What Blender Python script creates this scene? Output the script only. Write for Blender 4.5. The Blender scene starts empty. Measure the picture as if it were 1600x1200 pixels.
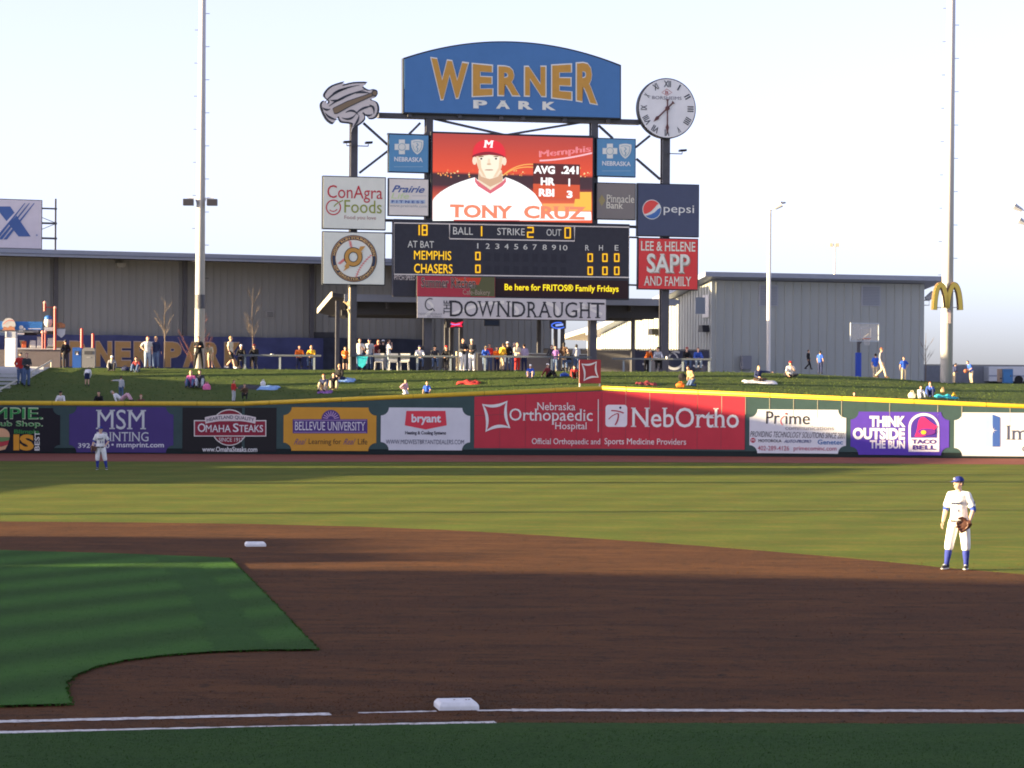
import bpy, bmesh, math, random
from mathutils import Vector, Matrix
from mathutils.geometry import tessellate_polygon
random.seed(7)
S = bpy.context.scene
COL = S.collection
rad = math.radians

# ------------------------------------------------------------------ camera
F, CH, YH, ROLL = 4100.0, 3.44, 604.0, rad(0.40)      # focal length in photo pixels, eye height, horizon row, roll
pit = math.atan((YH - 600) / F)
FWD = Vector((0, math.cos(pit), math.sin(pit)))
_r0, _u0 = Vector((1, 0, 0)), Vector((0, -math.sin(pit), math.cos(pit)))
RGT = _r0 * math.cos(ROLL) + _u0 * math.sin(ROLL)
UPV = _u0 * math.cos(ROLL) - _r0 * math.sin(ROLL)
CAM = Vector((0, 0, CH))
cd = bpy.data.cameras.new('camera'); cam = bpy.data.objects.new('camera', cd); COL.objects.link(cam)
cd.sensor_width = 36; cd.lens = 36 * F / 1600; cd.clip_end = 6000; cd.clip_start = 0.5
m = Matrix((RGT, UPV, -FWD)).transposed().to_4x4(); m.translation = CAM
cam.matrix_world = m
S.camera = cam

# ------------------------------------------------------------------ light
SUN_EL, SUN_AZ = rad(8.0), rad(13.0)                    # sun low on the left, slightly behind the camera
TO_SUN = Vector((-math.cos(SUN_AZ) * math.cos(SUN_EL), -math.sin(SUN_AZ) * math.cos(SUN_EL), math.sin(SUN_EL)))
W = bpy.data.worlds.new('World'); S.world = W; W.use_nodes = True
nt = W.node_tree; bg = nt.nodes['Background']
sky = nt.nodes.new('ShaderNodeTexSky'); sky.sky_type = 'NISHITA'; sky.sun_disc = False
sky.sun_elevation = SUN_EL; sky.sun_rotation = math.atan2(TO_SUN.x, TO_SUN.y) % (2 * math.pi)
sky.altitude = 300; sky.air_density = 0.6; sky.dust_density = 1.6; sky.ozone_density = 2.5
hs = nt.nodes.new('ShaderNodeHueSaturation'); hs.inputs['Saturation'].default_value = 0.55
nt.links.new(sky.outputs[0], hs.inputs['Color']); wb = nt.nodes.new('ShaderNodeVectorMath'); wb.operation = 'MULTIPLY'; wb.inputs[1].default_value = (.97, .865, .935)
nt.links.new(hs.outputs[0], wb.inputs[0]); nt.links.new(wb.outputs[0], bg.inputs[0]); bg.inputs[1].default_value = 0.105
sl = bpy.data.lights.new('sun', 'SUN'); so = bpy.data.objects.new('sun', sl); COL.objects.link(so)
sl.energy = 5.0; sl.angle = rad(0.53); sl.color = (1.0, 0.77, 0.43)
so.rotation_euler = TO_SUN.to_track_quat('Z', 'Y').to_euler(); so.location = (-80, -20, 60)
S.view_settings.view_transform = 'Standard'; S.view_settings.look = 'None'
S.view_settings.exposure = 2.3; S.view_settings.gamma = 1
S.cycles.max_bounces = 6; S.cycles.diffuse_bounces = 3; S.cycles.glossy_bounces = 2; S.cycles.transmission_bounces = 2
S.cycles.use_adaptive_sampling = True; S.cycles.filter_width = 1.85

# ------------------------------------------------------------------ pixel-to-place helpers (photo measurements)
def ray(px, py): return FWD + RGT * ((px - 800) / F) + UPV * ((600 - py) / F)
def P(px, py, Y):
    d = ray(px, py); return CAM + d * (Y / d.y)
def G(px, py, z=0.0):
    d = ray(px, py); return CAM + d * ((z - CAM.z) / d.z)

class Fr:
    """an upright local frame: x along its face, y away from the viewer, z up"""
    def __init__(s, loc, rot=0.0):
        s.loc = Vector(loc); s.rot = rot
        s.M = Matrix.Translation(s.loc) @ Matrix.Rotation(rot, 4, 'Z'); s.I = s.M.inverted()
    def q(s, px, py, y=0.0):
        ay = Vector((-math.sin(s.rot), math.cos(s.rot), 0)); d = ray(px, py)
        t = (y - (CAM - s.loc).dot(ay)) / d.dot(ay)
        return s.I @ (CAM + d * t)
    def box(s, x0, y0, x1, y1, y=0.0):
        xc, yc = (x0 + x1) / 2, (y0 + y1) / 2
        return s.q(x0, yc, y).x, s.q(x1, yc, y).x, s.q(xc, y1, y).z, s.q(xc, y0, y).z
    def sub(s, px, py, y=0.0): return Fr(s.M @ s.q(px, py, y), s.rot)

# ------------------------------------------------------------------ materials
def lin(h):
    h = h.lstrip('#'); o = []
    for i in (0, 2, 4):
        v = int(h[i:i + 2], 16) / 255
        o.append(v / 12.92 if v <= .04045 else ((v + .055) / 1.055) ** 2.4)
    return o
def shd(h):                       # albedo of something seen at colour h beside white paint seen at (178,200,222)
    w = lin('b2c8de'); return [min(.84, a / b * .78) for a, b in zip(lin(h), w)]
MATS = {}
def mat(name, rgb, rough=.75, var=.0, scale=3.0, bump=0.0, metal=0.0, emit=0.0, seams=None, spec=.3, stretch=(1, 1, 1)):
    if name in MATS: return MATS[name]
    if isinstance(rgb, str): rgb = shd(rgb)
    M = bpy.data.materials.new(name); M.use_nodes = True; n = M.node_tree; b = n.nodes['Principled BSDF']
    b.inputs['Roughness'].default_value = rough; b.inputs['Metallic'].default_value = metal
    b.inputs['Specular IOR Level'].default_value = spec
    c = (*rgb, 1); b.inputs['Base Color'].default_value = c
    if emit:
        b.inputs['Emission Color'].default_value = c; b.inputs['Emission Strength'].default_value = emit
        b.inputs['Base Color'].default_value = (0.02, 0.02, 0.02, 1)
    out = None
    if var or bump:
        tc = n.nodes.new('ShaderNodeTexCoord'); mp = n.nodes.new('ShaderNodeMapping'); mp.inputs['Scale'].default_value = stretch
        n.links.new(tc.outputs['Object'], mp.inputs[0])
        nz = n.nodes.new('ShaderNodeTexNoise'); nz.inputs['Scale'].default_value = scale; nz.inputs['Detail'].default_value = 6
        nz.inputs['Roughness'].default_value = .65
        n.links.new(mp.outputs[0], nz.inputs['Vector'])
        if var:
            mr = n.nodes.new('ShaderNodeMapRange'); mr.inputs[1].default_value = .3; mr.inputs[2].default_value = .7
            mr.inputs[3].default_value = 1 - var; mr.inputs[4].default_value = 1 + var
            n.links.new(nz.outputs[0], mr.inputs[0])
            mx = n.nodes.new('ShaderNodeVectorMath'); mx.operation = 'SCALE'; mx.inputs[0].default_value = rgb
            n.links.new(mr.outputs[0], mx.inputs['Scale']); out = mx.outputs[0]
        if bump:
            bp = n.nodes.new('ShaderNodeBump'); bp.inputs['Strength'].default_value = bump; bp.inputs['Distance'].default_value = .05
            n.links.new(nz.outputs[0], bp.inputs['Height']); n.links.new(bp.outputs[0], b.inputs['Normal'])
    if out is not None:
        n.links.new(out, b.inputs['Emission Color' if emit else 'Base Color'])
    MATS[name] = M; return M

def ground_mat(name, layers, rough=.95, bump=.0, bumpscale=60, fine=None, stripes=None, spec=.1):
    """layers: list of (scale, lo, hi, colour, stretch): successive noise-masked colours over the first"""
    M = bpy.data.materials.new(name); M.use_nodes = True; n = M.node_tree; b = n.nodes['Principled BSDF']
    b.inputs['Roughness'].default_value = rough; b.inputs['Specular IOR Level'].default_value = spec
    tc = n.nodes.new('ShaderNodeTexCoord'); cur = None
    for i, (sc, lo, hi, colr, st) in enumerate(layers):
        if i == 0:
            rgb = n.nodes.new('ShaderNodeRGB'); rgb.outputs[0].default_value = (*colr, 1); cur = rgb.outputs[0]; continue
        mp = n.nodes.new('ShaderNodeMapping'); mp.inputs['Scale'].default_value = st; mp.inputs['Location'].default_value = (i * 7.3, i * 3.1, 0)
        n.links.new(tc.outputs['Object'], mp.inputs[0])
        nz = n.nodes.new('ShaderNodeTexNoise'); nz.inputs['Scale'].default_value = sc; nz.inputs['Detail'].default_value = 5; nz.inputs['Roughness'].default_value = .6
        n.links.new(mp.outputs[0], nz.inputs['Vector'])
        mr = n.nodes.new('ShaderNodeMapRange'); mr.inputs[1].default_value = lo; mr.inputs[2].default_value = hi; n.links.new(nz.outputs[0], mr.inputs[0])
        mx = n.nodes.new('ShaderNodeMix'); mx.data_type = 'RGBA'; mx.inputs['B'].default_value = (*colr, 1)
        n.links.new(cur, mx.inputs['A']); n.links.new(mr.outputs[0], mx.inputs['Factor']); cur = mx.outputs['Result']
    for (ang, width, amt, soft) in (stripes or []):
        sp = n.nodes.new('ShaderNodeMapping'); sp.inputs['Rotation'].default_value = (0, 0, ang); n.links.new(tc.outputs['Object'], sp.inputs[0])
        wv = n.nodes.new('ShaderNodeTexWave'); wv.inputs['Scale'].default_value = math.pi / (width * 10) ; wv.inputs['Distortion'].default_value = .9
        wv.inputs['Detail'].default_value = 1; wv.inputs['Detail Scale'].default_value = .4
        n.links.new(sp.outputs[0], wv.inputs['Vector'])
        mr = n.nodes.new('ShaderNodeMapRange'); mr.inputs[1].default_value = .5 - soft; mr.inputs[2].default_value = .5 + soft
        mr.inputs[3].default_value = 1 - amt; mr.inputs[4].default_value = 1 + amt
        n.links.new(wv.outputs['Fac'], mr.inputs[0])
        sc = n.nodes.new('ShaderNodeVectorMath'); sc.operation = 'SCALE'; n.links.new(cur, sc.inputs[0]); n.links.new(mr.outputs[0], sc.inputs['Scale']); cur = sc.outputs[0]
    n.links.new(cur, b.inputs['Base Color'])
    if bump:
        nz = n.nodes.new('ShaderNodeTexNoise'); nz.inputs['Scale'].default_value = bumpscale; nz.inputs['Detail'].default_value = 5; nz.inputs['Roughness'].default_value = .7
        n.links.new(tc.outputs['Object'], nz.inputs['Vector'])
        bp = n.nodes.new('ShaderNodeBump'); bp.inputs['Strength'].default_value = bump; bp.inputs['Distance'].default_value = .03
        n.links.new(nz.outputs[0], bp.inputs['Height']); n.links.new(bp.outputs[0], b.inputs['Normal'])
    return M

# ------------------------------------------------------------------ mesh builder
class MB:
    def __init__(s): s.v = []; s.f = []
    def add(s, vs, fs):
        o = len(s.v); s.v += [tuple(v) for v in vs]; s.f += [tuple(i + o for i in f) for f in fs]; return s
    def box(s, x0, x1, y0, y1, z0, z1):
        return s.add([(x, y, z) for z in (z0, z1) for y in (y0, y1) for x in (x0, x1)],
                     [(0, 2, 3, 1), (4, 5, 7, 6), (0, 1, 5, 4), (2, 6, 7, 3), (0, 4, 6, 2), (1, 3, 7, 5)])
    def prism(s, poly, y0, y1):
        n = len(poly)
        a = sum(poly[i][0] * poly[(i + 1) % n][1] - poly[(i + 1) % n][0] * poly[i][1] for i in range(n))
        if a < 0: poly = poly[::-1]
        s.add([(x, y0, z) for x, z in poly] + [(x, y1, z) for x, z in poly],
              [tuple(range(n)), tuple(range(2 * n - 1, n - 1, -1))] + [(i, i + n, (i + 1) % n + n, (i + 1) % n)[::-1] for i in range(n)])
        return s
    def flat(s, loops, y):
        vv = [[Vector((x, z, 0)) for x, z in l] for l in loops]; fl = [v for l in vv for v in l]
        tr = tessellate_polygon(vv); out = []
        for t in tr:
            a, b, c = (fl[i] for i in t)
            out.append(t if (b - a).cross(c - a).z > 0 else t[::-1])
        return s.add([(v.x, y, v.y) for v in fl], out)
    def stroke(s, pts, w, y0, y1=None, closed=False):
        pts = [Vector(p) for p in pts]; n = len(pts); L = []; R = []
        for i in range(n):
            a = pts[i - 1] if (i or closed) else pts[i]; b = pts[(i + 1) % n] if (i < n - 1 or closed) else pts[i]
            t = (b - a).normalized(); nn = Vector((-t.y, t.x)); ww = w[i] if isinstance(w, (list, tuple)) else w
            L.append(pts[i] + nn * ww / 2); R.append(pts[i] - nn * ww / 2)
        for i in range(n if closed else n - 1):
            j = (i + 1) % n; q = [R[i], R[j], L[j], L[i]]
            if y1 is None: s.add([(p.x, y0, p.y) for p in q], [(0, 1, 2, 3)])
            else: s.prism([(p.x, p.y) for p in q], y0, y1)
        return s
    def tube(s, pts, r, n=8, side=None, caps=True, ry=None):
        pts = [Vector(p) for p in pts]; m_ = len(pts)
        rr = list(r) if isinstance(r, (list, tuple)) else [r] * m_; r2 = list(ry) if isinstance(ry, (list, tuple)) else ([ry] * m_ if ry else rr)
        o = len(s.v); prev = Vector(side) if side else None
        for i in range(m_):
            t = (pts[min(i + 1, m_ - 1)] - pts[max(i - 1, 0)]).normalized()
            if prev is None: prev = Vector((1, 0, 0)) if abs(t.x) < .8 else Vector((0, 1, 0))
            a = (prev - t * prev.dot(t)).normalized(); b = t.cross(a)
            if not side: prev = a
            for k in range(n):
                th = 2 * math.pi * k / n; s.v.append(tuple(pts[i] + a * (rr[i] * math.cos(th)) + b * (r2[i] * math.sin(th))))
        for i in range(m_ - 1):
            for k in range(n):
                s.f.append((o + i * n + k, o + i * n + (k + 1) % n, o + (i + 1) * n + (k + 1) % n, o + (i + 1) * n + k))
        if caps: s.f.append(tuple(o + k for k in range(n))[::-1]); s.f.append(tuple(o + (m_ - 1) * n + k for k in range(n)))
        return s
    def ell(s, c, r, n=10, m_=7, R=None):
        c = Vector(c); o = len(s.v); r = r if isinstance(r, (tuple, list)) else (r, r, r)
        def pt(x, y, z):
            v = Vector((x * r[0], y * r[1], z * r[2])); v = (R @ v) if R else v; return tuple(c + v)
        s.v.append(pt(0, 0, 1))
        for i in range(1, m_):
            p = math.pi * i / m_
            for k in range(n):
                t = 2 * math.pi * k / n; s.v.append(pt(math.sin(p) * math.cos(t), math.sin(p) * math.sin(t), math.cos(p)))
        s.v.append(pt(0, 0, -1)); e = len(s.v) - 1
        for k in range(n):
            s.f.append((o, o + 1 + k, o + 1 + (k + 1) % n)); b = o + 1 + (m_ - 2) * n; s.f.append((e, b + (k + 1) % n, b + k))
        for i in range(m_ - 2):
            for k in range(n):
                a = o + 1 + i * n; s.f.append((a + k, a + n + k, a + n + (k + 1) % n, a + (k + 1) % n))
        return s
    def xf(s, M, start=0):
        s.v[start:] = [tuple(M @ Vector(v)) for v in s.v[start:]]; return s
    def build(s, name, M, parent=None, smooth=False, loc=None, rot=0.0, bevel=0.0, frame=None):
        me = bpy.data.meshes.new(name)
        vs = s.v
        if frame is not None and parent is not None:
            T = parent['_fr'] if False else FRAMES[parent.name].I @ frame.M
            vs = [tuple(T @ Vector(v)) for v in vs]
        me.from_pydata(vs, [], s.f); me.update()
        if smooth:
            me.polygons.foreach_set('use_smooth', [True] * len(me.polygons))
        ob = bpy.data.objects.new(name, me); COL.objects.link(ob)
        if M: me.materials.append(M)
        if parent: ob.parent = parent
        if loc is not None: ob.location = loc
        ob.rotation_euler = (0, 0, rot)
        if bevel:
            md = ob.modifiers.new('bevel', 'BEVEL'); md.width = bevel; md.segments = 2; md.limit_method = 'ANGLE'
        return ob

FRAMES = {}
PANEL = {}
def on_panel(T, ob):
    if T and T.name in PANEL: ob.parent = PANEL[T.name]
    return ob
def tag(o, label=None, cat=None, group=None, kind=None):
    if label: o['label'] = label
    if cat: o['category'] = cat
    if group: o['group'] = group
    if kind: o['kind'] = kind
    return o
def thing(name, label, cat, fr, group=None):
    o = bpy.data.objects.new(name, None); COL.objects.link(o); o.empty_display_size = .3
    o.location = fr.loc; o.rotation_euler = (0, 0, fr.rot); tag(o, label, cat, group); FRAMES[o.name] = fr
    return o

# ------------------------------------------------------------------ lettering
def glyphs(body, bold=0.0, res=3, spacing=1.0):
    cu = bpy.data.curves.new('lettering', 'FONT'); cu.body = body; cu.offset = bold; cu.resolution_u = res; cu.space_character = spacing
    ob = bpy.data.objects.new('lettering_source', cu); COL.objects.link(ob)
    dg = bpy.context.evaluated_depsgraph_get(); me = bpy.data.meshes.new_from_object(ob.evaluated_get(dg))
    v = [(p.co.x, p.co.y) for p in me.vertices]; f = [tuple(p.vertices) for p in me.polygons]
    bpy.data.objects.remove(ob); bpy.data.curves.remove(cu); bpy.data.meshes.remove(me)
    return v, f
def serifs(v, f, k=.045, h=.035):
    """slab feet on every short horizontal stem end"""
    ed = {}
    for p in f:
        for i in range(len(p)):
            a, b = p[i], p[(i + 1) % len(p)]; key = (min(a, b), max(a, b)); ed.setdefault(key, []).append(p)
    add = []
    for (a, b), ps in ed.items():
        if len(ps) != 1: continue
        (x0, y0), (x1, y1) = v[a], v[b]
        if abs(y0 - y1) > 1e-3 or not .03 < abs(x1 - x0) < .19: continue
        cy = sum(v[i][1] for i in ps[0]) / len(ps[0]); xa, xb = min(x0, x1), max(x0, x1)
        d = h if cy > y0 else -h
        add.append((xa - k, xb + k, y0, y0 + d))
    for xa, xb, ya, yb in add:
        o = len(v); v += [(xa, min(ya, yb)), (xb, min(ya, yb)), (xb, max(ya, yb)), (xa, max(ya, yb))]; f.append((o, o + 1, o + 2, o + 3))
    return v, f
def text(T, fr, body, bx, M, y=-.03, bold=0.0, serif=0, shear=0.0, vert=False, warp=None, name='lettering', slope=0.0, res=3, px=True, spacing=1.0, quad=None):
    mdup = bold * .8 if ('M' in body and bold > 0) else 0
    v, f = glyphs(body, 0.0 if mdup else bold, res, spacing)
    if not v: return
    if serif: v, f = serifs(v, f, serif, serif * .75)
    x0 = min(p[0] for p in v); x1 = max(p[0] for p in v); y0 = min(p[1] for p in v); y1 = max(p[1] for p in v)
    n = [((p[0] - x0) / (x1 - x0), (p[1] - y0) / (y1 - y0)) for p in v]
    if vert: n = [(1 - b, a) for a, b in n]; f = [tuple(p) for p in f]
    if shear: n = [((a + shear * b) / (1 + shear), b) for a, b in n]
    if body in ('1', 'I') and px and bx: bx = ((bx[0] + bx[2]) / 2 - (bx[3] - bx[1]) * .10, bx[1], (bx[0] + bx[2]) / 2 + (bx[3] - bx[1]) * .10, bx[3])
    if warp: w = [warp(a, b) for a, b in n]
    elif quad:
        tl, tr, br, bl = [fr.q(*p, y) for p in quad]
        w = []
        for a, b in n:
            t = tl * (1 - a) + tr * a; bt = bl * (1 - a) + br * a; q = bt * (1 - b) + t * b; w.append((q.x, q.z))
    else:
        X0, X1, Z0, Z1 = fr.box(*bx, y) if px else bx
        w = [(X0 + a * (X1 - X0), Z0 + b * (Z1 - Z0) + slope * (a - .5) * (X1 - X0)) for a, b in n]
    mb = MB(); mb.add([(a, y, b) for a, b in w], f)
    if mdup:
        hh = max(b for a, b in w) - min(b for a, b in w); dx = mdup * hh
        mb.add([(a + dx, y - .003, b) for a, b in w], f); mb.add([(a - dx, y - .006, b) for a, b in w], f)
    return on_panel(T, mb.build(name, M, T, frame=fr))
def notch(x0, x1, z0, z1, r):
    """a board outline with scooped corners"""
    o = []
    for cx, cz, a0 in ((x0, z0, 90), (x1, z0, 180), (x1, z1, 270), (x0, z1, 0)):
        pts = [(cx + r * math.cos(rad(a0 - 90 * i / 6)), cz + r * math.sin(rad(a0 - 90 * i / 6))) for i in range(7)]
        o += pts
    return o
def rrect(x0, x1, z0, z1, r):
    o = []
    for cx, cz, a0 in ((x0 + r, z0 + r, 180), (x1 - r, z0 + r, 270), (x1 - r, z1 - r, 0), (x0 + r, z1 - r, 90)):
        o += [(cx + r * math.cos(rad(a0 + 90 * i / 5)), cz + r * math.sin(rad(a0 + 90 * i / 5))) for i in range(6)]
    return o
def circ(cx, cz, r, n=40, a0=0, a1=360, rz=None):
    rz = rz or r; full = abs(a1 - a0) >= 360
    return [(cx + r * math.cos(rad(a0 + (a1 - a0) * i / (n if full else n - 1))), cz + rz * math.sin(rad(a0 + (a1 - a0) * i / (n if full else n - 1)))) for i in range(n)]
def pxs(fr, pts, y=-.03): return [(q.x, q.z) for q in (fr.q(a, b, y) for a, b in pts)]
# ------------------------------------------------------------------ ground
def sheet(name, pts, z, M, kind='structure', jitter=0.0, step=None):
    """flat ground sheet from world (x, y) corners, edges optionally roughened"""
    if jitter:
        out = []
        for i in range(len(pts)):
            a = Vector(pts[i]); b = Vector(pts[(i + 1) % len(pts)]); L = (b - a).length; k = max(1, int(L / step))
            if k > 900: k = 1
            for j in range(k):
                p = a.lerp(b, j / k); out.append((p.x + random.uniform(-1, 1) * jitter, p.y + random.uniform(-1, 1) * jitter))
        pts = out
    mb = MB(); vv = [[Vector((x, y, 0)) for x, y in pts]]; tr = tessellate_polygon(vv)
    fs = []
    for t in tr:
        a, b, c = (vv[0][i] for i in t); fs.append(t if (b - a).cross(c - a).z > 0 else t[::-1])
    n = len(pts); mb.add([(x, y, z) for x, y in pts], fs)
    o = bpy.data.objects
    ob = mb.build(name, M); ob['kind'] = kind
    return ob
def gxy(px, py): p = G(px, py); return (p.x, p.y)

A = (.085, .122, .026)
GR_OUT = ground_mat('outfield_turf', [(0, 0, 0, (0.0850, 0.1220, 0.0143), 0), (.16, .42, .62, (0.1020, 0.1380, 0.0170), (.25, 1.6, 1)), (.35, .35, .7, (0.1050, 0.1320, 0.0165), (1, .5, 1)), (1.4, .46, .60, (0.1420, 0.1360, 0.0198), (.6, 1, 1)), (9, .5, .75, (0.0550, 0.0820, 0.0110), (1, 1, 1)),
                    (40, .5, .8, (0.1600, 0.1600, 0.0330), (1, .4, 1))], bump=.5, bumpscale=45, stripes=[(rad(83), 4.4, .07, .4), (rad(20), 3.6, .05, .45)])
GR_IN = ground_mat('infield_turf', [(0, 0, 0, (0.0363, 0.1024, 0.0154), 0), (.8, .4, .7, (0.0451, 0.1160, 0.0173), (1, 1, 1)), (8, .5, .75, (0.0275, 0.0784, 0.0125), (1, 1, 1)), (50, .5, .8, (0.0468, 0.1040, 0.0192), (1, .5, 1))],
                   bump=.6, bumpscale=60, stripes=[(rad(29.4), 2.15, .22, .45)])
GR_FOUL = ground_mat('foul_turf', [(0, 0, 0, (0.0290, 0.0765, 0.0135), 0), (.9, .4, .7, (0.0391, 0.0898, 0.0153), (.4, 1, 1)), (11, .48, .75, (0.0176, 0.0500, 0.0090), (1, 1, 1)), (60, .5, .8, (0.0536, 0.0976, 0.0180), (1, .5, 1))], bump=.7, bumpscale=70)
DIRT = ground_mat('infield_dirt', [(0, 0, 0, (0.1268, 0.0537, 0.0183), 0), (.30, .40, .56, (0.0913, 0.0396, 0.0148), (1, 2.2, 1)), (.8, .50, .62, (0.0676, 0.0318, 0.0130), (.6, 2, 1)), (5, .55, .66, (0.0380, 0.0241, 0.0117), (.7, 1, 1)),
                  (22, .5, .8, (0.1605, 0.0707, 0.0260), (1, .7, 1)), (90, .52, .8, (0.0507, 0.0283, 0.0130), (1, 1, 1))], bump=.8, bumpscale=38)
TRACK = ground_mat('warning_track_dirt', [(0, 0, 0, (.235, .082, .06), 0), (.6, .4, .7, (.20, .07, .052), (1, 1, 1)), (9, .5, .8, (.26, .1, .07), (1, 1, 1))], bump=.3)
TERR = ground_mat('far_ground', [(0, 0, 0, (.10, .11, .05), 0), (.02, .4, .7, (.14, .13, .07), (1, 1, 1))])
CHALK = ground_mat('chalk', [(0, 0, 0, (.72, .70, .66), 0), (14, .5, .62, (.40, .33, .28), (1, 2, 1)), (3, .6, .75, (.3, .2, .15), (1, 1, 1))], bump=.3)

t = sheet('terrain', [(-2500, -60), (2500, -60), (2500, 5000), (-2500, 5000)], -.03, TERR)
sheet('outfield_grass', [(-90, 20), (110, 20), (110, 136), (-90, 136)], 0.0, GR_OUT)
edge = [(0, 815), (200, 816.5), (400, 819), (560, 823), (700, 828.5), (800, 834), (900, 840), (1000, 846.5), (1100, 853.5), (1200, 861.5), (1300, 870), (1400, 879.5), (1480, 887.5), (1600, 898)]
ep = [gxy(*p) for p in edge]
l0 = (ep[0][0] - 12, ep[0][1] - 5); r1 = (ep[-1][0] + 6, ep[-1][1] - 6)
near = [gxy(1620, 1134), gxy(800, 1132.5), gxy(400, 1139), gxy(-20, 1150)]
sheet('infield_dirt', [(-30, 34), (-26, 58), l0] + ep + [r1, (22, 30.5)] + near + [(-16, 24.2), (-30, 22)], 0.006, DIRT, jitter=.03, step=.22)
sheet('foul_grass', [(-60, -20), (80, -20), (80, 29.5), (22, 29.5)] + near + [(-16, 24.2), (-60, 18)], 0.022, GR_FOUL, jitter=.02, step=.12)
ing = [(0, 862), (180, 867), (358, 874), (392, 908), (428, 945), (463, 983), (497, 1018), (420, 1018.5), (330, 1021.5), (255, 1027), (195, 1035), (150, 1045), (118, 1058), (104, 1070), (103, 1080), (112, 1104), (0, 1107)]
ip = [gxy(*p) for p in ing]
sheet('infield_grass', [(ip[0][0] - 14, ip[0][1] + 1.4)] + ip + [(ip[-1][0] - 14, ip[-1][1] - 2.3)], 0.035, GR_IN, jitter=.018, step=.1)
DKS = ground_mat('infield_turf_dark', [(0, 0, 0, (0.0308, 0.0880, 0.0144), 0), (.8, .4, .7, (0.0363, 0.0976, 0.0154), (1, 1, 1)), (8, .5, .75, (0.0242, 0.0704, 0.0120), (1, 1, 1))], bump=.6, bumpscale=60, stripes=[(rad(29.4), 2.15, .05, .4)])
sheet('mown_strip', [gxy(*q) for q in ((243, 873.2), (300, 873.6), (352, 925), (424, 1016), (335, 1018.5), (292, 930))], .0365, DKS, jitter=.07, step=.12)
# turf lip and ragged blades along the cut edges
def fringe(name, path, z, M, n, hmax):
    mb = MB()
    for i in range(len(path) - 1):
        a, b = Vector(path[i]), Vector(path[i + 1]); L = (b - a).length
        for k in range(int(L * n)):
            p = a.lerp(b, random.random()); x = p.x + random.gauss(0, .018); y = p.y + random.gauss(0, .018); h = random.uniform(.4, 1) * hmax; w = random.uniform(.006, .014)
            dx, dy = random.gauss(0, .4) * h, random.gauss(0, .4) * h; th = random.uniform(0, 3.14)
            mb.add([(x - w * math.cos(th), y - w * math.sin(th), z - .02), (x + w * math.cos(th), y + w * math.sin(th), z - .02), (x + dx, y + dy, z + h)], [(0, 1, 2)])
    o = mb.build(name, M); o['kind'] = 'stuff'; return o
tag(fringe('turf_edge_blades', ip, .035, GR_IN, 60, .010), 'ragged grass blades along the cut edge of the infield turf', 'grass')
tag(fringe('turf_edge_blades', near[:3], .022, GR_FOUL, 60, .012), 'ragged grass blades along the near edge of the foul turf', 'grass')
tag(fringe('turf_edge_blades', [l0] + ep + [r1], .0, GR_OUT, 60, .03), 'ragged grass blades where outfield turf meets infield dirt', 'grass')
def turf(label, inside, x0, x1, y0, y1, z, M, n, hmax):
    mb = MB(); V = []; Fc = []
    for i in range(n):
        x, y = random.uniform(x0, x1), random.uniform(y0, y1)
        if not inside(x, y): continue
        h = random.uniform(.35, 1) * hmax; w = random.uniform(.004, .009); th = random.uniform(0, 3.14); c, s_ = w * math.cos(th), w * math.sin(th); k = len(V)
        V += [(x - c, y - s_, z - .01), (x + c, y + s_, z - .01), (x + random.gauss(0, .45) * h, y + random.gauss(0, .45) * h, z + h)]; Fc.append((k, k + 1, k + 2))
    mb.add(V, Fc); o = mb.build('turf_blades', M); tag(o, label, 'grass', kind='stuff')
def in_poly(poly):
    def f(x, y):
        r = False; j = len(poly) - 1
        for i in range(len(poly)):
            (xi, yi), (xj, yj) = poly[i], poly[j]
            if (yi > y) != (yj > y) and x < (xj - xi) * (y - yi) / (yj - yi) + xi: r = not r
            j = i
        return r
    return f
ig_poly = [(ip[0][0] - 2, ip[0][1] + .2)] + ip + [(ip[-1][0] - 2, ip[-1][1] - .3)]
turf('short mown blades standing all over the infield turf', in_poly(ig_poly), -13, -1.5, 27.5, 54.5, .035, GR_IN, 45000, .013)
ny_ = lambda x: near[3][1] + (near[2][1] - near[3][1]) * (x - near[3][0]) / (near[2][0] - near[3][0]) if x < near[2][0] else near[1][1] + (near[2][1] - near[1][1]) * max(0, (near[1][0] - x)) / (near[1][0] - near[2][0])
turf('short mown blades standing all over the near foul turf', lambda x, y: y < ny_(x) - .02, -5.8, 6.0, 23.0, 26.2, .022, GR_FOUL, 22000, .014)
cl = MB()
for i in range(9000):
    d_ = random.uniform(25.4, 52) if i % 3 else random.uniform(25.4, 33); x = random.uniform(-.2, .2) * d_ if i % 4 else random.gauss(-.6, 1.4)
    if i % 4 == 0: d_ = random.gauss(28.3, 1.2)
    if in_poly(ig_poly)(x, d_) or d_ < 25.3: continue
    r = random.uniform(.005, .016) * (1.3 if d_ > 36 else 1); a = random.uniform(0, 6.28); q = [(x + r * math.cos(a + k * 2.09), d_ + r * math.sin(a + k * 2.09), .004) for k in range(3)]
    cl.add(q + [(x + random.uniform(-.3, .3) * r, d_, .004 + r * .8)], [(0, 1, 3), (1, 2, 3), (2, 0, 3)])
tag(cl.build('dirt_clods', DIRT), 'loose crumbs of earth scattered over the infield dirt', 'dirt', kind='stuff')
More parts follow.
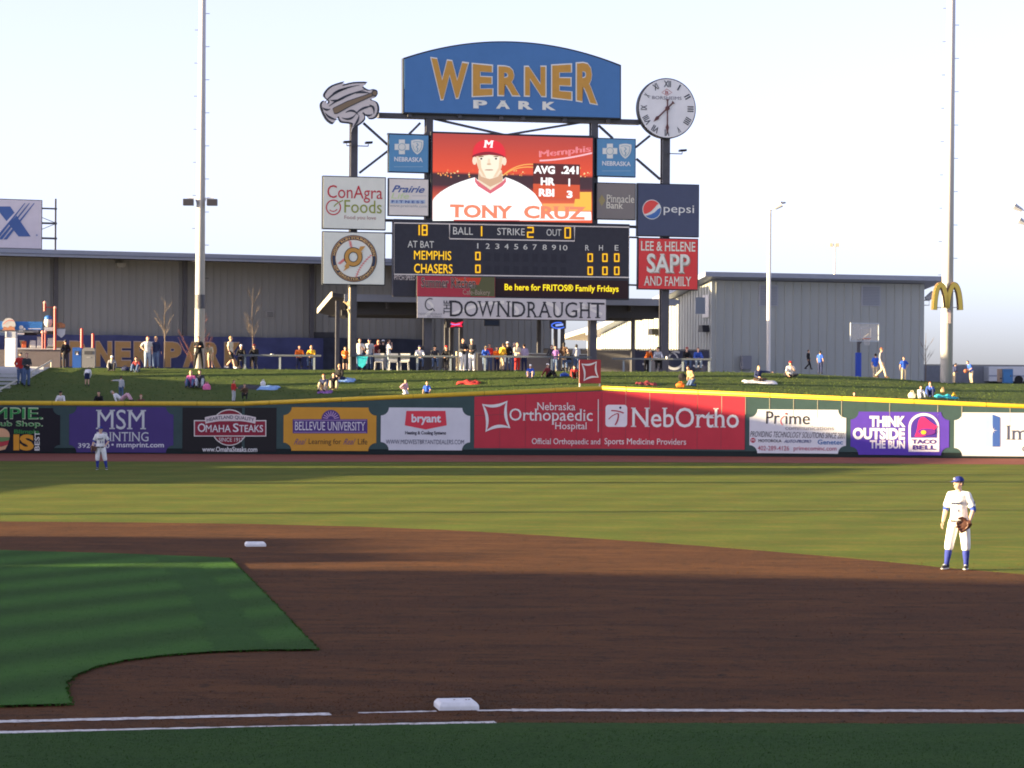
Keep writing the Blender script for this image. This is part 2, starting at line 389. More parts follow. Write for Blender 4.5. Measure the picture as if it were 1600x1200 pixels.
def line(name, a, b, w):
    a, b = Vector(gxy(*a)), Vector(gxy(*b)); L = (b - a).length; k = int(L / .07); mb = MB(); d = (b - a).normalized(); nn = Vector((-d.y, d.x))
    V = []
    for i in range(k + 1):
        p = a.lerp(b, i / k); w0, w1 = w / 2 + random.uniform(-.02, .02), w / 2 + random.uniform(-.02, .02); V += [(p.x + nn.x * w0, p.y + nn.y * w0, .012), (p.x - nn.x * w1, p.y - nn.y * w1, .012)]
    mb.add(V, [(2 * i, 2 * i + 1, 2 * i + 3, 2 * i + 2) for i in range(k)])
    o = mb.build(name, CHALK); o['kind'] = 'structure'
line('foul_line', (-260, 1135), (516, 1117), .20); line('foul_line', (560, 1115.5), (682, 1112.8), .09)
line('foul_line', (745, 1111.8), (800, 1111), .13); line('foul_line', (800, 1111), (1720, 1112.5), .21)
line('running_lane_line', (-260, 1151.5), (775, 1130.5), .20)

# ------------------------------------------------------------------ bases
BASE = mat('base_rubber', (.78, .78, .76), rough=.5, var=.08, scale=14)
BTHETA = math.atan2(4.6, 27.4)
def base(label, px, py, rot):
    p = G(px, py); fr = Fr((p.x, p.y, 0.006), rot); T = thing('base', label, 'base', fr, 'bases on the infield')
    mb = MB(); a, b, h = .215, .185, .085
    mb.add([(-a, -a, 0), (a, -a, 0), (a, a, 0), (-a, a, 0), (-a, -a, h * .55), (a, -a, h * .55), (a, a, h * .55), (-a, a, h * .55), (-b, -b, h), (b, -b, h), (b, b, h), (-b, b, h)],
           [(0, 1, 5, 4), (1, 2, 6, 5), (2, 3, 7, 6), (3, 0, 4, 7), (4, 5, 9, 8), (5, 6, 10, 9), (6, 7, 11, 10), (7, 4, 8, 11), (8, 9, 10, 11)])
    mb.build('base_pad', BASE, T, bevel=.012)
    for i in range(3):
        sc = MB()
        x, y = random.uniform(-.15, .15), random.uniform(-.15, .15); sc.add([(x, y, h + .003), (x + .02, y + .004, h + .003), (x + .035, y + .07, h + .003), (x + .012, y + .06, h + .003)], [(0, 1, 2, 3)])
        sc.build('scuff_mark', mat('scuff', (.22, .19, .16)), T)
base('white first base with dark scuffs beside the near chalk line', 713, 1107, BTHETA)
base('small white second base far out on the dirt beyond the infield grass', 399, 853.5, BTHETA)

# ------------------------------------------------------------------ outfield wall: three straight runs
def plane(pa, pb):
    a, b = Vector(pa), Vector(pb); return Fr((a.x, a.y, 0), math.atan2(b.y - a.y, b.x - a.x))
kA = P(-420, 709, 126.6); kB = P(382, 709, 129.6); kC = P(940, 712, 131.8); kD_ang = rad(-1.6)
WL = plane(kA, kB); WM = plane(kB, kC); WR = Fr((kC.x, kC.y, 0), kD_ang)
LB = (kB.xy - kA.xy).length; LC = (kC.xy - kB.xy).length; LD = 42.0
zL = P(200, 634.5, 128.7).z; zB = P(382, 633, 129.6).z; zC = P(940, 608.5, 131.8).z; zE = WR.q(1600, 637, 0)
slopeR = (zE.z - zC) / zE.x
zD = zC + slopeR * LD
def pad_mat(name, rgb):
    M = mat(name, rgb, rough=.55, var=.10, scale=1.4); n = M.node_tree; b = n.nodes['Principled BSDF']
    return M
PAD = pad_mat('green_wall_pad', '2f4a50'); PADR = PAD
GAP = mat('pad_gap', (.006, .008, .008)); YEL = mat('yellow_rail', (.72, .47, .03), rough=.45, var=.06, scale=4)
BB = mat('wall_foot', (.016, .026, .024), rough=.8)
wf = Fr((kC.x, kC.y, 0), 0); wall = thing('outfield_wall', 'long dark green padded outfield wall with a yellow rail along its top', 'wall', wf)
def wall_run(fr, L, z0, z1, lit_edges=False):
    zt = lambda x: z0 + (z1 - z0) * x / L
    n = max(1, round(L / 1.2)); w = L / n
    pads = MB(); 
    for i in range(n):
        a, b = i * w + .008, (i + 1) * w - .008
        za, zb = zt(a), zt(b); ha, hb = za - .95, zb - .95
        pads.prism([(a, .30), (b, .30), (b, hb - .012), (a, ha - .012)], 0, .18)
        pads.prism([(a, ha + .012), (b, hb + .012), (b, zb), (a, za)], 0, .18)
    pads.build('wall_padding', PAD, wall, frame=fr, bevel=.02)
    MB().prism([(0, 0), (L, 0), (L, zt(L) - .03), (0, zt(0) - .03)], .10, .32).build('wall_backing', GAP, wall, frame=fr)
    MB().box(0, L, .02, .1, 0, .29).build('wall_foot_board', BB, wall, frame=fr)
    mb = MB(); mb.tube([(-.02, .06, z0 + .06), (L + .02, .06, z1 + .06)], .115, 12); mb.build('top_rail', YEL, wall, frame=fr, smooth=True)
    rj = MB()
    for i in range(1, n, 3): rj.tube([(i * w - .012, .06, zt(i * w) + .06), (i * w + .012, .06, zt(i * w) + .06)], .12, 12)
    rj.build('rail_joint', mat('rail_joint', (.30, .19, .02)), wall, frame=fr)
    if lit_edges:
        c = MB()
        for i in range(1, n): 
            if random.random() < .75: c.box(i * w - .014, i * w + .014, -.012, .0, zt(i * w) - .95, zt(i * w) - .06)
        c.build('lit_edge_strip', mat('lit_edge_strip', (.45, .42, .3)), wall, frame=fr)  # pale strips paint the sunlit edges of the pads
wall_run(WL, LB, zL, zB); wall_run(WM, LC, zB, zC); wall_run(WR, LD, zC, zD, True)
sheet('warning_track', [(kA.x, kA.y - 13.2), (kB.x, kB.y - 13.0), (kC.x, kC.y - 11), (60, 121.5), (60, 136), (kC.x, kC.y + .05), (kB.x, kB.y + .05), (kA.x, kA.y + .05)], 0.008, TRACK, jitter=.05, step=.5)

# ------------------------------------------------------------------ berm and concourse
def wall_xy(x):
    if x < kB.x: t = (x - kA.x) / (kB.x - kA.x); return kA.y + t * (kB.y - kA.y), zL + t * (zB - zL) if t > 0 else zL
    if x < kC.x: t = (x - kB.x) / (kC.x - kB.x); return kB.y + t * (kC.y - kB.y), zB + t * (zC - zB)
    return kC.y + (x - kC.x) * math.tan(kD_ang), zC + slopeR * (x - kC.x)
CR = [(0, 573), (300, 575), (550, 577.5), (750, 578.5), (940, 580), (1130, 580.5), (1250, 583.5), (1380, 590), (1480, 597.5), (1600, 599)]
CRY = 150.0; CRP = [P(a, b, CRY) for a, b in CR]
def crest(x):
    if x <= CRP[0].x: return CRP[0].z
    for a, b in zip(CRP, CRP[1:]):
        if x <= b.x: return a.z + (b.z - a.z) * (x - a.x) / (b.x - a.x)
    return CRP[-1].z
def berm_z(x, y):
    wy, wz = wall_xy(x); t = (y - wy - .3) / (CRY - wy - .3)
    if t >= 1: return crest(x)
    t = max(t, 0); return (wz - .02) + (crest(x) - wz + .02) * (t * .9 + .1 * t * t)
def on_berm(px, py):
    lo, hi = wall_xy(P(px, py, 131).x)[0] + .4, CRY
    d = ray(px, py)
    for i in range(40):
        mid = (lo + hi) / 2; p = CAM + d * (mid / d.y)
        if p.z > berm_z(p.x, p.y): lo = mid
        else: hi = mid
    p = CAM + d * (hi / d.y); p.z = berm_z(p.x, p.y); return p
from mathutils import noise as _nz
BERM = ground_mat('berm_turf', [(0, 0, 0, (0.0638, 0.1008, 0.0210), 0), (.5, .4, .65, (0.0833, 0.1098, 0.0252), (1, 1, 1)), (2.6, .46, .66, (0.0467, 0.0792, 0.0168), (1, 1, 1)), (7, .52, .72, (0.0935, 0.1125, 0.0280), (1, .6, 1)), (30, .5, .8, (0.0382, 0.0630, 0.0140), (1, 1, 1))], bump=.35, bumpscale=14)
nx, ny = 420, 60; mb = MB(); X0, X1 = -48.0, 62.0
V = []
for j in range(ny + 1):
    for i in range(nx + 1):
        x = X0 + (X1 - X0) * i / nx; wy, wz = wall_xy(x); y = wy + .3 + (CRY - wy - .3) * j / ny; z = berm_z(x, y)
        k = math.sin(math.pi * j / ny) if j < ny else 0
        z += _nz.noise(Vector((x * 1.6, y * 1.3, 3))) * .022 * (k + .2) + _nz.noise(Vector((x * 6, y * 4, 9))) * .010 - (.03 if j == ny else 0)
        V.append((x, y, z))
mb.add(V, [(j * (nx + 1) + i, j * (nx + 1) + i + 1, (j + 1) * (nx + 1) + i + 1, (j + 1) * (nx + 1) + i) for j in range(ny) for i in range(nx)])
mb.build('grass_berm', BERM, smooth=True)['kind'] = 'structure'
tb = MB()
for i in range(9000):
    x = random.uniform(-30, 34); wy, wz = wall_xy(x); y = random.uniform(wy + .4, CRY + .15); z = berm_z(x, y); h = random.uniform(.03, .08); w = random.uniform(.02, .045); th = random.uniform(0, 3.14); dx = random.gauss(0, .05)
    tb.add([(x - w * math.cos(th), y - w * math.sin(th), z - .03), (x + w * math.cos(th), y + w * math.sin(th), z - .03), (x + dx, y + dx, z + h)], [(0, 1, 2)])
tag(tb.build('berm_grass_tufts', BERM), 'short uneven grass growing over the spectator berm', 'grass', kind='stuff')
mb = MB(); xs = [X0 + (X1 - X0) * i / 60 for i in range(61)]
mb.add([(x, CRY - .05, crest(x) - .03) for x in xs] + [(x, 260, crest(x) - .05) for x in xs], [(i, i + 1, i + 62, i + 61) for i in range(60)])
mb.build('concourse', mat('concrete_paving', (.36, .34, .31), var=.1, scale=.8))['kind'] = 'structure'
def ground_z(x, y): return crest(x) - .03 if y >= CRY - .05 else berm_z(x, y)
# ------------------------------------------------------------------ unseen grandstand on the left, outline shaped to shade the field, plus added blockers
STEEL = mat('grandstand_cladding', (.33, .33, .34), var=.1)
gs = thing('grandstand', 'long stepped grandstand on the left side of the field, outside the picture', 'grandstand', Fr((-62, 0, 0)))
prof = [(-40, 18), (18, 18), (27, 14.5), (33.5, 10.6), (38.5, 8.9), (40.8, 7.6), (41.5, 8.8), (44.0, 8.7), (44.2, 8.5), (49.2, 8.5), (49.6, 2.2), (150, 2.2), (150, 0), (-40, 0)]
prof = [(y - 3.9 if 20 < y < 140 else y, z) for y, z in prof]; n = len(prof)
mb = MB(); mb.add([(0, y, z) for y, z in prof] + [(-14, y, z) for y, z in prof], [tuple(range(n))[::-1], tuple(range(n, 2 * n))] + [(i, (i + 1) % n, (i + 1) % n + n, i + n) for i in range(n)])
mb.build('stand', STEEL, gs)
st = MB()
for i in range(10): st.box(.02 + i * 0, .8 * (10 - i), -40, 110, .05 + .3 * i, .05 + .3 * (i + 1))
st.build('seating_steps', mat('bleacher_concrete', (.4, .39, .37)), gs)
lf = thing('shade_block', 'long raised block left of the outfield, added unseen to shade wall and grass', 'grandstand', Fr((-33, 0, 0)))
p2_ = [(76, 0), (76, 2.4), (86, 2.6), (88, 3.6), (94.5, 3.9), (95, 6.6), (102.5, 7.1), (102.8, 3.0), (105.6, 3.0), (106, 7.3), (114, 7.9), (118.6, 8.15), (123.6, 8.85), (125.2, 7.2), (133, 6.4), (140, 5.7), (147, 5.1), (147, 0)]  # unseen block shaped to throw the wall's slanting shadow and the grass bands
k_ = len(p2_); mb = MB(); mb.add([(0, y, z) for y, z in p2_] + [(-3, y, z) for y, z in p2_], [tuple(range(k_)), tuple(range(2 * k_ - 1, k_ - 1, -1))] + [(i, i + k_, (i + 1) % k_ + k_, (i + 1) % k_) for i in range(k_)])
mb.build('stand', STEEL, lf)
for k, (X_, yy, h, w) in enumerate([(-77, 87.0, 27, .4), (-77, 79.0, 27, .7), (-77, 57, 26, .15), (-38, 129.0, 14, .7), (-38, 135.0, 14, 1.0), (-38, 141.0, 14, .8)]):  # unseen shafts added to throw thin shadow stripes on field and berm
    t = thing('shade_tower', 'tall narrow shaft added out of view to cast a shadow stripe', 'tower', Fr((X_, yy - 2.9 if X_ < -50 else yy, 0)), 'added shadow towers outside the picture')
    MB().box(-1, 1, -w / 2, w / 2, 0, h).build('shaft', STEEL, t)
    MB().box(-1.1, 1.1, -w / 2 - .1, w / 2 + .1, h, h + .3).build('roof', STEEL, t)
# ------------------------------------------------------------------ printed boards on the outfield wall
def flatmat(h, em=0): return mat('paint_' + h, h, rough=.5, var=.05, scale=1.2)
WHT, BLK = '#b6cce0', '#15171c'
OFF = -.012
def panel_poly(T, fr, poly, h, name='panel', y=OFF, th=None, m=None):
    mb = MB(); mb.flat([poly], y)
    return mb.build(name, m or flatmat(h), T, frame=fr)
def shape(T, fr, pts, h, name='emblem', y=OFF - .012, px=True, m=None):
    mb = MB(); mb.flat([pxs(fr, pts, y) if px else pts], y); return on_panel(T, mb.build(name, m or flatmat(h), T, frame=fr))
def ell_px(cx, cy, rx, ry, a0=0, a1=360, n=36): return [(cx + rx * math.cos(rad(a)), cy - ry * math.sin(rad(a))) for a in [a0 + (a1 - a0) * i / (n if a1 - a0 >= 360 else n - 1) for i in range(n)]]
def pstroke(T, fr, pts, w, h, name='emblem', y=OFF - .012, closed=False, m=None):
    """stroke along photo-measured points; w in photo pixels"""
    k = fr.q(pts[0][0] + 10, pts[0][1], y).x - fr.q(pts[0][0], pts[0][1], y).x
    ww = [a * k / 10 for a in w] if isinstance(w, (list, tuple)) else w * k / 10
    mb = MB(); mb.stroke(pxs(fr, pts, y), ww, y, closed=closed); return on_panel(T, mb.build(name, m or flatmat(h), T, frame=fr))
def bez(p0, p1, p2, n=12): return [((1 - t) ** 2 * p0[0] + 2 * t * (1 - t) * p1[0] + t * t * p2[0], (1 - t) ** 2 * p0[1] + 2 * t * (1 - t) * p1[1] + t * t * p2[1]) for t in [i / n for i in range(n + 1)]]
def wall_board(label, plane, x0, y0, x1, y1, h, r=0):
    fr = plane.sub((x0 + x1) / 2, y1, OFF); fr = Fr(plane.M @ Vector((plane.q((x0 + x1) / 2, y1, 0).x, 0, plane.q((x0 + x1) / 2, y1, 0).z)), plane.rot)
    T = thing('advertising_board', label, 'banner', fr, 'advertising boards on the outfield wall')
    X0, X1, Z0, Z1 = fr.box(x0, y0, x1, y1, OFF)
    PANEL[T.name] = panel_poly(T, fr, notch(X0, X1, Z0, Z1, r) if r else [(X0, Z0), (X1, Z0), (X1, Z1), (X0, Z1)], h)
    return T, fr
L2 = OFF - .012; L3 = OFF - .024; L4 = OFF - .036
def tx(T, fr, s, bx, h, y=L2, **k): return text(T, fr, s, bx, flatmat(h), y=y, **k)

# sandwich board at the left edge
T, fr = wall_board('black sandwich shop board with bold green letters, cut off by the left edge', WL, -120, 637, 94, 706, '#141520', .35)
tx(T, fr, 'BLIMPIE.', (-62, 636.5, 67, 655), '#a9c9b4', bold=.035, y=L2); tx(T, fr, 'BLIMPIE.', (-60, 638, 65.5, 654), '#2f8a4e', bold=.02, y=L3)
tx(T, fr, "America's Sub Shop.", (-92, 657, 67, 668.5), '#a9c9b4', bold=.025, y=L2); tx(T, fr, "America's Sub Shop.", (-91, 658, 66, 668), '#2f8a4e', bold=.005, y=L3)
tx(T, fr, 'Blimpie', (22, 671, 61, 679.5), '#2f7a42', bold=.03, y=L3)
tx(T, fr, 'IS', (21, 678.5, 53, 704), '#b98f2e', bold=.05, y=L2); tx(T, fr, 'BEST', (54, 673.5, 62, 704), '#c3ccd6', bold=.02, vert=True)
shape(T, fr, ell_px(2, 680, 13, 11, 0, 180, 20) + [(-11, 683), (15, 683)], '#b8a083', 'bun'); shape(T, fr, [(-20, 684), (15, 683), (14, 688), (4, 691), (-20, 690)], '#5c8a5c', 'lettuce')
shape(T, fr, [(-20, 690), (4, 690), (14, 688), (12, 695), (0, 698), (-20, 699)], '#9c3a46', 'filling'); shape(T, fr, [(-20, 698), (2, 698), (12, 695), (8, 702), (-4, 705), (-20, 705)], '#b8a083', 'bun')
# printing shop
T, fr = wall_board('purple printing shop board with large pale serif letters behind the left fielder', WL, 108, 636, 271, 707, '#3b3578', .36)
for cx, cy, a0 in ((105, 636, -90), (273, 636, -180), (105, 707, 0), (273, 707, 90)): pass
tx(T, fr, 'MSM', (150, 640, 228, 671), '#a9c2d2', serif=.06); tx(T, fr, 'PRINTING', (150, 675, 232, 689.5), '#a9c2d2', serif=.05)
tx(T, fr, '392-0000', (122, 692.5, 171, 700), WHT, bold=.015); tx(T, fr, '• msmprint.com', (174, 691.5, 256, 701.5), WHT, bold=.015)
# steaks
T, fr = wall_board('black meat company board with a dark red name plate across a round emblem', WL, 285, 637, 378, 706, '#191c20')
_x1 = fr.box(285, 637, 378, 706, OFF)[1]
fm = Fr(WM.M @ Vector((0, 0, fr.loc.z)), WM.rot)
mb = MB(); q0 = fm.q(432, 671, OFF).x; Z0, Z1 = fm.box(385, 637, 432, 706, OFF)[2:]; mb.flat([[(0, Z0), (q0, Z0), (q0, Z1), (0, Z1)]], OFF); mb.build('panel', flatmat('#191c20'), T, frame=fm)
# emblem pieces sit proud of the slight bend in the wall
fs = Fr(WL.M @ Vector((WL.q(300, 706, 0).x, -.03, fr.loc.z)), WL.rot + .008)
shape(T, fs, ell_px(358.5, 668, 28.5, 28.5), '#c8ced8', 'emblem_ring', y=L2); shape(T, fs, ell_px(358.5, 668, 27, 27), '#6d2233', 'emblem_disc', y=L3)
shape(T, fs, [(303, 656.5), (416, 656.5), (416, 682), (303, 682)], '#c8ced8', 'plate_border', y=L4); shape(T, fs, [(304.5, 658), (414.5, 658), (414.5, 680.5), (304.5, 680.5)], '#74233a', 'name_plate', y=L4 - .01)
rb = [(320, 652)] + bez((320, 652), (360, 642), (400, 652), 10) + bez((399, 662), (360, 652), (321, 662), 10)
shape(T, fs, rb[1:], '#b3bfcd', 'ribbon', y=L4 - .02)
def ribw(a, b):
    X = 323 + 74 * a; yy = 660 - 4.6 * (1 - (2 * a - 1) ** 2) - 6.3 * b; q = fs.q(X, yy, L4 - .03); return q.x, q.z
tx(T, fs, 'HEARTLAND QUALITY', None, '#3a3f52', y=L4 - .03, warp=ribw, bold=.01)
tx(T, fs, 'O', (309, 661.5, 321, 675), '#d3d9e0', y=L4 - .02, bold=.01); tx(T, fs, 'MAHA', (321, 664, 361, 675), '#d3d9e0', y=L4 - .02, serif=.04, bold=.01)
tx(T, fs, 'S', (364, 661.5, 373, 675), '#d3d9e0', y=L4 - .02, bold=.01); tx(T, fs, 'TEAKS', (373.5, 664, 411, 675), '#d3d9e0', y=L4 - .02, serif=.04, bold=.01)
tx(T, fs, 'SINCE 1917', (342, 684, 380, 690), '#cfd5dc', y=L4, serif=.03); tx(T, fs, 'www.OmahaSteaks.com', (316, 698, 402, 706), '#bcd0dd', bold=.02, y=L2)
# university
T, fr = wall_board('mustard yellow university board with a purple name plate and sunburst', WM, 443, 636.5, 588, 704.5, '#a98a33', .40)
shape(T, fr, [(457.5, 655), (574, 655), (574, 677), (457.5, 677)], '#40357e', 'name_plate'); shape(T, fr, ell_px(517, 655, 14.5, 14.5, 0, 180, 24), '#40357e', 'sunburst')
for i in range(9):
    a = rad(12 + 19.5 * i); pstroke(T, fr, [(517 + 5 * math.cos(a), 655 - 5 * math.sin(a)), (517 + 12.6 * math.cos(a), 655 - 12.6 * math.sin(a))], 1.0, '#a79dd0', 'sun_ray', y=L3)
pstroke(T, fr, [(459, 656.6), (572.5, 656.6)], .6, '#a79dd0', 'plate_rule', y=L3); pstroke(T, fr, [(459, 675.4), (572.5, 675.4)], .6, '#a79dd0', 'plate_rule', y=L3)
tx(T, fr, 'BELLEVUE UNIVERSITY', (461, 659, 571, 672.5), '#c0cbe0', y=L3, serif=.05)
tx(T, fr, 'Real', (459, 685.5, 479, 694.5), '#5d4a78', shear=.25, serif=.03); tx(T, fr, 'Learning for', (482, 685.5, 533, 696.5), '#3a3328', serif=.03)
tx(T, fr, 'Real', (536, 685.5, 556, 694.5), '#5d4a78', shear=.25, serif=.03); tx(T, fr, 'Life', (559, 685.5, 574, 694.5), '#3a3328', serif=.03)
# heating
T, fr = wall_board('white heating dealer board with a red five-sided emblem', WM, 595, 637, 734.5, 703.5, '#adc4da', .40)
shape(T, fr, [(635, 642), (696, 642), (698, 664.5), (665, 671), (632.5, 664.5)], '#b23a4e', 'emblem'); tx(T, fr, 'bryant', (643, 647, 689, 664), '#c9d7e4', y=L3, bold=.03)
tx(T, fr, 'Heating & Cooling Systems', (633, 673.5, 697, 680.5), '#262c40', bold=.03); tx(T, fr, 'WWW.MIDWESTBRYANTDEALERS.COM', (603, 687, 725, 694), '#3a4560')
# red hospital banner that wraps the corner
cf = Fr((kC.x, kC.y, zC - 2.9), 0)
T = thing('advertising_board', 'wide red hospital banner wrapping the high corner of the wall', 'banner', cf, 'advertising boards on the outfield wall')
RED = mat('red_banner', (.55, .042, .060), rough=.5, var=.06, scale=1.2)
RW = '#c3cfdc'
def red_panel(fr, xa, xb, za, zb, z0):
    mb = MB(); n_ = max(1, round((xb - xa) / 1.2)); w = (xb - xa) / n_
    for i in range(n_):
        a, b = xa + i * w + .006, xa + (i + 1) * w - .006; ta = za + (zb - za) * (a - xa) / (xb - xa); tb_ = za + (zb - za) * (b - xa) / (xb - xa)
        mb.flat([[(a, z0), (b, z0), (b, tb_ - .96), (a, ta - .96)]], OFF); mb.flat([[(a, ta - .945), (b, tb_ - .945), (b, tb_), (a, ta)]], OFF)
    mb.build('panel', RED, T, frame=fr)
xa = WM.q(741, 660, OFF).x; zt = lambda x: zB + (zC - zB) * x / LC
red_panel(WM, xa, LC, zt(xa) - .08, zC - .08, .36)
xb = WR.q(1164, 660, OFF).x; red_panel(WR, 0.0, xb, zC - .08, zC + slopeR * xb - .08, .36)
FRAMES[T.name] = cf
fm, frr = Fr(WM.M @ Vector((0, -.005, 0)), WM.rot), Fr(WR.M @ Vector((0, -.005, 0)), WR.rot)
def diamond(T, fr, c, k, h, y, wid=1.0):
    """open star-diamond with bowed sides, corners from measured points"""
    o = []; i_ = []
    for a, b in zip(c, c[1:] + c[:1]):
        m_ = ((a[0] + b[0]) / 2, (a[1] + b[1]) / 2); cc = (sum(p[0] for p in c) / 4, sum(p[1] for p in c) / 4)
        mo = (m_[0] + (cc[0] - m_[0]) * .30, m_[1] + (cc[1] - m_[1]) * .30); mi = (m_[0] + (cc[0] - m_[0]) * .62, m_[1] + (cc[1] - m_[1]) * .62)
        o += bez(a, mo, b, 8)[:-1]
        a2 = (a[0] + (cc[0] - a[0]) * .13, a[1] + (cc[1] - a[1]) * .13); b2 = (b[0] + (cc[0] - b[0]) * .13, b[1] + (cc[1] - b[1]) * .13)
        i_ += bez(a2, mi, b2, 8)[:-1]
    mb = MB(); mb.flat([pxs(fr, o, y), pxs(fr, i_, y)], y); return mb.build('star_emblem', flatmat(h), T, frame=fr)
diamond(T, fm, [(753, 631), (793, 626), (797.5, 669), (758.5, 675)], 1, RW, L2)
tx(T, fm, 'Nebraska', (839, 629, 899, 641), RW, serif=.04); tx(T, fm, 'Orthopaedic', (796, 638.5, 926, 663.5), RW, serif=.035, bold=.003); tx(T, fm, 'Hospital', (867, 660, 917, 674), RW, serif=.04)
pstroke(T, fm, [(934.8, 624), (934.8, 675)], 1.3, RW, 'divider', y=L2)
tx(T, fm, 'Official Orthopaedic and', (831, 685, 938, 697), RW, serif=.03); tx(T, frr, 'Sports Medicine Providers', (944.5, 685, 1072, 697.5), RW, serif=.03)
X0, X1, Z0, Z1 = frr.box(946, 632.5, 980, 667, L2); shape(T, frr, rrect(X0, X1, Z0, Z1, .16), '#b9cade', 'emblem', y=L2, px=False)
pstroke(T, frr, bez((955, 641.5), (966, 641.5), (974.5, 645.5)), [.5, 2.4, 1.5] if False else 2.0, '#8d2338', 'figure_stroke', y=L3); pstroke(T, frr, bez((951, 655), (958, 647), (966, 646)), 1.4, '#8d2338', 'figure_stroke', y=L3)
pstroke(T, frr, bez((966, 646), (967, 656), (961, 664)), 2.2, '#8d2338', 'figure_stroke', y=L3); shape(T, frr, ell_px(969.3, 637, 1.8, 1.8, n=12), '#262c50', 'figure_head', y=L3)
tx(T, frr, 'NebOrtho', (986, 637, 1154.5, 668), RW, serif=.05, bold=.006)
# communications
T, fr = wall_board('white technology firm board with thin black name and small sponsor logos', WR, 1171, 640, 1322, 708.5, '#adc4da', .40)
tx(T, fr, 'Pr', (1197, 642.5, 1218, 662), '#22252e'); tx(T, fr, 'ime', (1227, 645, 1265, 663), '#22252e')
pstroke(T, fr, bez((1226, 650), (1215, 656), (1223, 664)), 1.2, '#b53a40', y=L2); shape(T, fr, ell_px(1228, 646.5, 1.3, 1.5, n=10), '#b53a40', y=L3)
tx(T, fr, 'communications', (1227, 665.5, 1303, 672), '#76808e'); tx(T, fr, 'PROVIDING TECHNOLOGY SOLUTIONS SINCE 2001', (1172, 675, 1321, 684), '#363c48', shear=.01, slope=-.012)
shape(T, fr, ell_px(1176.5, 688, 4, 4, n=20), '#8f2f46'); tx(T, fr, 'M', (1174.2, 686, 1178.8, 690), WHT, y=L3); tx(T, fr, 'MOTOROLA', (1185, 686.5, 1221, 691), '#262a34', bold=.03)
tx(T, fr, 'AUTO-PROMO', (1225, 687, 1268, 692), '#33477f', bold=.03, shear=.04); tx(T, fr, 'Genetec', (1277.5, 687, 1317, 694.5), '#3468a8', bold=.02)
tx(T, fr, '402-289-4126', (1184, 696.5, 1233, 704), '#8c5a70', bold=.01); tx(T, fr, 'primecominc.com', (1240, 697.5, 1307, 706), '#8c4a66', bold=.01)
# taco
T, fr = wall_board('bright purple fast food board with a pink bell emblem', WR, 1329, 643.5, 1483, 711, '#4638a8', .40)
tx(T, fr, 'THINK', (1358.5, 650, 1415, 667), '#d8e0ea', bold=.05); tx(T, fr, 'OUTSIDE', (1332.5, 668.5, 1414, 687), '#d8e0ea', bold=.05); tx(T, fr, 'THE BUN', (1359, 688, 1414, 701), '#b8c8e4', bold=.04)
shape(T, fr, [(1419.5, 706), (1419.5, 667)] + ell_px(1443.5, 667, 24, 21.5, 180, 0, 24)[0:] + [(1467.5, 667), (1467.5, 706)], '#b9c6dd', 'arch_plate')
shape(T, fr, [(1423, 684), (1423, 668)] + ell_px(1443.5, 668, 20.3, 18.5, 180, 0, 24) + [(1463.5, 684)], '#3a2f92', 'arch_field', y=L3)
shape(T, fr, [(1429, 682)] + bez((1429, 682), (1433, 674), (1434.5, 660), 6) + bez((1434.5, 660), (1438, 648), (1446, 653), 6) + bez((1446, 653), (1456, 662), (1464.5, 666), 6) + bez((1464.5, 666), (1454, 684), (1429, 682), 8)[:-1], '#c42c6c', 'bell', y=L4)
shape(T, fr, ell_px(1448, 674.5, 14, 5.5, n=24), '#5a2a8a', 'bell_mouth', y=L4 - .01); shape(T, fr, ell_px(1443, 675.5, 4.2, 3.3, n=16), '#c8a53a', 'bell_clapper', y=L4 - .02)
tx(T, fr, 'TACO', (1424.5, 686.5, 1463, 693.5), '#3a2f80', y=L3, bold=.04); tx(T, fr, 'BELL', (1426, 695.5, 1462.5, 702.5), '#3a2f80', y=L3, bold=.04)
# imaging
T, fr = wall_board('cream white board with a blue folded pillar emblem at the right edge', WR, 1491, 645, 1690, 713, '#adc4da', .40)
shape(T, fr, [(1539.5, 652), (1551, 647.5), (1551, 698), (1539.5, 699)], '#7fa6d6', 'pillar_face'); shape(T, fr, [(1551, 647.5), (1562.5, 652), (1562.5, 698), (1551, 698)], '#2f53a0', 'pillar_face')
st_ = []
for i in range(16):
    a = rad(i * 22.5); r_ = (9 if i % 4 == 0 else 6) if i % 2 == 0 else 1.6; st_.append((1550.5 + r_ * math.cos(a) * .9, 672.5 + r_ * math.sin(a)))
shape(T, fr, st_, '#cdd9ea', 'starburst', y=L3)
tx(T, fr, 'Im', (1572, 665, 1606, 687), '#3c4a66', serif=.05); tx(T, fr, 'C', (1597, 697, 1606, 706), '#3c4a66')

# flag-like corner sign on two posts above the wall
fr = Fr((P(921, 606, 132.4).x, 132.4, zC - .35), rad(15)); T = thing('corner_sign', 'square red sign with a white star diamond on two posts above the wall corner', 'sign', fr)
for i in (906.5, 937.5):
    x = fr.q(i, 600, 0).x; MB().tube([(x, .05, 0), (x, .05, fr.q(i, 563 if i < 920 else 566, 0).z)], .045, 8).build('post', mat('pale_post', (.62, .58, .48), rough=.5), T)
X0, X1, Z0, Z1 = fr.box(905, 562, 938.5, 599, 0); MB().box(X0, X1, -.03, .0, Z0, Z1).build('panel', mat('maroon_board', (.40, .055, .055), var=.06), T)
diamond(T, fr, [(908.5, 568), (932.5, 564.5), (935.5, 590), (912, 595.5)], 1, RW, -.045)
